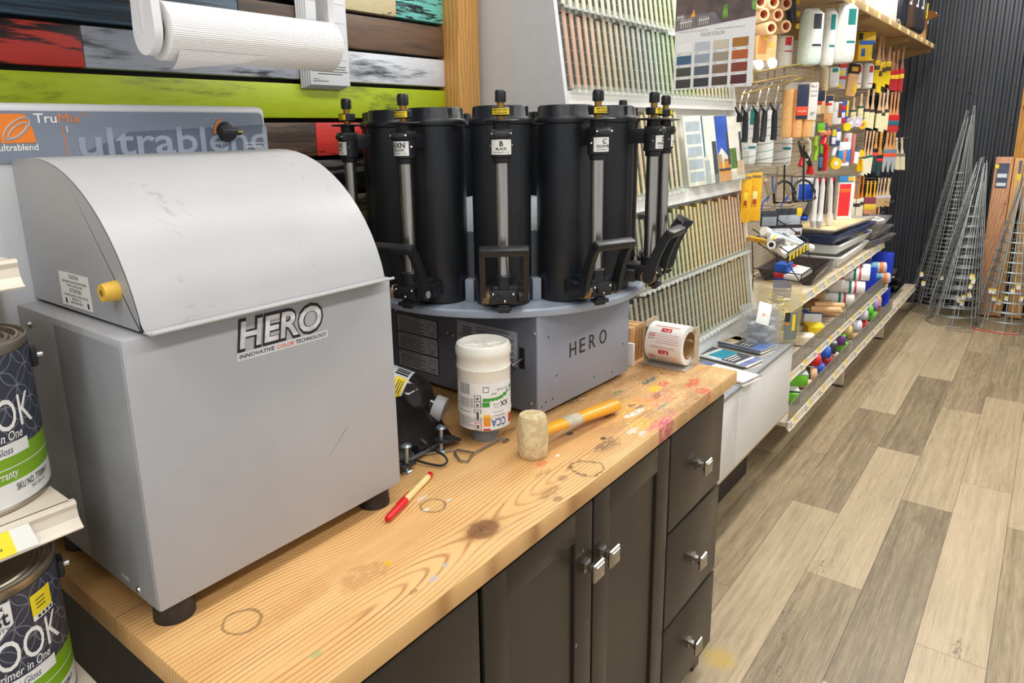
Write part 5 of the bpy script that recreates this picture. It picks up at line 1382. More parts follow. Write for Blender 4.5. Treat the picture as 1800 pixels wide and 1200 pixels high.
build_ledge()
# ================================================================== gondola with pegboard, shelves and the goods on it
GX0, GX1, GYB = 3.14, 6.62, 1.30
TAN = M((206, 192, 168), .5, var=.05, sc=8)
def build_gondola():
    rt = thing('gondola_shelving', 'long beige gondola of pegboard, shelves and price rails running to the black wall', 'shelving', (4.88, 1.1, 0))
    t = NT('pegboard'); v = t.obj(); x, y, z = t.sep(v)
    a = t.math('SUBTRACT', t.math('PINGPONG', x, .0127), .0127); b_ = t.math('SUBTRACT', t.math('PINGPONG', z, .0127), .0127)
    d = t.math('SQRT', t.math('ADD', t.math('MULTIPLY', a, a), t.math('MULTIPLY', b_, b_)))
    n = t.noise(v, 6, 3)
    t.out(t.mix(t.math('LESS_THAN', d, .0032), t.mix(n, lin((198, 182, 154)), lin((214, 200, 174))), lin((70, 60, 48))), .6, 0.0)
    b = MB(t.m); b.box(GX0, GX1, GYB, GYB+.012, .30, 2.4); b.build('pegboard', rt, True)
    for x in (GX0+.01, 4.36, 5.58, GX1-.02):
        b = MB(TAN); b.box(x-.014, x+.014, GYB-.012, GYB+.03, 0, 2.45, .002); b.build('upright', rt, True)
    L_ = ((.80, .231, .187, GX0-.03), (.85, .405, .371, GX0), (.90, .715, .668, GX0+.05))
    for k, (yf_, zt, zb, x0) in enumerate(L_):
        for i, (xa, xb) in enumerate(((x0, 4.345), (4.349, 5.62), (5.624, GX1))):
            if k and i == 2: continue
            b = MB(TAN); b.box(xa, xb, yf_+.006, GYB-.014, zt-.025, zt-.004, .002); b.build('shelf', rt, True)
            b = MB(M((216, 204, 182), .45, var=.05)); q = [(yf_+.01, zt), (yf_, zt), (yf_-.002, zt-.006), (yf_+.003, zt-.012), (yf_+.002, zb+.012), (yf_-.006, zb+.002), (yf_-.004, zb), (yf_+.006, zb+.008), (yf_+.01, zb+.014)]
            b.at(Matrix(((0, 0, 1, xa), (1, 0, 0, 0), (0, 1, 0, 0), (0, 0, 0, 1)))); b.prism(q, 0, xb-xa); b.use(M((236, 232, 222), .3)); b.prism([(yf_+.0, zt-.013), (yf_+.004, zt-.013), (yf_+.003, zb+.012), (yf_-.001, zb+.012)], .01, xb-xa-.01); rl = b.build('price_rail', rt, True)
            # price tags clipped to this rail
            n = 5
            for j in range(n):
                xc = xa+(xb-xa)*(j+.35+.25*((j*3+k+i) % 3)/2)/n
                if xc > xb-.06: continue
                g = MB(M((248, 216, 40), .5)); g.at(Matrix(((1, 0, 0, xc), (0, 1, .12, yf_-.0035), (0, 0, 1, zb+.004), (0, 0, 0, 1))))
                g.box(-.026, .030, -.0012, 0, -.006, zt-zb+.002); g.use(PAPER); g.box(-.052, -.014, -.0022, -.0011, -.004, zt-zb-.004); g.box(.000, .024, -.0020, -.0011, .002, .012); g.use(INK); g.box(-.046, -.026, -.0026, -.0020, .012, .016); g.build('price_tag', rt, True)
    for x in (4.40, 5.60):
        for nm in ('foot',):
            b = MB(TAN); b.box(x-.02, x+.02, .845, GYB, .012, .185, .003); b.build('base_bracket', rt, True)
            b = MB(M((70, 66, 60), .5)); b.lathe([(.022, 0), (.022, .006), (.012, .012)], 14, (x, .86, 0)); b.build('leveller', rt, True)
    b = MB(M((110, 100, 88), .6)); b.box(GX0, GX1, 1.02, 1.03, .0, .18); b.build('kick_plate', rt, True)
    # wire fence fronts and dividers
    t = NT('wire_mesh'); v = t.obj(); x, y, z = t.sep(v)
    W = M((176, 174, 168), .35, .7); FM = glass((160, 156, 146), .42, .3)
    for k, (yy, z0, z1) in enumerate(((.806, .232, .312), (.856, .406, .488))):
        for i, (xa, xb) in enumerate(((GX0-.02+.02*k, 4.34), (4.36, 5.60))):
            b = MB(W); b.tube([(xa, yy, z1), (xb, yy, z1)], .0028, 6); b.tube([(xa, yy, z0+.004), (xb, yy, z0+.004)], .0022, 6)
            n = int((xb-xa)/.024)
            for j in range(n+1): xx = xa+(xb-xa)*j/n; b.cyl((xx, yy, z0), (xx, yy, z1), .0013, 4, cap=False)
            f = b.build('wire_fence', rt, True)
            b = MB(FM); b.box(xa+.01, xb-.01, yy+.003, yy+.0042, z0+.008, z1-.006); b.build('fence_backing', rt, True)
            for j in range(1 if k else 0):
                xx = (xa+.03, xb-.03)[j]; b = MB(W)
                for zz in (z0+.015, z0+.04, z0+.065): b.tube([(xx, yy+.004, zz), (xx, GYB-.05, zz)], .0016, 5)
                b.tube([(xx, yy+.004, z0+.005), (xx, yy+.004, z0+.07)], .0018, 5); b.build('wire_divider', rt, True)
    # top shelf over the pegboard
    for i, (xa, xb) in enumerate(((GX0, 4.345), (4.349, 5.59), (5.594, GX1))):
        b = MB(M((172, 142, 98), .45, var=.08, sc=6)); b.box(xa, xb, .872, GYB, 2.085, 2.105, .002); b.box(xa, xb, .866, .876, 2.075, 2.112, .002); b.build('top_shelf', rt, True)
        for xx in ((xa+.012, xb-.016) if i else (xb-.016,)):
            b = MB(M((172, 142, 98), .45, var=.08, sc=6)); b.at(Matrix(((0, 0, 1, xx), (1, 0, 0, 0), (0, 1, 0, 0), (0, 0, 0, 1)))); b.prism([(.88, 2.083), (GYB, 2.083), (GYB, 1.99), (1.20, 1.99), (.89, 2.055)], 0, .004); b.build('shelf_bracket', rt, True)
        for j in range(4):
            g = MB(M((236, 226, 200), .5)); xc = xa+(xb-xa)*(j+.5)/4; g.box(xc-.03, xc+.03, .8648, .8658, 2.080, 2.108); g.use(YELLOW); g.box(xc-.03, xc-.005, .8640, .8648, 2.082, 2.106); g.build('price_tag', rt, True)
build_gondola()

# ---- helpers for things hanging on the pegboard
YM = 1.08
at0 = at
def at(px, py, X=None, Y=None, Z=None):
    # goods near the black wall hang a little further out, none beyond the end of the pegboard
    if Y is not None and py < 412 and px > 1290:
        if px > 1480: Y = Y-(px-1480)*.0010
        p = at0(px, py, Y=Y)
        return p if p.x < 6.56 else at0(px, py, X=6.56)
    return at0(px, py, X, Y, Z)
def px2m(P): return depth(P)/FPX
TH = R(-50)
HOOKM = M((170, 168, 164), .3, .9)
_hooks = []
def hook(P, top):
    """peg rod from the board to a hanging thing's hole"""
    b = MB(HOOKM); b.tube([(P.x, GYB-.001, top+.008), (P.x, P.y-.005, top+.006), (P.x, P.y-.022, top+.016)], .0022, 6)
    o = b.build('peg_hook', origin=(P.x, GYB, top+.008)); tag(o, 'thin metal peg hook sticking out of the pegboard and holding goods', 'peg hook', 'hooks on the pegboard')

def place(x0, y0, x1, y1, Y=YM):
    cx, cy = (x0+x1)/2, (y0+y1)/2; P = at(cx, cy, Y=Y); k = px2m(P)
    return P, (x1-x0)*k, (y1-y0)*k

def pack(rect, col, bands, label, cat='pack', Y=YM, th=.018, name='hanging_pack', yaw=TH, group=None, hk=True, tilt=0.0, header=True):
    """carded or bagged goods: body with printed bands (x0,x1,z0,z1 as fractions, colour)"""
    P, w, h = place(*rect, Y=Y); w /= .93
    rt = thing(name, label, cat, (P.x, P.y, P.z-h/2), yaw, group)
    if tilt: rt.rotation_euler = (0, tilt, yaw)
    b = MB(M(col, .45, var=.08, sc=40)); b.box(-w/2, w/2, -th/2, th/2, 0, h, min(.006, th*.3)); b.build('body', rt)
    for j, (a0, a1, b0, b1, c) in enumerate(bands):
        b = MB(M(c, .45, var=.04)); b.box((a0-.5)*w, (a1-.5)*w, -th/2-.0012-.0004*j, th/2+.0012+.0004*j, b0*h, b1*h, .0005); b.build('printed_band', rt)
    if hk: hook(P, P.z+h/2)
    return rt

def cover(rect, col, label, lab=None, Y=YM, cat='roller cover', stripes=None, group=None, name='roller_cover', hk=True, lab_y=(.3, .9), yaw=TH):
    """bagged roller sleeve: soft cylinder in clear film with a printed label"""
    P, w, h = place(*rect, Y=Y); r = w/2
    rt = thing(name, label, cat, (P.x, P.y, P.z-h/2), yaw, group)
    b = MB(M(col, .8, var=.06, sc=60, bump=.3)); b.lathe([(r*.55, 0), (r*.86, h*.012), (r*.97, h*.05), (r, h*.15), (r, h*.82), (r*.95, h*.90), (r*.80, h*.94), (r*.3, h*.95)], 22); bd = b.build('sleeve', rt)
    if stripes:
        b = MB(M(stripes, .7))
        n = max(3, int(h/.045))
        for i in range(n):
            z = h*(.08+.78*i/n); pts = []
            for k in range(13):
                a = R(150+k*20); pts.append((r*1.005*math.cos(a), r*1.005*math.sin(a), z+.03*k/12))
            b.tube(pts, .0013, 4)
        b.build('stripes', rt)
    if lab:
        b = MB(M((240, 240, 238), .5)); b.patch_cyl(r*1.012, R(252), R(330), h*lab_y[0], h*lab_y[1], 8)
        b.use(M(lab, .5)); b.patch_cyl(r*1.02, R(256), R(300), h*(lab_y[1]-.28), h*(lab_y[1]-.02), 6); b.patch_cyl(r*1.02, R(256), R(312), h*(lab_y[0]+.02), h*(lab_y[0]+.06), 6); b.build('label', rt)
    b = MB(glass((240, 244, 240), .35, .15)); b.prism([(-r*.8, h*.93), (r*.8, h*.93), (r*.6, h), (-r*.6, h)], -.001, .001) if False else b.add([(-r*.85, -.002, h*.93), (r*.85, -.002, h*.93), (r*.6, 0, h), (-r*.6, 0, h), (-r*.85, .002, h*.93), (r*.85, .002, h*.93)], [(0, 1, 2, 3), (5, 4, 3, 2)]); b.build('bag_header', rt)
    if hk: hook(P, P.z+h/2)
    return rt

def brush(x, top, bot, label, hc, fc, bc, w=7, f=(.50, .60), Y=YM, taper=1.0, tip=None, dx=0.0, band=None, hk=False, cat='paint brush', name='paint_brush', fb=.55):
    """paint brush hanging by its handle; f = where the ferrule lies (fractions from the top)"""
    P, ww, h = place(x-w/2, top, x+w/2, bot, Y=Y)
    rt = thing(name, label, cat, (P.x, P.y, P.z-h/2), TH)
    k = px2m(P); rt.rotation_euler = (0, math.atan2(-dx*k, h), TH)
    z1 = h*(1-f[0]); z0 = h*(1-f[1]); hw = ww*.5
    b = MB(M(hc, .4, var=.12, sc=60, stretch=(1, 1, .1))); b.at(Matrix.Diagonal((1, fb, 1, 1)))
    b.lathe([(hw*.34, h), (hw*.50, h*.985), (hw*.42, z1+(h-z1)*.55), (hw*.40, z1+(h-z1)*.35), (hw*.78, z1+(h-z1)*.06), (hw*.80, z1)], 12); b.build('handle', rt)
    b = MB(M(fc, .35, .3)); b.box(-hw, hw, -hw*fb, hw*fb, z0, z1, .0015)
    if band: b.use(M(band, .45)); b.box(-hw*1.03, hw*1.03, -hw*fb*1.05, hw*fb*1.05, z0, z0+(z1-z0)*.45, .001)
    b.build('ferrule', rt)
    b = MB(M(bc, .8, var=.2, sc=90, stretch=(8, 8, 1))); t_ = taper
    vs = [(-hw*.96, -hw*fb*.9, z0), (hw*.96, -hw*fb*.9, z0), (hw*.96, hw*fb*.9, z0), (-hw*.96, hw*fb*.9, z0), (-hw*t_, -hw*fb*.5*t_, h*.04), (hw*t_, -hw*fb*.5*t_, 0), (hw*t_, hw*fb*.5*t_, 0), (-hw*t_, hw*fb*.5*t_, h*.04)]
    b.add(vs, [(0, 1, 5, 4), (1, 2, 6, 5), (2, 3, 7, 6), (3, 0, 4, 7), (4, 5, 6, 7), (0, 3, 2, 1)]); b.build('bristles', rt)
    if hk: hook(P, P.z+h/2-.01)
    return rt

def stick_tool(pts, segs, label, cat, Y=YM, name='hand_tool', hk=True, flat=.5):
    """hand tool drawn along picture points: segs = [(radius px, colour, part name, i0, i1)]"""
    W3 = [at(px, py, Y=Y) for px, py in pts]; base = W3[-1]
    rt = thing(name, label, cat, (base.x, base.y, min(p.z for p in W3)), 0)
    k = px2m(base)
    for rad, c, nm, i0, i1 in segs:
        q = W3[i0:i1+1]; b = MB(M(c, .4, var=.06))
        rr = [(r_*k) for r_ in rad] if isinstance(rad, (list, tuple)) else rad*k
        b.tube(q, rr, 9); b.build(nm, rt, True)
    if hk: hook(W3[0], W3[0].z)
    return rt

def disc(cx, cy, rpx, c, label, cat='tape disc', Y=YM, th=.02, core=None, name='disc_pack'):
    P = at(cx, cy, Y=Y); r = rpx*px2m(P); rt = thing(name, label, cat, (P.x, P.y, P.z-r), TH)
    b = MB(M(c, .5)); b.cyl((0, -th/2, r), (0, th/2, r), r, 24); b.build('disc', rt)
    if core: b = MB(M(core, .5)); b.cyl((0, -th/2-.002, r), (0, th/2+.002, r), r*.42, 18); b.build('centre', rt)
    hook(P, P.z+r)
    return rt

def goods():
    WHT = (240, 240, 234); TEAL = (20, 132, 126); PEACH = (246, 190, 124); NAVY = (44, 54, 86)
    # ---------------- bag of foam rollers end-on, nearest the camera
    P0 = at(1357, 30, Y=1.0); k = px2m(P0); rt = thing('foam_roller_bag', 'hanging bag of peach foam rollers seen end-on beside the swatch leaflet', 'roller bag', P0)
    dv = Vector((.62, .78, 0)).normalized()
    for cx, cy in ((1337, 3), (1360, 4), (1343, 25), (1368, 26), (1356, 49), (1382, 46), (1383, 6)):
        p = at(cx, cy, Y=1.0); ro = 11.5*k; ri = 7*k
        b = MB(M((250, 214, 168), .8, bump=.3)); T = Matrix.Translation(p) @ dv.to_track_quat('Z', 'Y').to_matrix().to_4x4(); b.at(T)
        b.lathe([(ri, 0), (ro*.93, 0), (ro, .006), (ro, .17), (ro*.9, .175), (ri, .175)], 24, cap=False); b.use(M((226, 150, 110), .6)); b.lathe([(ri, .175), (ri, 0)], 20, cap=False); b.build('foam_roller', rt, True)
    b = MB(M(NAVY, .5)); q = [at(1388, 0, Y=1.01), at(1399, -2, Y=1.02), at(1400, 36, Y=1.02), at(1392, 38, Y=1.01)]; off = Vector((.03, .03, 0)); b.add([*q, *[p+off for p in q]], [(0, 1, 2, 3), (7, 6, 5, 4), (0, 4, 5, 1), (1, 5, 6, 2), (2, 6, 7, 3), (3, 7, 4, 0)]); b.build('header_card', rt, True)
    b = MB(YELLOW)
    for cy in (3, 24, 46): p = at(1403, cy, Y=1.03); b.cyl(p, p+Vector((.004, .005, 0)), 5*k, 14)
    b.use(ORANGE); b.build('price_dots', rt, True); hook(Vector((P0.x, 1.02, 0)), at(1360, -12, Y=1.02).z)
    pack((1326, 64, 1360, 108), (244, 200, 140), [(.1, .5, .3, .95, (236, 160, 90)), (.6, .8, .55, .7, (250, 210, 60)), (.3, .5, .8, .95, (250, 210, 60))], 'peach roller refill pack with yellow dots, under the foam roller bag', 'refill pack', Y=1.04, th=.05)
    cover((1362, 64, 1392, 118), (246, 244, 236), 'white roller cover with a red label under the foam roller bag', (214, 40, 44), Y=1.06, lab_y=(.45, .95))
    for cx, cy, r, nm in ((1335, 114, 9, 'left'), (1358, 111, 9.5, 'right')):
        p = at(cx, cy, Y=1.0); r_ = r*px2m(p); b = MB(M((248, 248, 244), .7)); b.cyl(p, p+Vector((.10, .13, 0)), r_, 22); o = b.build('mini_roller', origin=p); tag(o, '%s white mini roller lying end-on on the brass wire rack' % nm, 'mini roller')
    # brass wire rack
    b = MB(M((206, 176, 96), .3, .8)); A_, B_ = at(1322, 128, Y=1.02), at(1404, 113, Y=.96); C_, D_ = at(1322, 146, Y=.95), at(1392, 133, Y=.93)
    for p, q in ((A_, B_), (C_, D_), (at(1304, 166, Y=.97), at(1408, 138, Y=.93)), (B_, at(1428, 119, Y=1.0)), (at(1428, 119, Y=1.0), at(1427, 138, Y=1.0)), (at(1427, 138, Y=1.0), D_), (A_, at(1330, 122, Y=1.28)), (at(1428, 119, Y=1.0), at(1440, 122, Y=1.28)), (C_, A_)): b.tube([p, q], .0035, 8)
    o = b.build('wire_rack', origin=C_); tag(o, 'brass coloured wire rack holding roller frames above the striped covers', 'wire rack')
    # roller frames with black grips
    for i, (hx, ht, hb, tx, ty, lean) in enumerate(((1300, 192, 214, 1318, 150, 0), (1311, 190, 250, 1330, 148, -3), (1331, 190, 250, 1350, 142, -4), (1345, 188, 247, 1362, 138, -6), (1362, 186, 246, 1378, 134, -3))):
        Y = 1.0; rt = thing('paint_roller', '%s of the five black-handled roller frames hanging on the brass wire rack' % ['leftmost', 'second from left', 'middle', 'fourth from left', 'rightmost'][i], 'paint roller', at(hx, hb, Y=Y), 0, 'roller frames on the wire rack')
        b = MB(CHROME); b.tube([at(tx, ty-14, Y=Y+.10), at(tx, ty, Y=Y), at(hx+6, (ty+ht)/2-6, Y=Y), at(hx+1, ht-8, Y=Y), at(hx, ht+10, Y=Y)], .0035, 8); b.build('wire_shank', rt, True)
        k = px2m(at(hx, hb, Y=Y)); b = MB(BLK); pts = [at(hx, ht+8, Y=Y), at(hx+lean*.2, ht+18, Y=Y), at(hx+lean*.6, hb-10, Y=Y), at(hx+lean, hb, Y=Y)]; b.tube(pts, [4*k, 5*k, 5.2*k, 5.4*k], 12)
        for s in (-1, 1): b.tube([at(hx, ht+10, Y=Y), at(hx+s*5, ht+3, Y=Y), at(hx+s*8, ht-4, Y=Y)], [3*k, 2*k, 1.2*k], 8)
        b.build('grip', rt, True)
    covers = [((1300, 186, 1330, 288), 'leftmost'), ((1328, 190, 1360, 291), 'middle'), ((1358, 184, 1392, 291), 'rightmost')]
    for rc, nm in covers: cover(rc, (244, 246, 242), '%s white roller cover with teal diagonal stripes behind the black-handled frames' % nm, TEAL if nm != 'middle' else None, Y=1.12, stripes=TEAL, group='teal striped roller covers', lab_y=(.25, .95))
    cover((1405, 18, 1444, 113), (222, 238, 226), 'pale green roller cover bag with a dark printed label under the top shelf', (50, 54, 66), Y=.95)
    cover((1444, 18, 1468, 114), WHT, 'slim white roller cover bag with a teal label, between two wider bags', TEAL, Y=.93)
    cover((1466, 9, 1503, 109), WHT, 'widest white roller cover bag with a teal label, left of the yellow sprayer pack', TEAL, Y=.88)
    pack((1506, 58, 1534, 106), (246, 200, 30), [(0.05, .95, .55, .70, (40, 110, 200)), (.2, .42, .15, .42, (40, 90, 190)), (.0, .22, .72, .95, (40, 40, 44)), (.85, 1.0, .05, .6, (44, 46, 54))], 'yellow boxed sprayer pack with a blue band under the top shelf', 'sprayer pack', Y=1.04, th=.05)
    # ---------------- row under the bags
    cover((1441, 118, 1456, 160), (226, 206, 170), 'tan mini roller cover left of the small white and green pack', None)
    pack((1457, 119, 1473, 153), (238, 240, 234), [(.2, .8, .75, .95, TEAL), (.1, .9, .05, .2, (226, 232, 220))], 'small white pack with a green corner label, under the slim white bag', 'mini rollers', th=.03)
    pack((1474, 112, 1486, 156), (196, 200, 214), [(0, 1, .82, 1, (206, 40, 50)), (0, .6, .55, .72, (246, 214, 30)), (.1, 1, .38, .50, (220, 60, 56)), (0, .5, .05, .22, (246, 214, 30))], 'narrow pack with red, yellow and lilac print under the widest bag', 'tool pack')
    pack((1487, 114, 1504, 168), (238, 190, 130), [(0, 1, .70, 1, (40, 34, 30)), (.2, .8, .78, .92, (230, 170, 40)), (.6, 1, .1, .4, (246, 200, 60))], 'orange pack with a black and amber header beside the white roller pair', 'tool pack', tilt=.10)
    for x0, x1, nm in ((1500, 1514, 'left'), (1516, 1534, 'right')): cover((x0, 112, x1, 155), (246, 244, 238), '%s white roller of the tilted pair with red labels' % nm, (210, 50, 50), lab_y=(.15, .9), group='white roller pair')
    # long wooden handled scrapers, yellow then red heads
    for i, (x, t_, bt) in enumerate(((1541, 66, 146), (1548, 64, 163), (1555, 66, 152), (1562, 68, 148))):
        brush(x, t_, bt, '%s of the four long-handled scrapers with yellow heads under the top shelf' % ['leftmost', 'second', 'third', 'rightmost'][i], (214, 166, 122), (244, 202, 24), (248, 208, 20), w=9, f=(.50, .70), dx=(-4, 5, 6, 0)[i], cat='scraper', name='scraper', band=(90, 60, 30), hk=(i % 2 == 0))
    for i, (x, t_, bt) in enumerate(((1568, 92, 158), (1576, 88, 160), (1585, 84, 160))):
        brush(x, t_, bt, '%s of the three long-handled brushes with red and yellow bands nearest the black wall' % ['leftmost', 'middle', 'rightmost'][i], (212, 150, 106), (206, 30, 34), (176, 34, 34), w=8, f=(.48, .70), band=(244, 204, 30), hk=True)
    for i, x in enumerate((1536, 1544, 1552, 1559, 1566, 1573)):
        brush(x, 62+2*i, 112+i*3, 'bare wooden dowel, %s from the left behind the long-handled scrapers' % ORD[i], (206, 160, 118), (196, 150, 108), (190, 146, 104), w=5, f=(.70, .80), Y=1.16, cat='dowel', name='wooden_dowel')
    # ---------------- second row
    P, w, h = place(1377, 148, 1428, 243, Y=1.0); w /= .93; rt = thing('roller_pack', 'peach roller three-pack with a navy and red label and a tall white tag', 'roller pack', (P.x, P.y, P.z-h/2), TH); r = w/6
    for k in (-1, 0, 1):
        b = MB(M(PEACH, .8, var=.06, sc=60, bump=.3)); b.lathe([(r*.5, 0), (r*.9, .004), (r*.99, .012), (r*.99, h*.84), (r*.9, h*.87), (r*.4, h*.875)], 20, (k*2*r, 0, h*.02)); b.build('roller', rt)
    b = MB(glass((240, 240, 236), .35, .15)); b.add([(-w*.5, -.003, h*.88), (w*.5, -.003, h*.88), (w*.32, 0, h*1.02), (-w*.32, 0, h*1.02), (-w*.5, .003, h*.88), (w*.5, .003, h*.88)], [(0, 1, 2, 3), (5, 4, 3, 2)]); b.build('bag_header', rt)
    for x0, x1, z0, z1, c in ((-.14, .22, .36, .97, NAVY), (-.14, .22, .42, .58, (238, 80, 40)), (.24, .52, .34, 1.0, (244, 238, 230))):
        b = MB(M(c, .45)); e = .0004*(z0 == .42); b.box(x0*w, x1*w, -r-.004-e, -r-.0015, z0*h, z1*h, .0005); b.build('label', rt)
    hook(P, P.z+h/2)
    b = MB(M((34, 34, 40), .5)); hh = 95*px2m(rt.location); ww = 51*px2m(rt.location)/.93
    for s, z, h_ in (('PACK', .90, .0085), ('4-3/8', .82, .0075), ('ROLLERS', .745, .007), ('SET', .42, .010)): b.text(s, h_*1.3, frame((ww*.38, -r-.0050, hh*z), (1, 0, 0), (0, 0, 1)), 'C', w=ww*.19 if len(s) > 3 else ww*.14)
    b.use(WHITE); b.text('MICROFIBER', .007, frame((ww*.04, -r-.0050, hh*.48), (1, 0, 0), (0, 0, 1)), 'C', w=ww*.28); b.build('lettering', rt)
    pack((1428, 160, 1448, 200), (230, 196, 150), [(.1, .9, .55, 1, (36, 44, 74)), (.2, .7, .40, .55, (220, 44, 40)), (.1, .6, .0, .35, (246, 226, 190))], 'small roller pack with a navy and red header beside the white tag', 'roller pack', th=.035)
    pack((1447, 168, 1462, 220), (238, 178, 112), [(.1, .9, .72, .98, (40, 50, 84)), (.4, .95, .40, .80, (244, 238, 230)), (.1, .8, .66, .74, (220, 50, 44))], 'peach roller pack with a white slip, beside the small navy-headed pack', 'roller pack', th=.03)
    pack((1462, 180, 1478, 218), (236, 236, 234), [(.55, .95, .3, .95, (130, 60, 66)), (.1, .5, .6, .9, (240, 240, 236))], 'white pack with a maroon panel left of the red and blue globe pack', 'roller pack', th=.03)
    pack((1473, 178, 1489, 216), (30, 92, 190), [(0, .8, .60, .80, (214, 40, 44)), (.1, .7, .25, .48, (236, 240, 246)), (0, .8, 0, .22, (196, 28, 36)), (.8, 1, .3, 1, (246, 214, 40))], 'red, white and blue pack with a yellow edge in the second row', 'tool pack')
    for i, (cx, cy, r, c) in enumerate(((1494, 216, 9, (198, 192, 210)), (1506, 214, 9, (206, 200, 214)))): disc(cx, cy, r, c, '%s pale lilac sanding disc in the second row' % ('left', 'right')[i], 'sanding disc', core=(230, 230, 236))
    disc(1488, 223, 7, (248, 214, 30), 'bright yellow disc below the lilac sanding discs', 'tape disc'); disc(1515, 219, 7.5, (246, 196, 40), 'yellow tape disc with a red core below the pale brushes', core=(226, 120, 40))
    for i, (x, t_, bt) in enumerate(((1500, 172, 214), (1513, 165, 208), (1524, 158, 224), (1533, 158, 226), (1545, 162, 226), (1551, 164, 232), (1558, 156, 228))):
        brush(x, t_, bt, 'pale bristle brush with a dark collar, %s from the left in the second row' % ORD[i], (224, 186, 144), (70, 62, 56) if i > 1 else (20, 98, 72), (234, 226, 180), w=9, f=(.50, .58), hk=(i % 2 == 0))
    for i, x in enumerate((1565, 1571, 1577)):
        brush(x, 163, 232, '%s of three orange-handled brushes with red and teal bands in the second row' % ['leftmost', 'middle', 'rightmost'][i], (220, 150, 94), (208, 30, 36), (198, 40, 44), w=7.5, f=(.56, .82), band=(40, 104, 120), hk=(i == 1))
    # ---------------- third row
    pack((1421, 204, 1432, 240), (226, 228, 208), [(.1, .9, .8, 1, (44, 56, 92)), (.6, 1, .75, .95, (246, 214, 40))], 'narrow cream tag pack with a yellow corner right of the peach three-pack', 'tag pack', th=.01)
    stick_tool([(1417, 243), (1421, 250), (1421, 268), (1418, 282)], [([3, 5, 4.5, 2], (236, 230, 204), 'blade', 0, 3)], 'cream plastic spatula hanging beside the red scissors', 'spatula')
    stick_tool([(1404, 250), (1408, 262), (1411, 275), (1408, 292)], [([2, 3, 3, 2], (50, 50, 52), 'blade', 0, 2), ([3, 6], (226, 40, 56), 'handle', 2, 3)], 'left pair of red-handled shears in the third row', 'shears')
    stick_tool([(1416, 268), (1420, 280), (1424, 290), (1424, 304)], [([2, 4, 4], (40, 40, 42), 'blade', 0, 2), ([4, 7], (228, 30, 36), 'handle', 2, 3)], 'right pair of red-handled shears below the cream spatula', 'shears')
    pack((1436, 216, 1453, 232), (96, 180, 40), [(.0, .75, .15, .8, (120, 200, 50)), (.75, 1, .1, 1, (110, 60, 140)), (.1, .9, 0, .18, (246, 214, 60))], 'green and purple carded pack above the lime scraper', 'carded pack', hk=True)
    pack((1440, 229, 1460, 238), (232, 130, 70), [(.0, .6, .2, .8, (226, 140, 140))], 'flat orange and pink pack below the green carded pack', 'carded pack')
    stick_tool([(1435, 240), (1433, 254), (1435, 262), (1432, 282)], [([3, 3.5, 4, 3], (160, 220, 40), 'grip', 0, 3)], 'lime green scraper handle in the third row', 'scraper')
    stick_tool([(1451, 238), (1447, 250), (1452, 258), (1449, 300)], [([2.5, 4.5, 4.5, 3.5], (232, 28, 34), 'grip', 0, 3)], 'long red curved scraper handle in the third row', 'scraper')
    pack((1440, 240, 1447, 300), (60, 66, 70), [(.1, .9, .5, .9, (120, 200, 60)), (.1, .9, .1, .4, (60, 140, 180))], 'dark backing card with green print left of the red scraper handle', 'carded pack', th=.006, Y=1.12)
    pack((1460, 226, 1476, 256), (60, 76, 130), [(.1, .5, .55, .95, (240, 216, 40)), (.55, 1, .3, .8, (236, 238, 244)), (.1, .5, .1, .5, (230, 232, 238))], 'navy and white carded pack above the big yellow tape disc', 'carded pack')
    stick_tool([(1470, 246), (1468, 258), (1464, 274)], [([3, 4.5, 3], (226, 228, 234), 'grip', 0, 2)], 'white curved utility knife above the big yellow tape disc', 'utility knife')
    disc(1467, 287, 10, (246, 206, 36), 'big yellow tape disc with a white centre in the third row', core=(246, 240, 214), th=.04)
    pack((1473, 250, 1492, 291), (226, 230, 236), [(.0, .38, .15, .65, (30, 140, 214)), (.40, .62, .1, .68, (240, 130, 90)), (.64, 1, .18, .68, (60, 130, 210)), (.1, .9, 0, .1, (246, 246, 246))], 'blue, orange and white bagged pack right of the yellow tape disc', 'bagged pack', th=.03)
    pack((1483, 234, 1496, 262), (208, 196, 196), [(.1, .5, .4, .7, (226, 80, 60)), (.5, .9, .1, .4, (240, 236, 236))], 'clear blister pack with a red mark in the third row', 'blister pack')
    pack((1496, 236, 1502, 288), (196, 120, 110), [(.2, .8, .1, .5, (220, 90, 80))], 'slim reddish blister pack left of the white scraper', 'blister pack')
    stick_tool([(1509, 258), (1505, 268), (1500, 288)], [([3, 5], (70, 70, 76), 'collar', 0, 1), ([6, 6.5], (232, 232, 236), 'head', 1, 2)], 'white headed scraper with a dark collar in the third row', 'scraper')
    disc(1512, 270, 6.5, (248, 204, 20), 'small yellow disc right of the white headed scraper'); 
    for i, x in enumerate((1508, 1514)): stick_tool([(x, 280), (x-1, 300)], [([2.5, 4], (246, 196, 20), 'grip', 0, 1)], '%s short yellow grip below the small yellow disc' % ('left', 'right')[i], 'grip tool')
    for i, x in enumerate((1518, 1524, 1530)):
        brush(x, 231, 309-2*i, '%s of three tan-handled brushes with green collars in the third row' % ['leftmost', 'middle', 'rightmost'][i], (224, 180, 142), (24, 108, 92), (236, 230, 200), w=7, f=(.56, .61), dx=-3, hk=(i == 1))
    brush(1538, 233, 303, 'dark bristle brush with a black and red collar, left of its wider twin', (214, 154, 70), (36, 34, 34), (40, 66, 70), w=9, f=(.40, .58), band=(236, 70, 60), taper=.6, hk=True)
    brush(1546, 231, 310, 'wide dark bristle brush with a red collar and an amber handle', (216, 150, 60), (40, 36, 34), (44, 68, 70), w=11, f=(.52, .66), band=(240, 36, 34), taper=.55, hk=True)
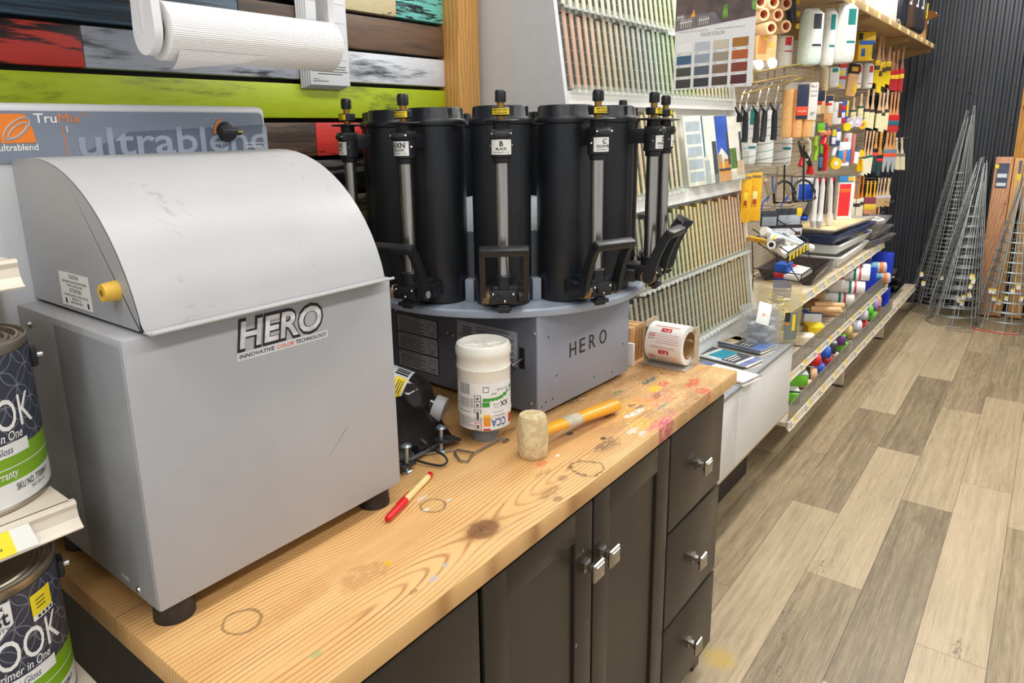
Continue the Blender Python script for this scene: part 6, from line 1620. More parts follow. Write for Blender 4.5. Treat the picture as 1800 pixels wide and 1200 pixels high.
    for i, x in enumerate((1555, 1563.5, 1572)):
        brush(x, 229, 303, '%s of three grey bristle brushes with orange-red collars near the black wall' % ['leftmost', 'middle', 'rightmost'][i], (222, 158, 96), (116, 138, 150), (172, 178, 184), w=9.5, f=(.45, .62), band=(238, 80, 36), taper=.35, hk=True, dx=(-3, 0, 3)[i])
    for i, x in enumerate((1580, 1589)):
        brush(x, 242, 299, '%s pale tilted brush with a grey collar nearest the black wall' % ('left', 'right')[i], (222, 206, 170), (128, 126, 116), (220, 214, 178), w=8.5, f=(.48, .57), dx=7, band=None, hk=True)
    # ---------------- fourth row
    for i, rc in enumerate(((1303, 306, 1319, 391), (1318, 304, 1337, 388))):
        pack(rc, (248, 190, 34), [(.1, .9, .90, .95, (150, 130, 90)), (.15, .3, .3, .75, (232, 160, 20)), (.45, .6, .3, .7, (232, 160, 20)), (.2, .6, .45, .62, (250, 236, 150) if i else (246, 214, 60)), (.25, .55, .36, .46, (170, 70, 30))], '%s yellow carded pack hanging at the right edge of the colour display' % ('left', 'right')[i], 'carded pack', th=.012, Y=1.04)
    for i, (x, y) in enumerate(((1350, 312), (1384, 312))):
        rt = thing('wire_trim_pad', '%s blue wire trim tool with a tan paddle in the fourth row' % ('left', 'right')[i], 'trim tool', at(x, y+40, Y=1.1)); b = MB(M((40, 90, 190), .4))
        k = px2m(at(x, y, Y=1.1)); b.tube([at(x+8, y-2, Y=1.1), at(x+8, y+22, Y=1.1), at(x, y+34, Y=1.1), at(x-9, y+44, Y=1.1), at(x-12, y+58, Y=1.1)], 1.3*k, 7); b.tube([at(x+8, y+20, Y=1.1), at(x+2, y+34, Y=1.1), at(x-2, y+42, Y=1.1)], 1.1*k, 7); b.build('wire_handle', rt, True)
        b = MB(M((206, 190, 160), .6)); p, q = at(x-4, y+4, Y=1.09), at(x+3, y+30, Y=1.09); b.tube([p, q], 4.5*k, 4); b.build('paddle', rt, True); hook(at(x+8, y-2, Y=1.1), at(x+8, y-2, Y=1.1).z)
    pack((1402, 312, 1436, 352), (232, 234, 232), [(.05, .75, .0, .72, (26, 90, 214)), (.75, .98, .45, .95, (30, 96, 220)), (.45, .7, .10, .5, (20, 70, 190))], 'white carded pack with big blue glove-shaped pads behind the black wire hoops', 'glove pack', Y=1.12)
    for i, (cx, rod_t) in enumerate(((1379, 290), (1413, 255))):
        Y = 1.0; rt = thing('wire_hoop', '%s black D-shaped wire hoop on a straight rod in the fourth row' % ('left', 'right')[i], 'wire hoop', at(cx, 358, Y=Y)); b = MB(BLK); k = px2m(at(cx, 340, Y=Y))
        pts = [at(cx-18, 356-i*2, Y=Y), at(cx-19, 340-i*2, Y=Y), at(cx-14, 324-i*2, Y=Y), at(cx-2, 317-i*2, Y=Y), at(cx+10, 322-i*2, Y=Y), at(cx+19, 338-i*2, Y=Y), at(cx+20, 350-i*2, Y=Y), at(cx+10, 356-i*2, Y=Y)]; b.tube(pts, 2.2*k, 8, True); b.build('hoop', rt, True)
        b = MB(BLK); b.tube([at(cx, rod_t, Y=Y), at(cx-1, 356-i*2, Y=Y)], 1.6*k, 8); b.build('rod', rt, True); hook(at(cx, rod_t, Y=Y), at(cx, rod_t, Y=Y).z)
    stick_tool([(1425, 354), (1420, 368), (1414, 381), (1413, 386)], [([4, 5, 6], (38, 40, 44), 'handle', 0, 2), ([6, 6], (24, 76, 206), 'foot', 2, 3)], 'black handle with a blue foot hanging below the right wire hoop', 'edger')
    for i, (xt, xb, yb) in enumerate(((1436, 1429, 399), (1447, 1440, 400), (1461, 1458, 398))):
        rt = stick_tool([(xt, 314), (xt-1, 330), ((xt+xb)/2-1, 372), (xb, 388), (xb, yb)], [([2.5, 4.2, 4, 5.5+i, 4], (238, 234, 232), 'spoon', 0, 4)], '%s white plastic caulking spoon on a black card with a red dot' % ['leftmost', 'middle', 'rightmost'][i], 'caulking tool', name='caulking_tool', Y=1.03)
        P = at(xt-1, 346, Y=1.07); k = px2m(P); b = MB(M((40, 38, 40), .5)).at(Matrix.Translation(P) @ Matrix.Rotation(TH, 4, 'Z')); b.box(-6*k, 6*k, -.002, .002, -30*k, 34*k); b.use(RED); b.cyl((0, -.004, 30*k), (0, -.002, 30*k), 4*k, 14); b.build('backing_card', rt, True)
    pack((1471, 310, 1497, 392), (236, 236, 236), [(.06, .78, .16, .84, (232, 44, 52)), (.06, .75, .66, .74, (240, 110, 40)), (.0, .9, .88, 1, (60, 140, 200)), (.55, .9, .9, .99, (246, 190, 40)), (.0, 1, .0, .10, (206, 210, 206)), (.8, 1, .3, .85, (240, 240, 244))], 'tall red and white bagged pack with a blue header in the fourth row', 'bagged pack', th=.03, Y=1.04)
    for i, x in enumerate((1496, 1501, 1509, 1515)):
        brush(x, 310, 386-4*(i == 3), 'brush with a clear amber handle, %s from the left in the fourth row' % ORD[i], (218, 126, 26), (240, 236, 214), (232, 228, 206), w=6.5, f=(.52, .70), band=(60, 60, 50), hk=(i % 2 == 0))
    for i, x in enumerate((1523, 1529, 1536)):
        brush(x, 318, 377, 'brush with a bright yellow handle, %s from the left in the fourth row' % ORD[i], (240, 176, 20), (150, 70, 90), (214, 150, 110), w=7, f=(.48, .85), band=(240, 206, 60), hk=(i == 1))
    for i, x in enumerate((1541, 1546, 1552, 1559)):
        brush(x, 313, 366-1*i, 'tan chip brush with a pale collar, %s from the left in the fourth row' % ORD[i], (222, 190, 146), (214, 212, 214), (204, 170, 116), w=(6, 6, 7, 11)[i], f=(.60, .70), hk=(i % 2 == 1), dx=-2)
    for i, x in enumerate((1530, 1537, 1543)):
        brush(x, 366, 408, 'short peach-handled brush with a black collar, %s from the left in the lowest row' % ORD[i], (230, 168, 118), (30, 28, 32), (226, 226, 226), w=7, f=(.80, .90), hk=(i == 1))
    # spare chrome hooks nearest the wall
    for px, py in ((1585, 163), (1562, 322), (1572, 354), (1554, 374), (1588, 246)):
        P = at(px, py, Y=1.03); b = MB(HOOKM); b.tube([(P.x, GYB-.001, P.z-.004), (P.x, P.y+.02, P.z-.006), (P.x, P.y, P.z+.008)], .003, 7); o = b.build('peg_hook', origin=(P.x, GYB, P.z)); tag(o, 'empty chrome peg hook in front of the black wall', 'peg hook', 'empty hooks by the black wall')
    # carded blade packs above the wire basket
    rt = pack((1338, 370, 1364, 398), (60, 64, 72), [(.05, .95, .05, .62, (150, 160, 170))], 'left grey and black carded blade pack above the wire basket', 'blade pack', Y=1.04); 
    rt = pack((1365, 366, 1407, 396), (54, 58, 68), [(.08, .94, .06, .62, (176, 188, 200)), (.78, .98, .55, 1, (246, 214, 40))], 'right grey and black carded blade pack with a yellow corner above the basket', 'blade pack', Y=1.02)
    pack((1354, 395, 1407, 416), (222, 222, 232), [(.0, 1, .75, 1, (44, 44, 50)), (.78, .95, .15, .45, (90, 60, 40)), (.1, .6, .2, .5, (236, 236, 242))], 'white boxed blade pack with a black top edge behind the wire basket', 'blade pack', Y=.98)
goods()

# ---- two-tier wire basket with rollers
def build_basket():
    Yb = .86; BW = M((26, 26, 28), .4)
    rt = thing('wire_basket', 'black two-tier wire basket of mini rollers on the beige shelf', 'wire basket', at(1378, 470, Y=Yb))
    def tray(nm, F0, F1, B0, B1, hgt):
        """front-left, front-right, back-left, back-right picture points with their Y"""
        f0, f1, b0, b1 = [at(px, py, Y=Y) for px, py, Y in (F0, F1, B0, B1)]; up = Vector((0, 0, hgt)); b = MB(BW)
        for a, c in ((f0, f1), (b0, b1), (f0, b0), (f1, b1)): b.tube([a, c], .0022, 6)
        for a, c in ((f0, f1), (f0, b0), (f1, b1)): b.tube([a+up, c+up], .0026, 6)
        for a in (f0, f1): b.tube([a, a+up], .0024, 6)
        for i in range(9):
            t_ = i/8; b.tube([f0.lerp(f1, t_)+up, f0.lerp(f1, t_), b0.lerp(b1, t_)], .0015, 5)
        for i in range(1, 5): t_ = i/5; b.tube([f0.lerp(b0, t_), f1.lerp(b1, t_)], .0013, 5)
        b.build(nm, rt, True); return f0, f1, b0, b1
    f0, f1, b0, b1 = tray('upper_tray', (1384, 462, .85), (1420, 440, .83), (1322, 420, 1.04), (1362, 400, 1.04), .045)
    g0, g1, h0, h1 = tray('lower_tray', (1408, 498, .855), (1430, 482, .84), (1324, 486, 1.06), (1366, 466, 1.06), .040)
    b = MB(BW)
    for p, q in ((f0, g0), (f1, g1), (b0, h0), (b1, h1)): b.tube([p, q], .0026, 6)
    for p in (h0, h1): b.tube([p, Vector((p.x, p.y, .715))], .0026, 6)
    b.build('legs', rt, True)
    b = MB(YELLOW); n = 6
    for i in range(n):
        p = f0.lerp(f1, (i+.5)/n)+Vector((-.003, -.004, .006)); b.box(p.x-.011, p.x+.011, p.y-.001, p.y+.001, p.z, p.z+.030)
    b.build('price_strip', rt, True)
    # mini rollers in the upper tray
    for i in range(6):
        t_ = (i+.5)/6; a = f0.lerp(f1, t_).lerp(b0.lerp(b1, t_), .08)+Vector((0, 0, .018)); c = f0.lerp(f1, t_).lerp(b0.lerp(b1, t_), .55)+Vector((0, 0, .018))
        b = MB(M((244, 242, 236), .7)); b.turned(a, c, [(.010, 0), (.0135, .02), (.0135, .7), (.010, .72), (.004, .73), (.004, 1)], 14); o = b.build('mini_roller', origin=a); tag(o, 'white mini roller, %s from the left in the upper tray of the wire basket' % ORD[i], 'mini roller', 'mini rollers in the basket')
    for i in range(5):
        t_ = (i+.5)/5; a = g0.lerp(g1, t_).lerp(h0.lerp(h1, t_), .06)+Vector((0, 0, .018)); c = g0.lerp(g1, t_).lerp(h0.lerp(h1, t_), .6)+Vector((0, 0, .018))
        b = MB(M((238, 236, 234), .6)); b.turned(a, c, [(.012, 0), (.0145, .02), (.0145, .6)], 14); b.use(M((206, 40, 48), .5)); b.turned(a.lerp(c, .6), c, [(.0148, 0), (.0148, 1)], 14); o = b.build('mini_roller', origin=a); tag(o, 'red and white wrapped mini roller, %s from the left in the lower tray' % ORD[i], 'mini roller', 'wrapped rollers in the basket')
    # pole roller and rolls lying across the top
    a, c = at(1345, 407, Y=.95), at(1423, 435, Y=.83); b = MB(M((230, 236, 236), .3)); b.tube([a, c], .010, 12); b.use(M((160, 190, 196), .3)); b.tube([a+Vector((0, 0, .012)), c+Vector((0, 0, .012))], .003, 6); b.use(WHITE)
    o = b.build('extension_pole', origin=a); tag(o, 'pale extension pole lying across the top of the wire basket', 'extension pole')
    b = MB(WHITE); q = (c-a).normalized(); b.cyl(c-q*.012, c+q*.012, .018, 14); e = b.build('end_cap', o); e.location = -Vector(a)
    b = MB(WHITE); b.cyl(a-q*.012, a+q*.020, .020, 14); e = b.build('end_cap', o); e.location = -Vector(a)
    a, c = at(1352, 419, Y=.94), at(1372, 425, Y=.89); b = MB(M((240, 240, 238), .6)); b.cyl(a, c, .022, 16); b.use(YELLOW); b.cyl(a.lerp(c, .4), a.lerp(c, .6), .0224, 16); o = b.build('mini_roller', origin=a); tag(o, 'thick white roller with a yellow sticker on top of the wire basket', 'mini roller')
    a, c = at(1356, 430, Y=.86), at(1376, 421, Y=.92); b = MB(M((64, 66, 70), .4)); b.cyl(a, c, .016, 14); b.use(WHITE); b.cyl(a-(c-a).normalized()*.004, a, .017, 14); b.use(M((16, 16, 18), .6)); b.cyl(a-(c-a).normalized()*.0045, a-(c-a).normalized()*.004, .010, 12); o = b.build('roller_tube', origin=a); tag(o, 'dark tube with a white rimmed open end on top of the wire basket', 'tube')
    P = at(1332, 422, Y=1.0); b = MB(M((244, 190, 40), .5)).at(Matrix.Translation(P) @ Euler((R(-20), R(14), R(-50))).to_matrix().to_4x4()); b.box(-.05, .05, -.03, .03, -.004, .004, .001); o = b.build('yellow_pack', origin=P); tag(o, 'flat yellow pack in the rear left corner of the wire basket', 'pack')
    P = at(1378, 465, Y=.95); b = MB(M((34, 92, 196), .5)); b.box(P.x-.05, P.x+.05, P.y-.03, P.y+.03, .716, P.z+.01, .006); o = b.build('blue_pack', origin=(P.x, P.y, .716)); tag(o, 'bright blue pack under the upper tray of the wire basket', 'pack')
build_basket()

# ---- paint trays stacked on the upper shelf
def tray_mesh(b, w, d, h, col, th=.003, slope=True):
    """shallow roller tray with a rim, deep end and ribs"""
    b.use(col); r = .018
    def ring(sx, sy, z): 
        pts = []
        for cx, cy, a0 in ((sx-r, sy-r, 0), (-sx+r, sy-r, 90), (-sx+r, -sy+r, 180), (sx-r, -sy+r, 270)):
            for k in range(4): a = R(a0+30*k); pts.append((cx+r*math.cos(a), cy+r*math.sin(a), z))
        return pts
    rings = [ring(w/2, d/2, h-.006), ring(w/2, d/2, h), ring(w/2-.016, d/2-.016, h), ring(w/2-.022, d/2-.022, h-.006), ring(w/2-.036, d/2-.036, .006), ]
    rings2 = [ring(w/2-.030, d/2-.030, 0)]
    n = 16; vs = [p for q in rings for p in q]; fs = []
    for j in range(len(rings)-1):
        for i in range(n): k = (i+1) % n; fs.append((j*n+i, j*n+k, (j+1)*n+k, (j+1)*n+i))
    fs.append(tuple((len(rings)-1)*n+i for i in range(n)))
    b.add(vs, fs, True)
    vs = rings[0]+rings2[0]; b.add(vs, [(i, n+i, n+(i+1) % n, (i+1) % n) for i in range(n)]+[tuple(2*n-1-i for i in range(n))], True)

def build_trays():
    NV = M((44, 62, 104), .35, var=.08); WT = M((236, 236, 232), .4, var=.03); CL = glass((150, 150, 148), .55, .12); DKT = M((52, 42, 44), .25, var=.1); BLT = M((30, 30, 32), .3)
    spec = [(1400, 478, .98, .47, .30, .07, DKT, 'dark brown paint tray at the bottom of the pile behind the wire basket', .7155, 'paint_tray'),
            (1462, 452, 1.00, .80, .30, .06, WT, 'lower white paint tray in the tray pile', .718, 'paint_tray'),
            (1462, 440, 1.00, .80, .30, .055, WT, 'upper white paint tray in the tray pile, below the navy tray', .792, 'paint_tray'),
            (1450, 425, 1.01, .84, .32, .05, NV, 'navy blue paint tray on top of the white trays', .860, 'paint_tray')]
    xs = {0: 4.02, 1: 4.76, 2: 4.76, 3: 4.72}
    for i, (px, py, Y, w, d, h, col, lab, z, nm) in enumerate(spec):
        b = MB(col); rt = thing(nm, lab, 'paint tray', (xs[i], 1.06, z), R(3-2*i)); tray_mesh(b, w, d, h, col); b.build('tray', rt)
        if i == 2: q = MB(M((30, 90, 170), .5)); q.box(.18, .34, -d/2-.0005, -d/2+.018, h-.0005, h+.0008); q.use(YELLOW); q.box(.10, .18, -d/2-.0006, -d/2+.018, h-.0004, h+.001); q.build('label', rt)
        if i == 0: q = MB(glass((170, 170, 168), .5, .1)); q.box(w/2-.02, w/2+.09, -d/2, d/2, .01, .05, .01); q.build('liner', rt)
    rt = thing('tray_liner_pack', 'shrink-wrapped tray liners with paper inserts on top of the navy tray', 'tray liners', (4.70, 1.06, .912), R(-4))
    b = MB(glass((190, 186, 176), .6, .1)); tray_mesh(b, .80, .30, .03, b.mats[0]); b.build('liner', rt); b = MB(M((226, 206, 150), .6, var=.3, sc=20)); b.box(-.36, .30, -.13, .12, .018, .024, .002); b.build('insert', rt)
    for i, (x, z, lab) in enumerate(((5.42, .718, 'lowest'), (5.44, .775, 'middle'), (5.47, .832, 'topmost'))):
        rt = thing('paint_tray', '%s clear plastic tray with an orange paper insert at the far end of the trays' % lab, 'paint tray', (x, 1.03, z), R(-8+6*i), 'clear plastic trays'); b = MB(CL); tray_mesh(b, .52, .32, .052, CL); b.build('tray', rt)
        if i == 2: q = MB(M((244, 176, 50), .5)); q.box(-.20, .06, -.02, .12, .030, .036, .002); q.box(.10, .2, -.02, .12, .030, .036, .002); q.build('insert', rt)
    for i, z in enumerate((.890,)):
        rt = thing('tray_handle_set', 'pair of white tray handles lying on the clear plastic trays', 'tray handles', (5.30, .955, .886), R(20)); b = MB(WHITE); b.tube([(-.08, -.05, .012), (-.02, -.08, .012), (.06, -.06, .014), (.08, 0, .014), (.02, .03, .012), (-.06, .01, .012)], .010, 8, True); b.build('handle', rt)
    # dark trays on the end of the lower shelves beyond the blue bins
    for i in range(3):
        rt = thing('paint_tray', 'black paint tray beyond the blue bins, %s from the bottom' % ORD[i], 'paint tray', (6.12, .99, .236+.055*i), R(4*i), 'black trays at the far end'); b = MB(BLT); tray_mesh(b, .44, .30, .05, BLT); b.build('tray', rt)
        if i == 2: q = MB(M((236, 196, 60), .5)); q.box(-.20, .0, -.1, .0, .018, .022); q.build('sticker', rt)
    # blue hooked end panels of the bins
    BB = M((20, 58, 200), .4, var=.06)
    for i, (x, z0, z1) in enumerate(((5.45, .410, .625), (5.45, .236, .372))):
        rt = thing('blue_bin', '%s bright blue plastic bin at the far end of the wire-fronted shelves' % ('upper', 'lower')[i], 'bin', (x, 1.03, z0)); b = MB(BB); h = z1-z0
        b.box(-.27, .0, -.165, -.160, 0, h*.45, .002) if False else None
        b.box(-.20, .20, -.16, .16, 0, .004); b.box(-.20, .20, .154, .16, 0, h, .002); b.box(-.20, -.194, -.16, .16, 0, h*.8, .002); b.box(.194, .24, -.19, .16, 0, h, .004); b.box(-.20, .20, -.16, -.154, 0, h*.35, .002)
        b.build('shell', rt); q = MB(BB)
        for k in range(4): q.tube([(-.14+.09*k, -.158, .03), (-.14+.09*k, -.158, h*.3)], .004, 6)
        q.build('ribs', rt)
build_trays()

# ---- goods lying behind the two wire fences
_placed = []
def settle(P, hx, hy, h, zmax):
    """rest a new thing on whatever already lies there"""
    P = Vector(P); z = P.z; base = z
    for tries in range(30):
        hit = None
        for q in _placed:
            if abs(P.x-q[0]) < hx+q[3] and abs(P.y-q[1]) < hy+q[4] and z < q[2]+q[5] and q[2] < z+h: hit = q; break
        if hit is None: break
        z = hit[2]+hit[5]+.001
        if z+h > zmax: z = base; P.x += .05
    P.z = z; _placed.append((P.x, P.y, z, hx, hy, h)); return P
def lying_roll(P, ax, r, L_, c, label, band=None, core=None, cat='roll', name='paint_roller_sleeve', bands=None):
    rt = thing(name, label, cat, (P.x, P.y, P.z)); a = Vector(ax).normalized(); P = Vector(P)
    if abs(P.z-.232) < .06: P = P+Vector((0, -.045, 0))-a*L_/2
    P = settle(P, abs(a.x)*L_/2*.6+r*.95, abs(a.y)*L_/2+r*.3, 2*r, .385 if P.z < .3 else .68)
    rt.location = P; p0 = Vector((0, 0, r))-a*L_/2; p1 = p0+a*L_
    b = MB(M(c, .5, var=.06)); b.cyl(p0, p1, r, 20); b.build('sleeve', rt)
    for (t0, t1, bc) in (bands or []):
        b = MB(M(bc, .45)); b.cyl(p0.lerp(p1, t0), p0.lerp(p1, t1), r*1.012, 20); b.build('wrap_band', rt)
    if core: b = MB(M(core, .6)); b.cyl(p0-a*.001, p0-a*.0005, r*.5, 16); b.build('core', rt)
    return rt

def sponge_pack(P, w, d, h, rz, c, bands, label, cat='pack', name='bagged_pack', tilt=0):
    P = settle(P, (w*math.cos(rz)+d*math.sin(rz))/2, (d*math.cos(rz)+w*math.sin(rz))/2, h+.002, .385 if P.z < .3 else .68)
    P.y = max(P.y, (.822 if P.z < .38 else .872)+(d*math.cos(rz)+w*math.sin(rz))/2)
    rt = thing(name, label, cat, (P.x, P.y, P.z), rz); b = MB(M(c, .45, var=.08)); b.box(-w/2, w/2, -d/2, d/2, 0, h, min(.008, h*.3)); b.build('body', rt)
    for j, (a0, a1, b0, b1, bc) in enumerate(bands): q = MB(M(bc, .45)); q.box((a0-.5)*w, (a1-.5)*w, -d/2-.001-.0004*j, (b1-.5)*d, h-.002, h+.0012+.0004*j); q.box((a0-.5)*w, (a1-.5)*w, -d/2-.001-.0004*j, -d/2+.002, h*.15, h*.9); q.build('printed_band', rt)
    return rt

def bins():
    Z2, Z1 = .4055, .232
    ax = (.35, -1, .0); A = lambda px, py, z: Vector((lambda p: (min(max(3.26+max(0, 1440-px)*.002, p.x), 5.15), min(1.2, max(.93, p.y)), z))(at(px, py, Z=z+.05)))
    W = (240, 240, 236)
    # upper fence, near to far
    sponge_pack(A(1417, 588, Z2), .10, .10, .05, .4, (240, 226, 196), [(.1, .9, .1, .5, (246, 240, 226))], 'cream bagged sponge at the near end behind the upper wire fence')
    sponge_pack(A(1431, 571, Z2), .12, .09, .055, .5, (246, 208, 30), [(.2, .8, .2, .8, (250, 220, 60))], 'yellow sponge pack behind the upper wire fence')
    sponge_pack(A(1424, 553, Z2), .13, .10, .075, .5, (236, 240, 246), [(.0, .6, .0, 1, (34, 92, 184)), (.1, .4, .3, .7, (240, 214, 60))], 'white pack with a blue label behind the upper wire fence, near the jar')
    for i, (px, py) in enumerate(((1450, 558), (1456, 550), (1462, 541))): lying_roll(A(px, py, Z2), (.5, -1, 0), .018, .16, (226, 180, 128), 'wooden-handled pad, %s from the near end behind the upper fence' % ORD[i], cat='paint pad', name='paint_pad')
    for i, (px, py) in enumerate(((1426, 536), (1440, 532))): lying_roll(A(px, py, Z2+.03), (.2, -1, .1), .030, .14, (214, 176, 130), '%s tan foam roller in clear film behind the upper fence' % ('near', 'far')[i], cat='foam roller', name='foam_roller')
    sponge_pack(A(1452, 540, Z2), .16, .16, .06, .3, (206, 200, 196), [(.2, .5, .2, .5, (216, 80, 76)), (.5, .9, .4, .8, (236, 232, 228))], 'clear bag of mixed small rollers behind the upper fence', 'bagged rollers')
    for i, (px, py, r) in enumerate(((1455, 513, .040), (1470, 520, .036), (1474, 509, .040), (1495, 508, .040), (1486, 526, .038), (1500, 520, .038))):
        lying_roll(A(px, py, Z2+.02*(i % 2)), (.30, -1, 0), r, .20, W, 'white roller sleeve with green print, %s from the near end behind the upper fence' % ORD[i], bands=[(.55, .62, (20, 128, 110)), (.70, .76, (200, 60, 80))], core=(150, 150, 146), cat='roller sleeve')
    sponge_pack(A(1489, 490, Z2+.06), .14, .05, .05, .2, (40, 60, 150), [(.6, .9, .1, .9, (240, 150, 40))], 'navy and orange boxed pack leaning behind the upper fence', 'boxed pack')
    for i, (px, py) in enumerate(((1512, 490), (1528, 486))): lying_roll(A(px, py, Z2+.03), (.5, -1, .05), .042, .05, ((236, 206, 156), (238, 236, 226))[i], '%s roll of masking tape behind the upper fence' % ('tan', 'white')[i], core=(90, 80, 70), cat='tape roll', name='tape_roll')
    sponge_pack(A(1520, 496, Z2), .18, .10, .05, .3, (36, 50, 120), [(.1, .4, .2, .8, (246, 190, 40)), (.6, .8, .2, .8, (200, 60, 40))], 'navy pack with a yellow panel in front of the tape rolls', 'boxed pack')
    for i, (px, py) in enumerate(((1519, 471), (1540, 473), (1546, 484))): lying_roll(A(px, py, Z2+.05-.02*(i == 2)), (.45, -1, 0), .038, .22, (196, 190, 186), 'red and silver wrapped roll, %s from the near end by the blue bins' % ORD[i], bands=[(.12, .45, (206, 36, 40)), (.55, .75, (90, 160, 190)), (.80, .9, (226, 120, 50))], core=(230, 210, 180), cat='wrapped roll')
    AL = lambda px, py, z: Vector((lambda p: (min(max(3.24+max(0, 1400-px)*.002, p.x), 5.2), p.y, Z1))(at0(px, py, Y=.885)))
    # lower fence
    sponge_pack(AL(1383, 730, Z1), .12, .12, .05, .4, (110, 200, 40), [(.1, .8, .1, .5, (60, 60, 70)), (.3, .9, .6, .9, (236, 236, 230))], 'lime green pack at the near end behind the lower fence, by the white cabinet')
    sponge_pack(AL(1398, 697, Z1), .15, .12, .06, .4, (120, 210, 50), [(.55, 1, .0, .55, (120, 70, 170)), (.0, .4, .6, 1, (200, 206, 204)), (.55, .75, .6, .9, (246, 200, 40))], 'lime and purple bagged roller pack behind the lower fence')
    lying_roll(AL(1408, 683, Z1), (.6, -1, 0), .022, .20, (226, 190, 140), 'wooden paint pad grip behind the lower fence, beside the lime and purple pack', cat='paint pad', name='paint_pad')
    lying_roll(AL(1404, 666, Z1+.02), (.4, -1, 0), .040, .16, (222, 176, 126), 'tan roller with a black mesh label behind the lower fence', bands=[(.3, .8, (50, 52, 60))], cat='roller sleeve', core=(60, 60, 66))
    for i, (px, py, c, c2) in enumerate(((1422, 651, (206, 34, 40), (240, 236, 236)), (1430, 662, (30, 80, 190), (240, 240, 246)), (1437, 668, (40, 96, 200), (160, 50, 60)), (1415, 642, (176, 30, 40), (236, 232, 226)))):
        lying_roll(AL(px, py, Z1+.025*(i % 2)), (.55, -1, 0), .034, .22, c, '%s bagged roller sleeve lying behind the lower fence' % ['red and white', 'blue and white', 'bright blue and maroon', 'dark red'][i], bands=[(.1, .22, c2), (.6, .75, c2)], cat='roller sleeve')
    sponge_pack(AL(1448, 628, Z1+.02), .16, .10, .06, .3, (60, 60, 64), [(.5, 1, .3, 1, (238, 120, 50)), (.1, .4, .2, .8, (190, 190, 194))], 'grey pack with an orange corner behind the lower fence')
    sponge_pack(AL(1455, 645, Z1), .16, .11, .05, .3, (214, 176, 160), [(.3, .9, .2, .5, (60, 50, 50)), (.1, .3, .1, .9, (236, 226, 220))], 'dusty pink pack with dark print behind the lower fence')
    sponge_pack(AL(1474, 622, Z1), .18, .12, .06, .3, (130, 216, 60), [(.4, .9, .5, 1, (140, 90, 190)), (.1, .35, .0, .8, (60, 110, 60)), (.4, .6, 0, .4, (70, 72, 90))], 'lime pack with a lilac panel behind the lower fence, middle section')
    sponge_pack(AL(1464, 612, Z1+.03), .12, .10, .05, .3, (110, 60, 130), [(.2, .6, .2, .8, (120, 200, 60))], 'purple pack with green print behind the lime and lilac pack')
    lying_roll(AL(1480, 598, Z1+.02), (.4, -1, 0), .036, .18, (216, 186, 110), 'yellowish roller with a navy end behind the lower fence', bands=[(.0, .35, (36, 42, 66))], cat='roller sleeve')
    lying_roll(AL(1492, 605, Z1), (.6, -1, 0), .018, .22, (206, 170, 110), 'slim wooden handle behind the lower fence, next to the navy-ended roller', cat='paint pad', name='paint_pad')
    for i, (px, py, c, b1, b2) in enumerate(((1498, 578, (226, 230, 238), (30, 80, 170), (210, 40, 40)), (1490, 588, (206, 40, 40), (20, 140, 130), (240, 240, 240)), (1506, 590, (196, 192, 206), (230, 80, 60), (120, 120, 140)))):
        lying_roll(AL(px, py, Z1+.02), (.5, -1, 0), .034, .26, c, '%s wrapped roller lying behind the lower fence' % ['white, blue and red', 'red and teal', 'lilac grey and orange'][i], bands=[(.15, .4, b1), (.5, .8, b2)], cat='roller sleeve')
    for i, (px, py, c, b1) in enumerate(((1517, 560, (96, 190, 50), (40, 60, 40)), (1522, 568, (110, 200, 60), (40, 90, 190)), (1527, 562, (150, 130, 190), (90, 180, 70)))):
        lying_roll(AL(px, py, Z1+.03*(i == 2)), (.5, -1, 0), .036, .24, c, '%s wrapped roller at the far half of the lower fence' % ['green and black', 'green and blue', 'lilac and green'][i], bands=[(.3, .6, b1)], cat='roller sleeve')
    sponge_pack(AL(1536, 550, Z1+.01), .20, .12, .08, .3, (150, 104, 76), [(.1, .9, .6, .9, (176, 130, 100))], 'brown boxed pack near the lower blue bin', 'boxed pack')
    sponge_pack(AL(1544, 558, Z1), .22, .12, .06, .3, (222, 176, 134), [(.2, .5, .2, .8, (206, 150, 110))], 'tan boxed pack in front of the brown one near the lower blue bin', 'boxed pack')
bins()

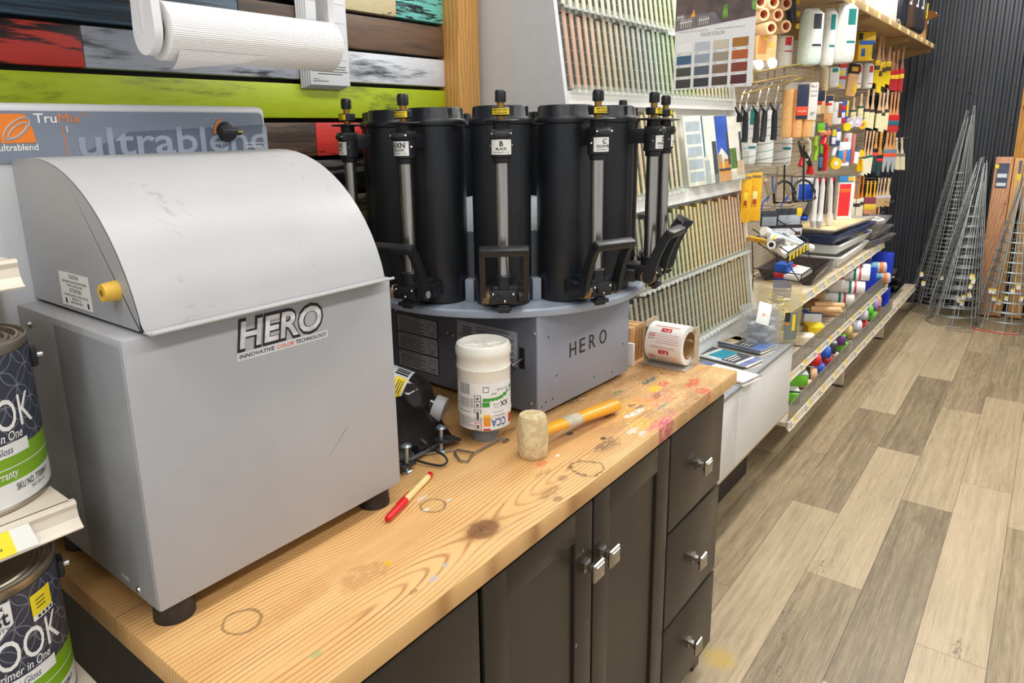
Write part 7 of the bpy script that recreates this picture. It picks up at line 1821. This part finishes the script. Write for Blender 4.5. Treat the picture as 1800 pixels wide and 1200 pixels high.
# ---- things on the high shelf
def top_shelf_goods():
    z = 2.1055
    P = at(1574, 4, Y=1.0); rt = thing('cardboard_box', 'white cardboard box on the high shelf left of the black bag', 'box', (5.05, 1.03, z), R(4)); b = MB(M((222, 214, 206), .7)); b.box(-.26, .22, -.13, .13, 0, .22, .003); b.build('carton', rt); b = MB(M((196, 176, 146), .6)); b.box(-.262, .222, -.01, .01, .0, .2215); b.build('tape', rt)
    rt = thing('tool_bag', 'glossy black tool bag on the high shelf with pale marks', 'bag', (5.72, 1.0, z), R(-6)); b = MB(M((30, 34, 42), .2, var=.2, sc=10)); b.box(-.26, .26, -.13, .13, .006, .30, .05, 4); b.build('shell', rt)
    b = MB(M((200, 204, 210), .4)); 
    for x in (-.18, -.03, .10): b.box(x, x+.05, -.1312, -.1295, .17, .185); b.box(x+.03, x+.045, -.1312, -.1295, .18, .24)
    b.use(YELLOW); b.box(.235, .245, -.132, -.129, .12, .22); b.build('pale_marks', rt); b = MB(BLK); b.tube([(-.12, 0, .29), (-.10, 0, .36), (.10, 0, .36), (.12, 0, .29)], .012, 8); b.build('handle', rt)
    rt = thing('pouch', 'grey and tan pouch lying in front of the black tool bag', 'pouch', (5.36, .955, z), R(10)); b = MB(M((96, 88, 76), .5, var=.3, sc=20)); b.box(-.09, .09, -.05, .05, 0, .06, .02, 3); b.build('body', rt); b = MB(YELLOW); b.box(-.05, -.03, -.052, -.048, .02, .04); b.build('tab', rt)
    rt = thing('cardboard_box', 'brown open cardboard box on the high shelf right of the black bag', 'box', (6.22, 1.02, z), R(0)); b = MB(M((196, 142, 84), .7, var=.06)); b.box(-.18, .18, -.12, .12, 0, .005); b.box(-.18, .18, -.12, -.116, 0, .16); b.box(-.18, .18, .116, .12, 0, .16); b.box(-.18, -.176, -.12, .12, 0, .16); b.box(.176, .18, -.12, .12, 0, .16)
    b.build('carton', rt); b = MB(M((206, 152, 92), .7)); b.quad((-.18, -.12, .16), (.18, -.12, .16), (.18, -.19, .185), (-.18, -.19, .185)); b.build('flap', rt)
    rt = thing('teal_bucket', 'small teal tub on the high shelf behind the bag and the open box', 'tub', (6.01, 1.22, z)); b = MB(M((20, 110, 96), .4)); b.lathe([(.05, 0), (.06, .12), (.062, .12), (.0, .115)], 20, cap=False); b.build('tub', rt)
    # finishing trowel with a wooden grip standing at the shelf end
    rt = thing('finishing_trowel', 'steel finishing trowel with a pale wooden grip standing at the end of the high shelf', 'trowel', (6.50, .97, z)); b = MB(M((190, 192, 198), .25, 1.0)); b.at(Matrix.Rotation(R(-40), 4, 'Z')); b.box(-.002, .002, -.06, .06, 0, .27); b.build('blade', rt)
    b = MB(M((226, 190, 140), .5)); b.at(Matrix.Rotation(R(-40), 4, 'Z')); b.turned((.05, -.10, .21), (.05, .06, .20), [(.010, 0), (.016, .15), (.013, .6), (.015, 1)], 14); b.build('grip', rt); b = MB(M((150, 150, 152), .3, .9)); b.at(Matrix.Rotation(R(-40), 4, 'Z')); b.tube([(.002, -.02, .14), (.05, -.03, .15), (.05, -.03, .20)], .006, 8); b.build('tang', rt)
    rt = thing('finishing_trowel', 'second steel trowel leaning behind the one with the pale wooden grip', 'trowel', (6.57, 1.02, z), R(-50)); b = MB(M((170, 172, 178), .3, 1.0)); b.box(-.002, .002, -.06, .06, 0, .22); b.build('blade', rt); b = MB(M((206, 164, 110), .5)); b.turned((.05, -.06, .17), (.05, .06, .17), [(.010, 0), (.015, .3), (.013, 1)], 12); b.build('grip', rt); b = MB(M((150, 150, 152), .3, .9)); b.tube([(.002, 0, .11), (.05, 0, .12), (.05, 0, .16)], .005, 8); b.build('tang', rt)
top_shelf_goods()

# ================================================================== far end: tomato cages, lumber, wooden post
def cages():
    GAL = M((150, 155, 155), .4, .6, var=.15, sc=6)
    def cage(c, r0, h, tip, nl, rings, seed, label, twist=0.0, squash=1.0, hh=1.0):
        """one wire cone: rings growing downwards, legs drawn together at the top"""
        rn = random.Random(seed); rt = thing('tomato_cage', label, 'tomato cage', (c[0], c[1], c[2]), 0, None)
        hub = Vector((tip[0]-c[0], tip[1]-c[1], tip[2]-.17)); legs = []
        for k in range(nl):
            a = 2*PI*k/nl+twist; p0 = Vector((r0*math.cos(a), r0*math.sin(a)*squash, .006)); e = hub+Vector((.026*math.cos(a), .026*math.sin(a), 0)); e = e+(e-p0)*rn.uniform(-.07, .03)
            b = MB(GAL); b.tube([p0, e], .0031, 6); b.build('leg', rt); legs.append((p0, e))
        for j in range(rings):
            t_ = (j/rings)*.72; z = .006+t_*(hub.z-.006); rr = r0+(.026-r0)*t_; cx = hub.x*t_; cy = hub.y*t_
            b = MB(GAL); ph = rn.uniform(0, 6); pts = [(cx+rr*math.cos(2*PI*i/28), cy+rr*squash*math.sin(2*PI*i/28), z) for i in range(28)]; b.tube(pts, .0024, 5, True); b.build('hoop', rt)
        return rt
    def tags(rt_c, r0, zs, n, seed, label):
        pass
    c1 = at(1640, 556, Z=0); c2 = at(1672, 570, Z=0); c3 = at(1762, 572, Z=0)
    t1 = at(1706, 200, X=6.78); t1b = at(1704, 205, X=6.80); t2b = at(1727, 285, X=6.62); t3 = at(1805, 300, X=6.62)
    n = 0
    A_ = Vector((6.715, .645, 0)); B_ = Vector((6.385, .500, 0)); D_ = Vector((6.44, .165, 0))
    for i in range(4): cage(A_+Vector((0, 0, (.072*i))), .183, t1.z-.03, t1, 8, 10, 10, 'galvanised tomato cage, %s from the outside of the taller nested stack' % ORD[i], .2*i)
    for i in range(4): cage(B_+Vector((0, 0, (.072*i))), .172, t2b.z-.03, t2b, 8, 10, 30, 'galvanised tomato cage, %s from the outside of the shorter front nested stack' % ORD[i], .17*i+.1)
    for i in range(3): cage(D_+Vector((0, 0, (.072*i))), .196, t3.z, t3, 8, 10, 50, 'galvanised tomato cage, %s from the outside of the right-hand nested stack' % ORD[i], .2*i)
    rn = random.Random(5)
    def tg(px, py, X, c, lab):
        P = at(px, py, X=X); b = MB(M(c, .6)); b.at(Matrix.Translation(P) @ Euler((0, rn.uniform(-.2, .2), R(-90+rn.uniform(-30, 30)))).to_matrix().to_4x4()); b.box(-.013, .013, -.001, .001, -.019, .019); b.use(M((240, 206, 60), .5)); b.box(-.013, .013, -.0013, .0013, .008, .019); o = b.build('hang_tag', origin=P); tag(o, lab, 'hang tag', 'tags on the tomato cages')
    for i, (px, py) in enumerate(((1708, 486), (1711, 494), (1706, 503), (1704, 519), (1694, 523), (1685, 527), (1690, 533), (1710, 488))): tg(px, py, 6.26, (240, 240, 226), 'white and yellow hang tag, %s along the front nested stack of cages' % ORD[i])
    for i, (px, py) in enumerate(((1741, 511), (1748, 512), (1747, 526), (1756, 531), (1769, 524), (1780, 512), (1790, 504), (1795, 525))): tg(px, py, 6.32, (236, 236, 232), 'pale hang tag, %s from the left on the right-hand stack of cages' % ORD[i])
    for i, (px, py) in enumerate(((1620, 482), (1623, 498), (1655, 488))): tg(px, py, 6.42, (230, 230, 226), 'pale hang tag, %s from the left on the taller stack of cages' % ORD[i])
    b = MB(M((220, 80, 50), .5)); b.tube([at(1708, 573, Z=.005), at(1714, 578, Z=.005), at(1724, 580, Z=.005), at(1750, 584, Z=.005), at(1790, 588, Z=.005)], .004, 6); o = b.build('twine', origin=at(1708, 573, Z=.0)); tag(o, 'orange twine on the floor in front of the right-hand cages', 'twine')
cages()

def lumber():
    CED = wood_mat((214, 166, 126), (196, 142, 102), (170, 116, 80), freq=50); PN = wood_mat((226, 180, 116), (210, 158, 94), (186, 134, 76), freq=50)
    def board(base, top, w, th, m, lab, name='board', cat='board', extras=None):
        d = top-base; rt = thing(name, lab, cat, base); L_ = d.length; z = d.normalized(); x = Vector((0, 1, 0))-z*z.y; x.normalize(); y = z.cross(x)
        T = Matrix(((x.x, y.x, z.x, 0), (x.y, y.y, z.y, 0), (x.z, y.z, z.z, 0), (0, 0, 0, 1))); b = MB(m).at(T); b.box(-w/2, w/2, -th/2, th/2, .0, L_, .003); b.build('timber', rt); return rt, T, L_
    b0 = at(1728, 550, X=6.76); b0.z = 0.012; t0 = at(1767, 276, X=6.84); t0.x = 6.865; b0.x = 6.74
    rt, T, L_ = board(Vector(b0), Vector(t0), .115, .05, CED, 'bundle of reddish cedar pickets with a dark label leaning on the black wall', 'picket_bundle', 'lumber')
    q = MB(M((70, 80, 104), .5, var=.2)).at(T); q.box(-.035, .04, -.029, -.026, L_-.24, L_-.05) if False else q.box(-.035, .04, .025, .028, L_-.24, L_-.05); q.use(M((222, 226, 232), .5)); q.box(-.028, .033, .028, .029, L_-.16, L_-.13); q.box(-.028, .033, .028, .029, L_-.225, L_-.20); q.use(YELLOW); q.box(.03, .055, .025, .029, L_-.09, L_-.06)
    # label faces the aisle: same print on both faces
    q.use(M((70, 80, 104), .5, var=.2)); q.box(-.035, .04, -.028, -.025, L_-.24, L_-.05); q.use(M((222, 226, 232), .5)); q.box(-.028, .033, -.029, -.028, L_-.16, L_-.13); q.box(-.028, .033, -.029, -.028, L_-.225, L_-.20); q.use(YELLOW); q.box(-.055, -.03, -.029, -.025, L_-.09, L_-.06); q.build('label', rt)
    q = MB(M((60, 44, 36), .6)).at(T)
    for zz in (.35, .62):
        for xx in (-.04, -.015, .012, .035): q.box(xx-.003, xx+.003, -.0258, .0258, zz, zz+.004)
    q.build('staple_marks', rt)
    for i, (px0, px1, py0, py1, w, lab) in enumerate(((1752, 1793, 500, 278, .06, 'nearer pale pine board with a yellow tag leaning behind the right-hand cages'), (1785, 1815, 480, 270, .09, 'pale pine board at the right frame edge leaning behind the cages'))):
        p = at(px0, py0, X=6.76); p.z = .012; t_ = at(px1, py1, X=6.85); t_.x = 6.87; p.y = at(px0, 545, X=6.76).y
        rt, T, L_ = board(Vector((6.76, p.y, .012)), Vector(t_), w, .03, PN, lab)
        if i == 0: q = MB(M((90, 100, 110), .5)).at(T); q.box(-.02, .0, -.0165, .0165, L_-.12, L_-.02); q.use(YELLOW); q.box(-.02, .0, -.017, .017, L_-.17, L_-.12); q.build('tag', rt)
    # broad wooden trim board hanging on the wall at the right edge
    mb = MB(wood_mat((214, 160, 84), (200, 146, 72), (176, 122, 56), freq=30)); y1 = at(1790, 300, X=6.90).y; yl = at(1800, 215, X=6.9).y
    mb.box(6.885, 6.928, -.10, at(1768, 368, X=6.9).y, at(1768, 368, X=6.9).z, 3.0, .003); tag(mb.build('trim_2'), kind='structure')
lumber()
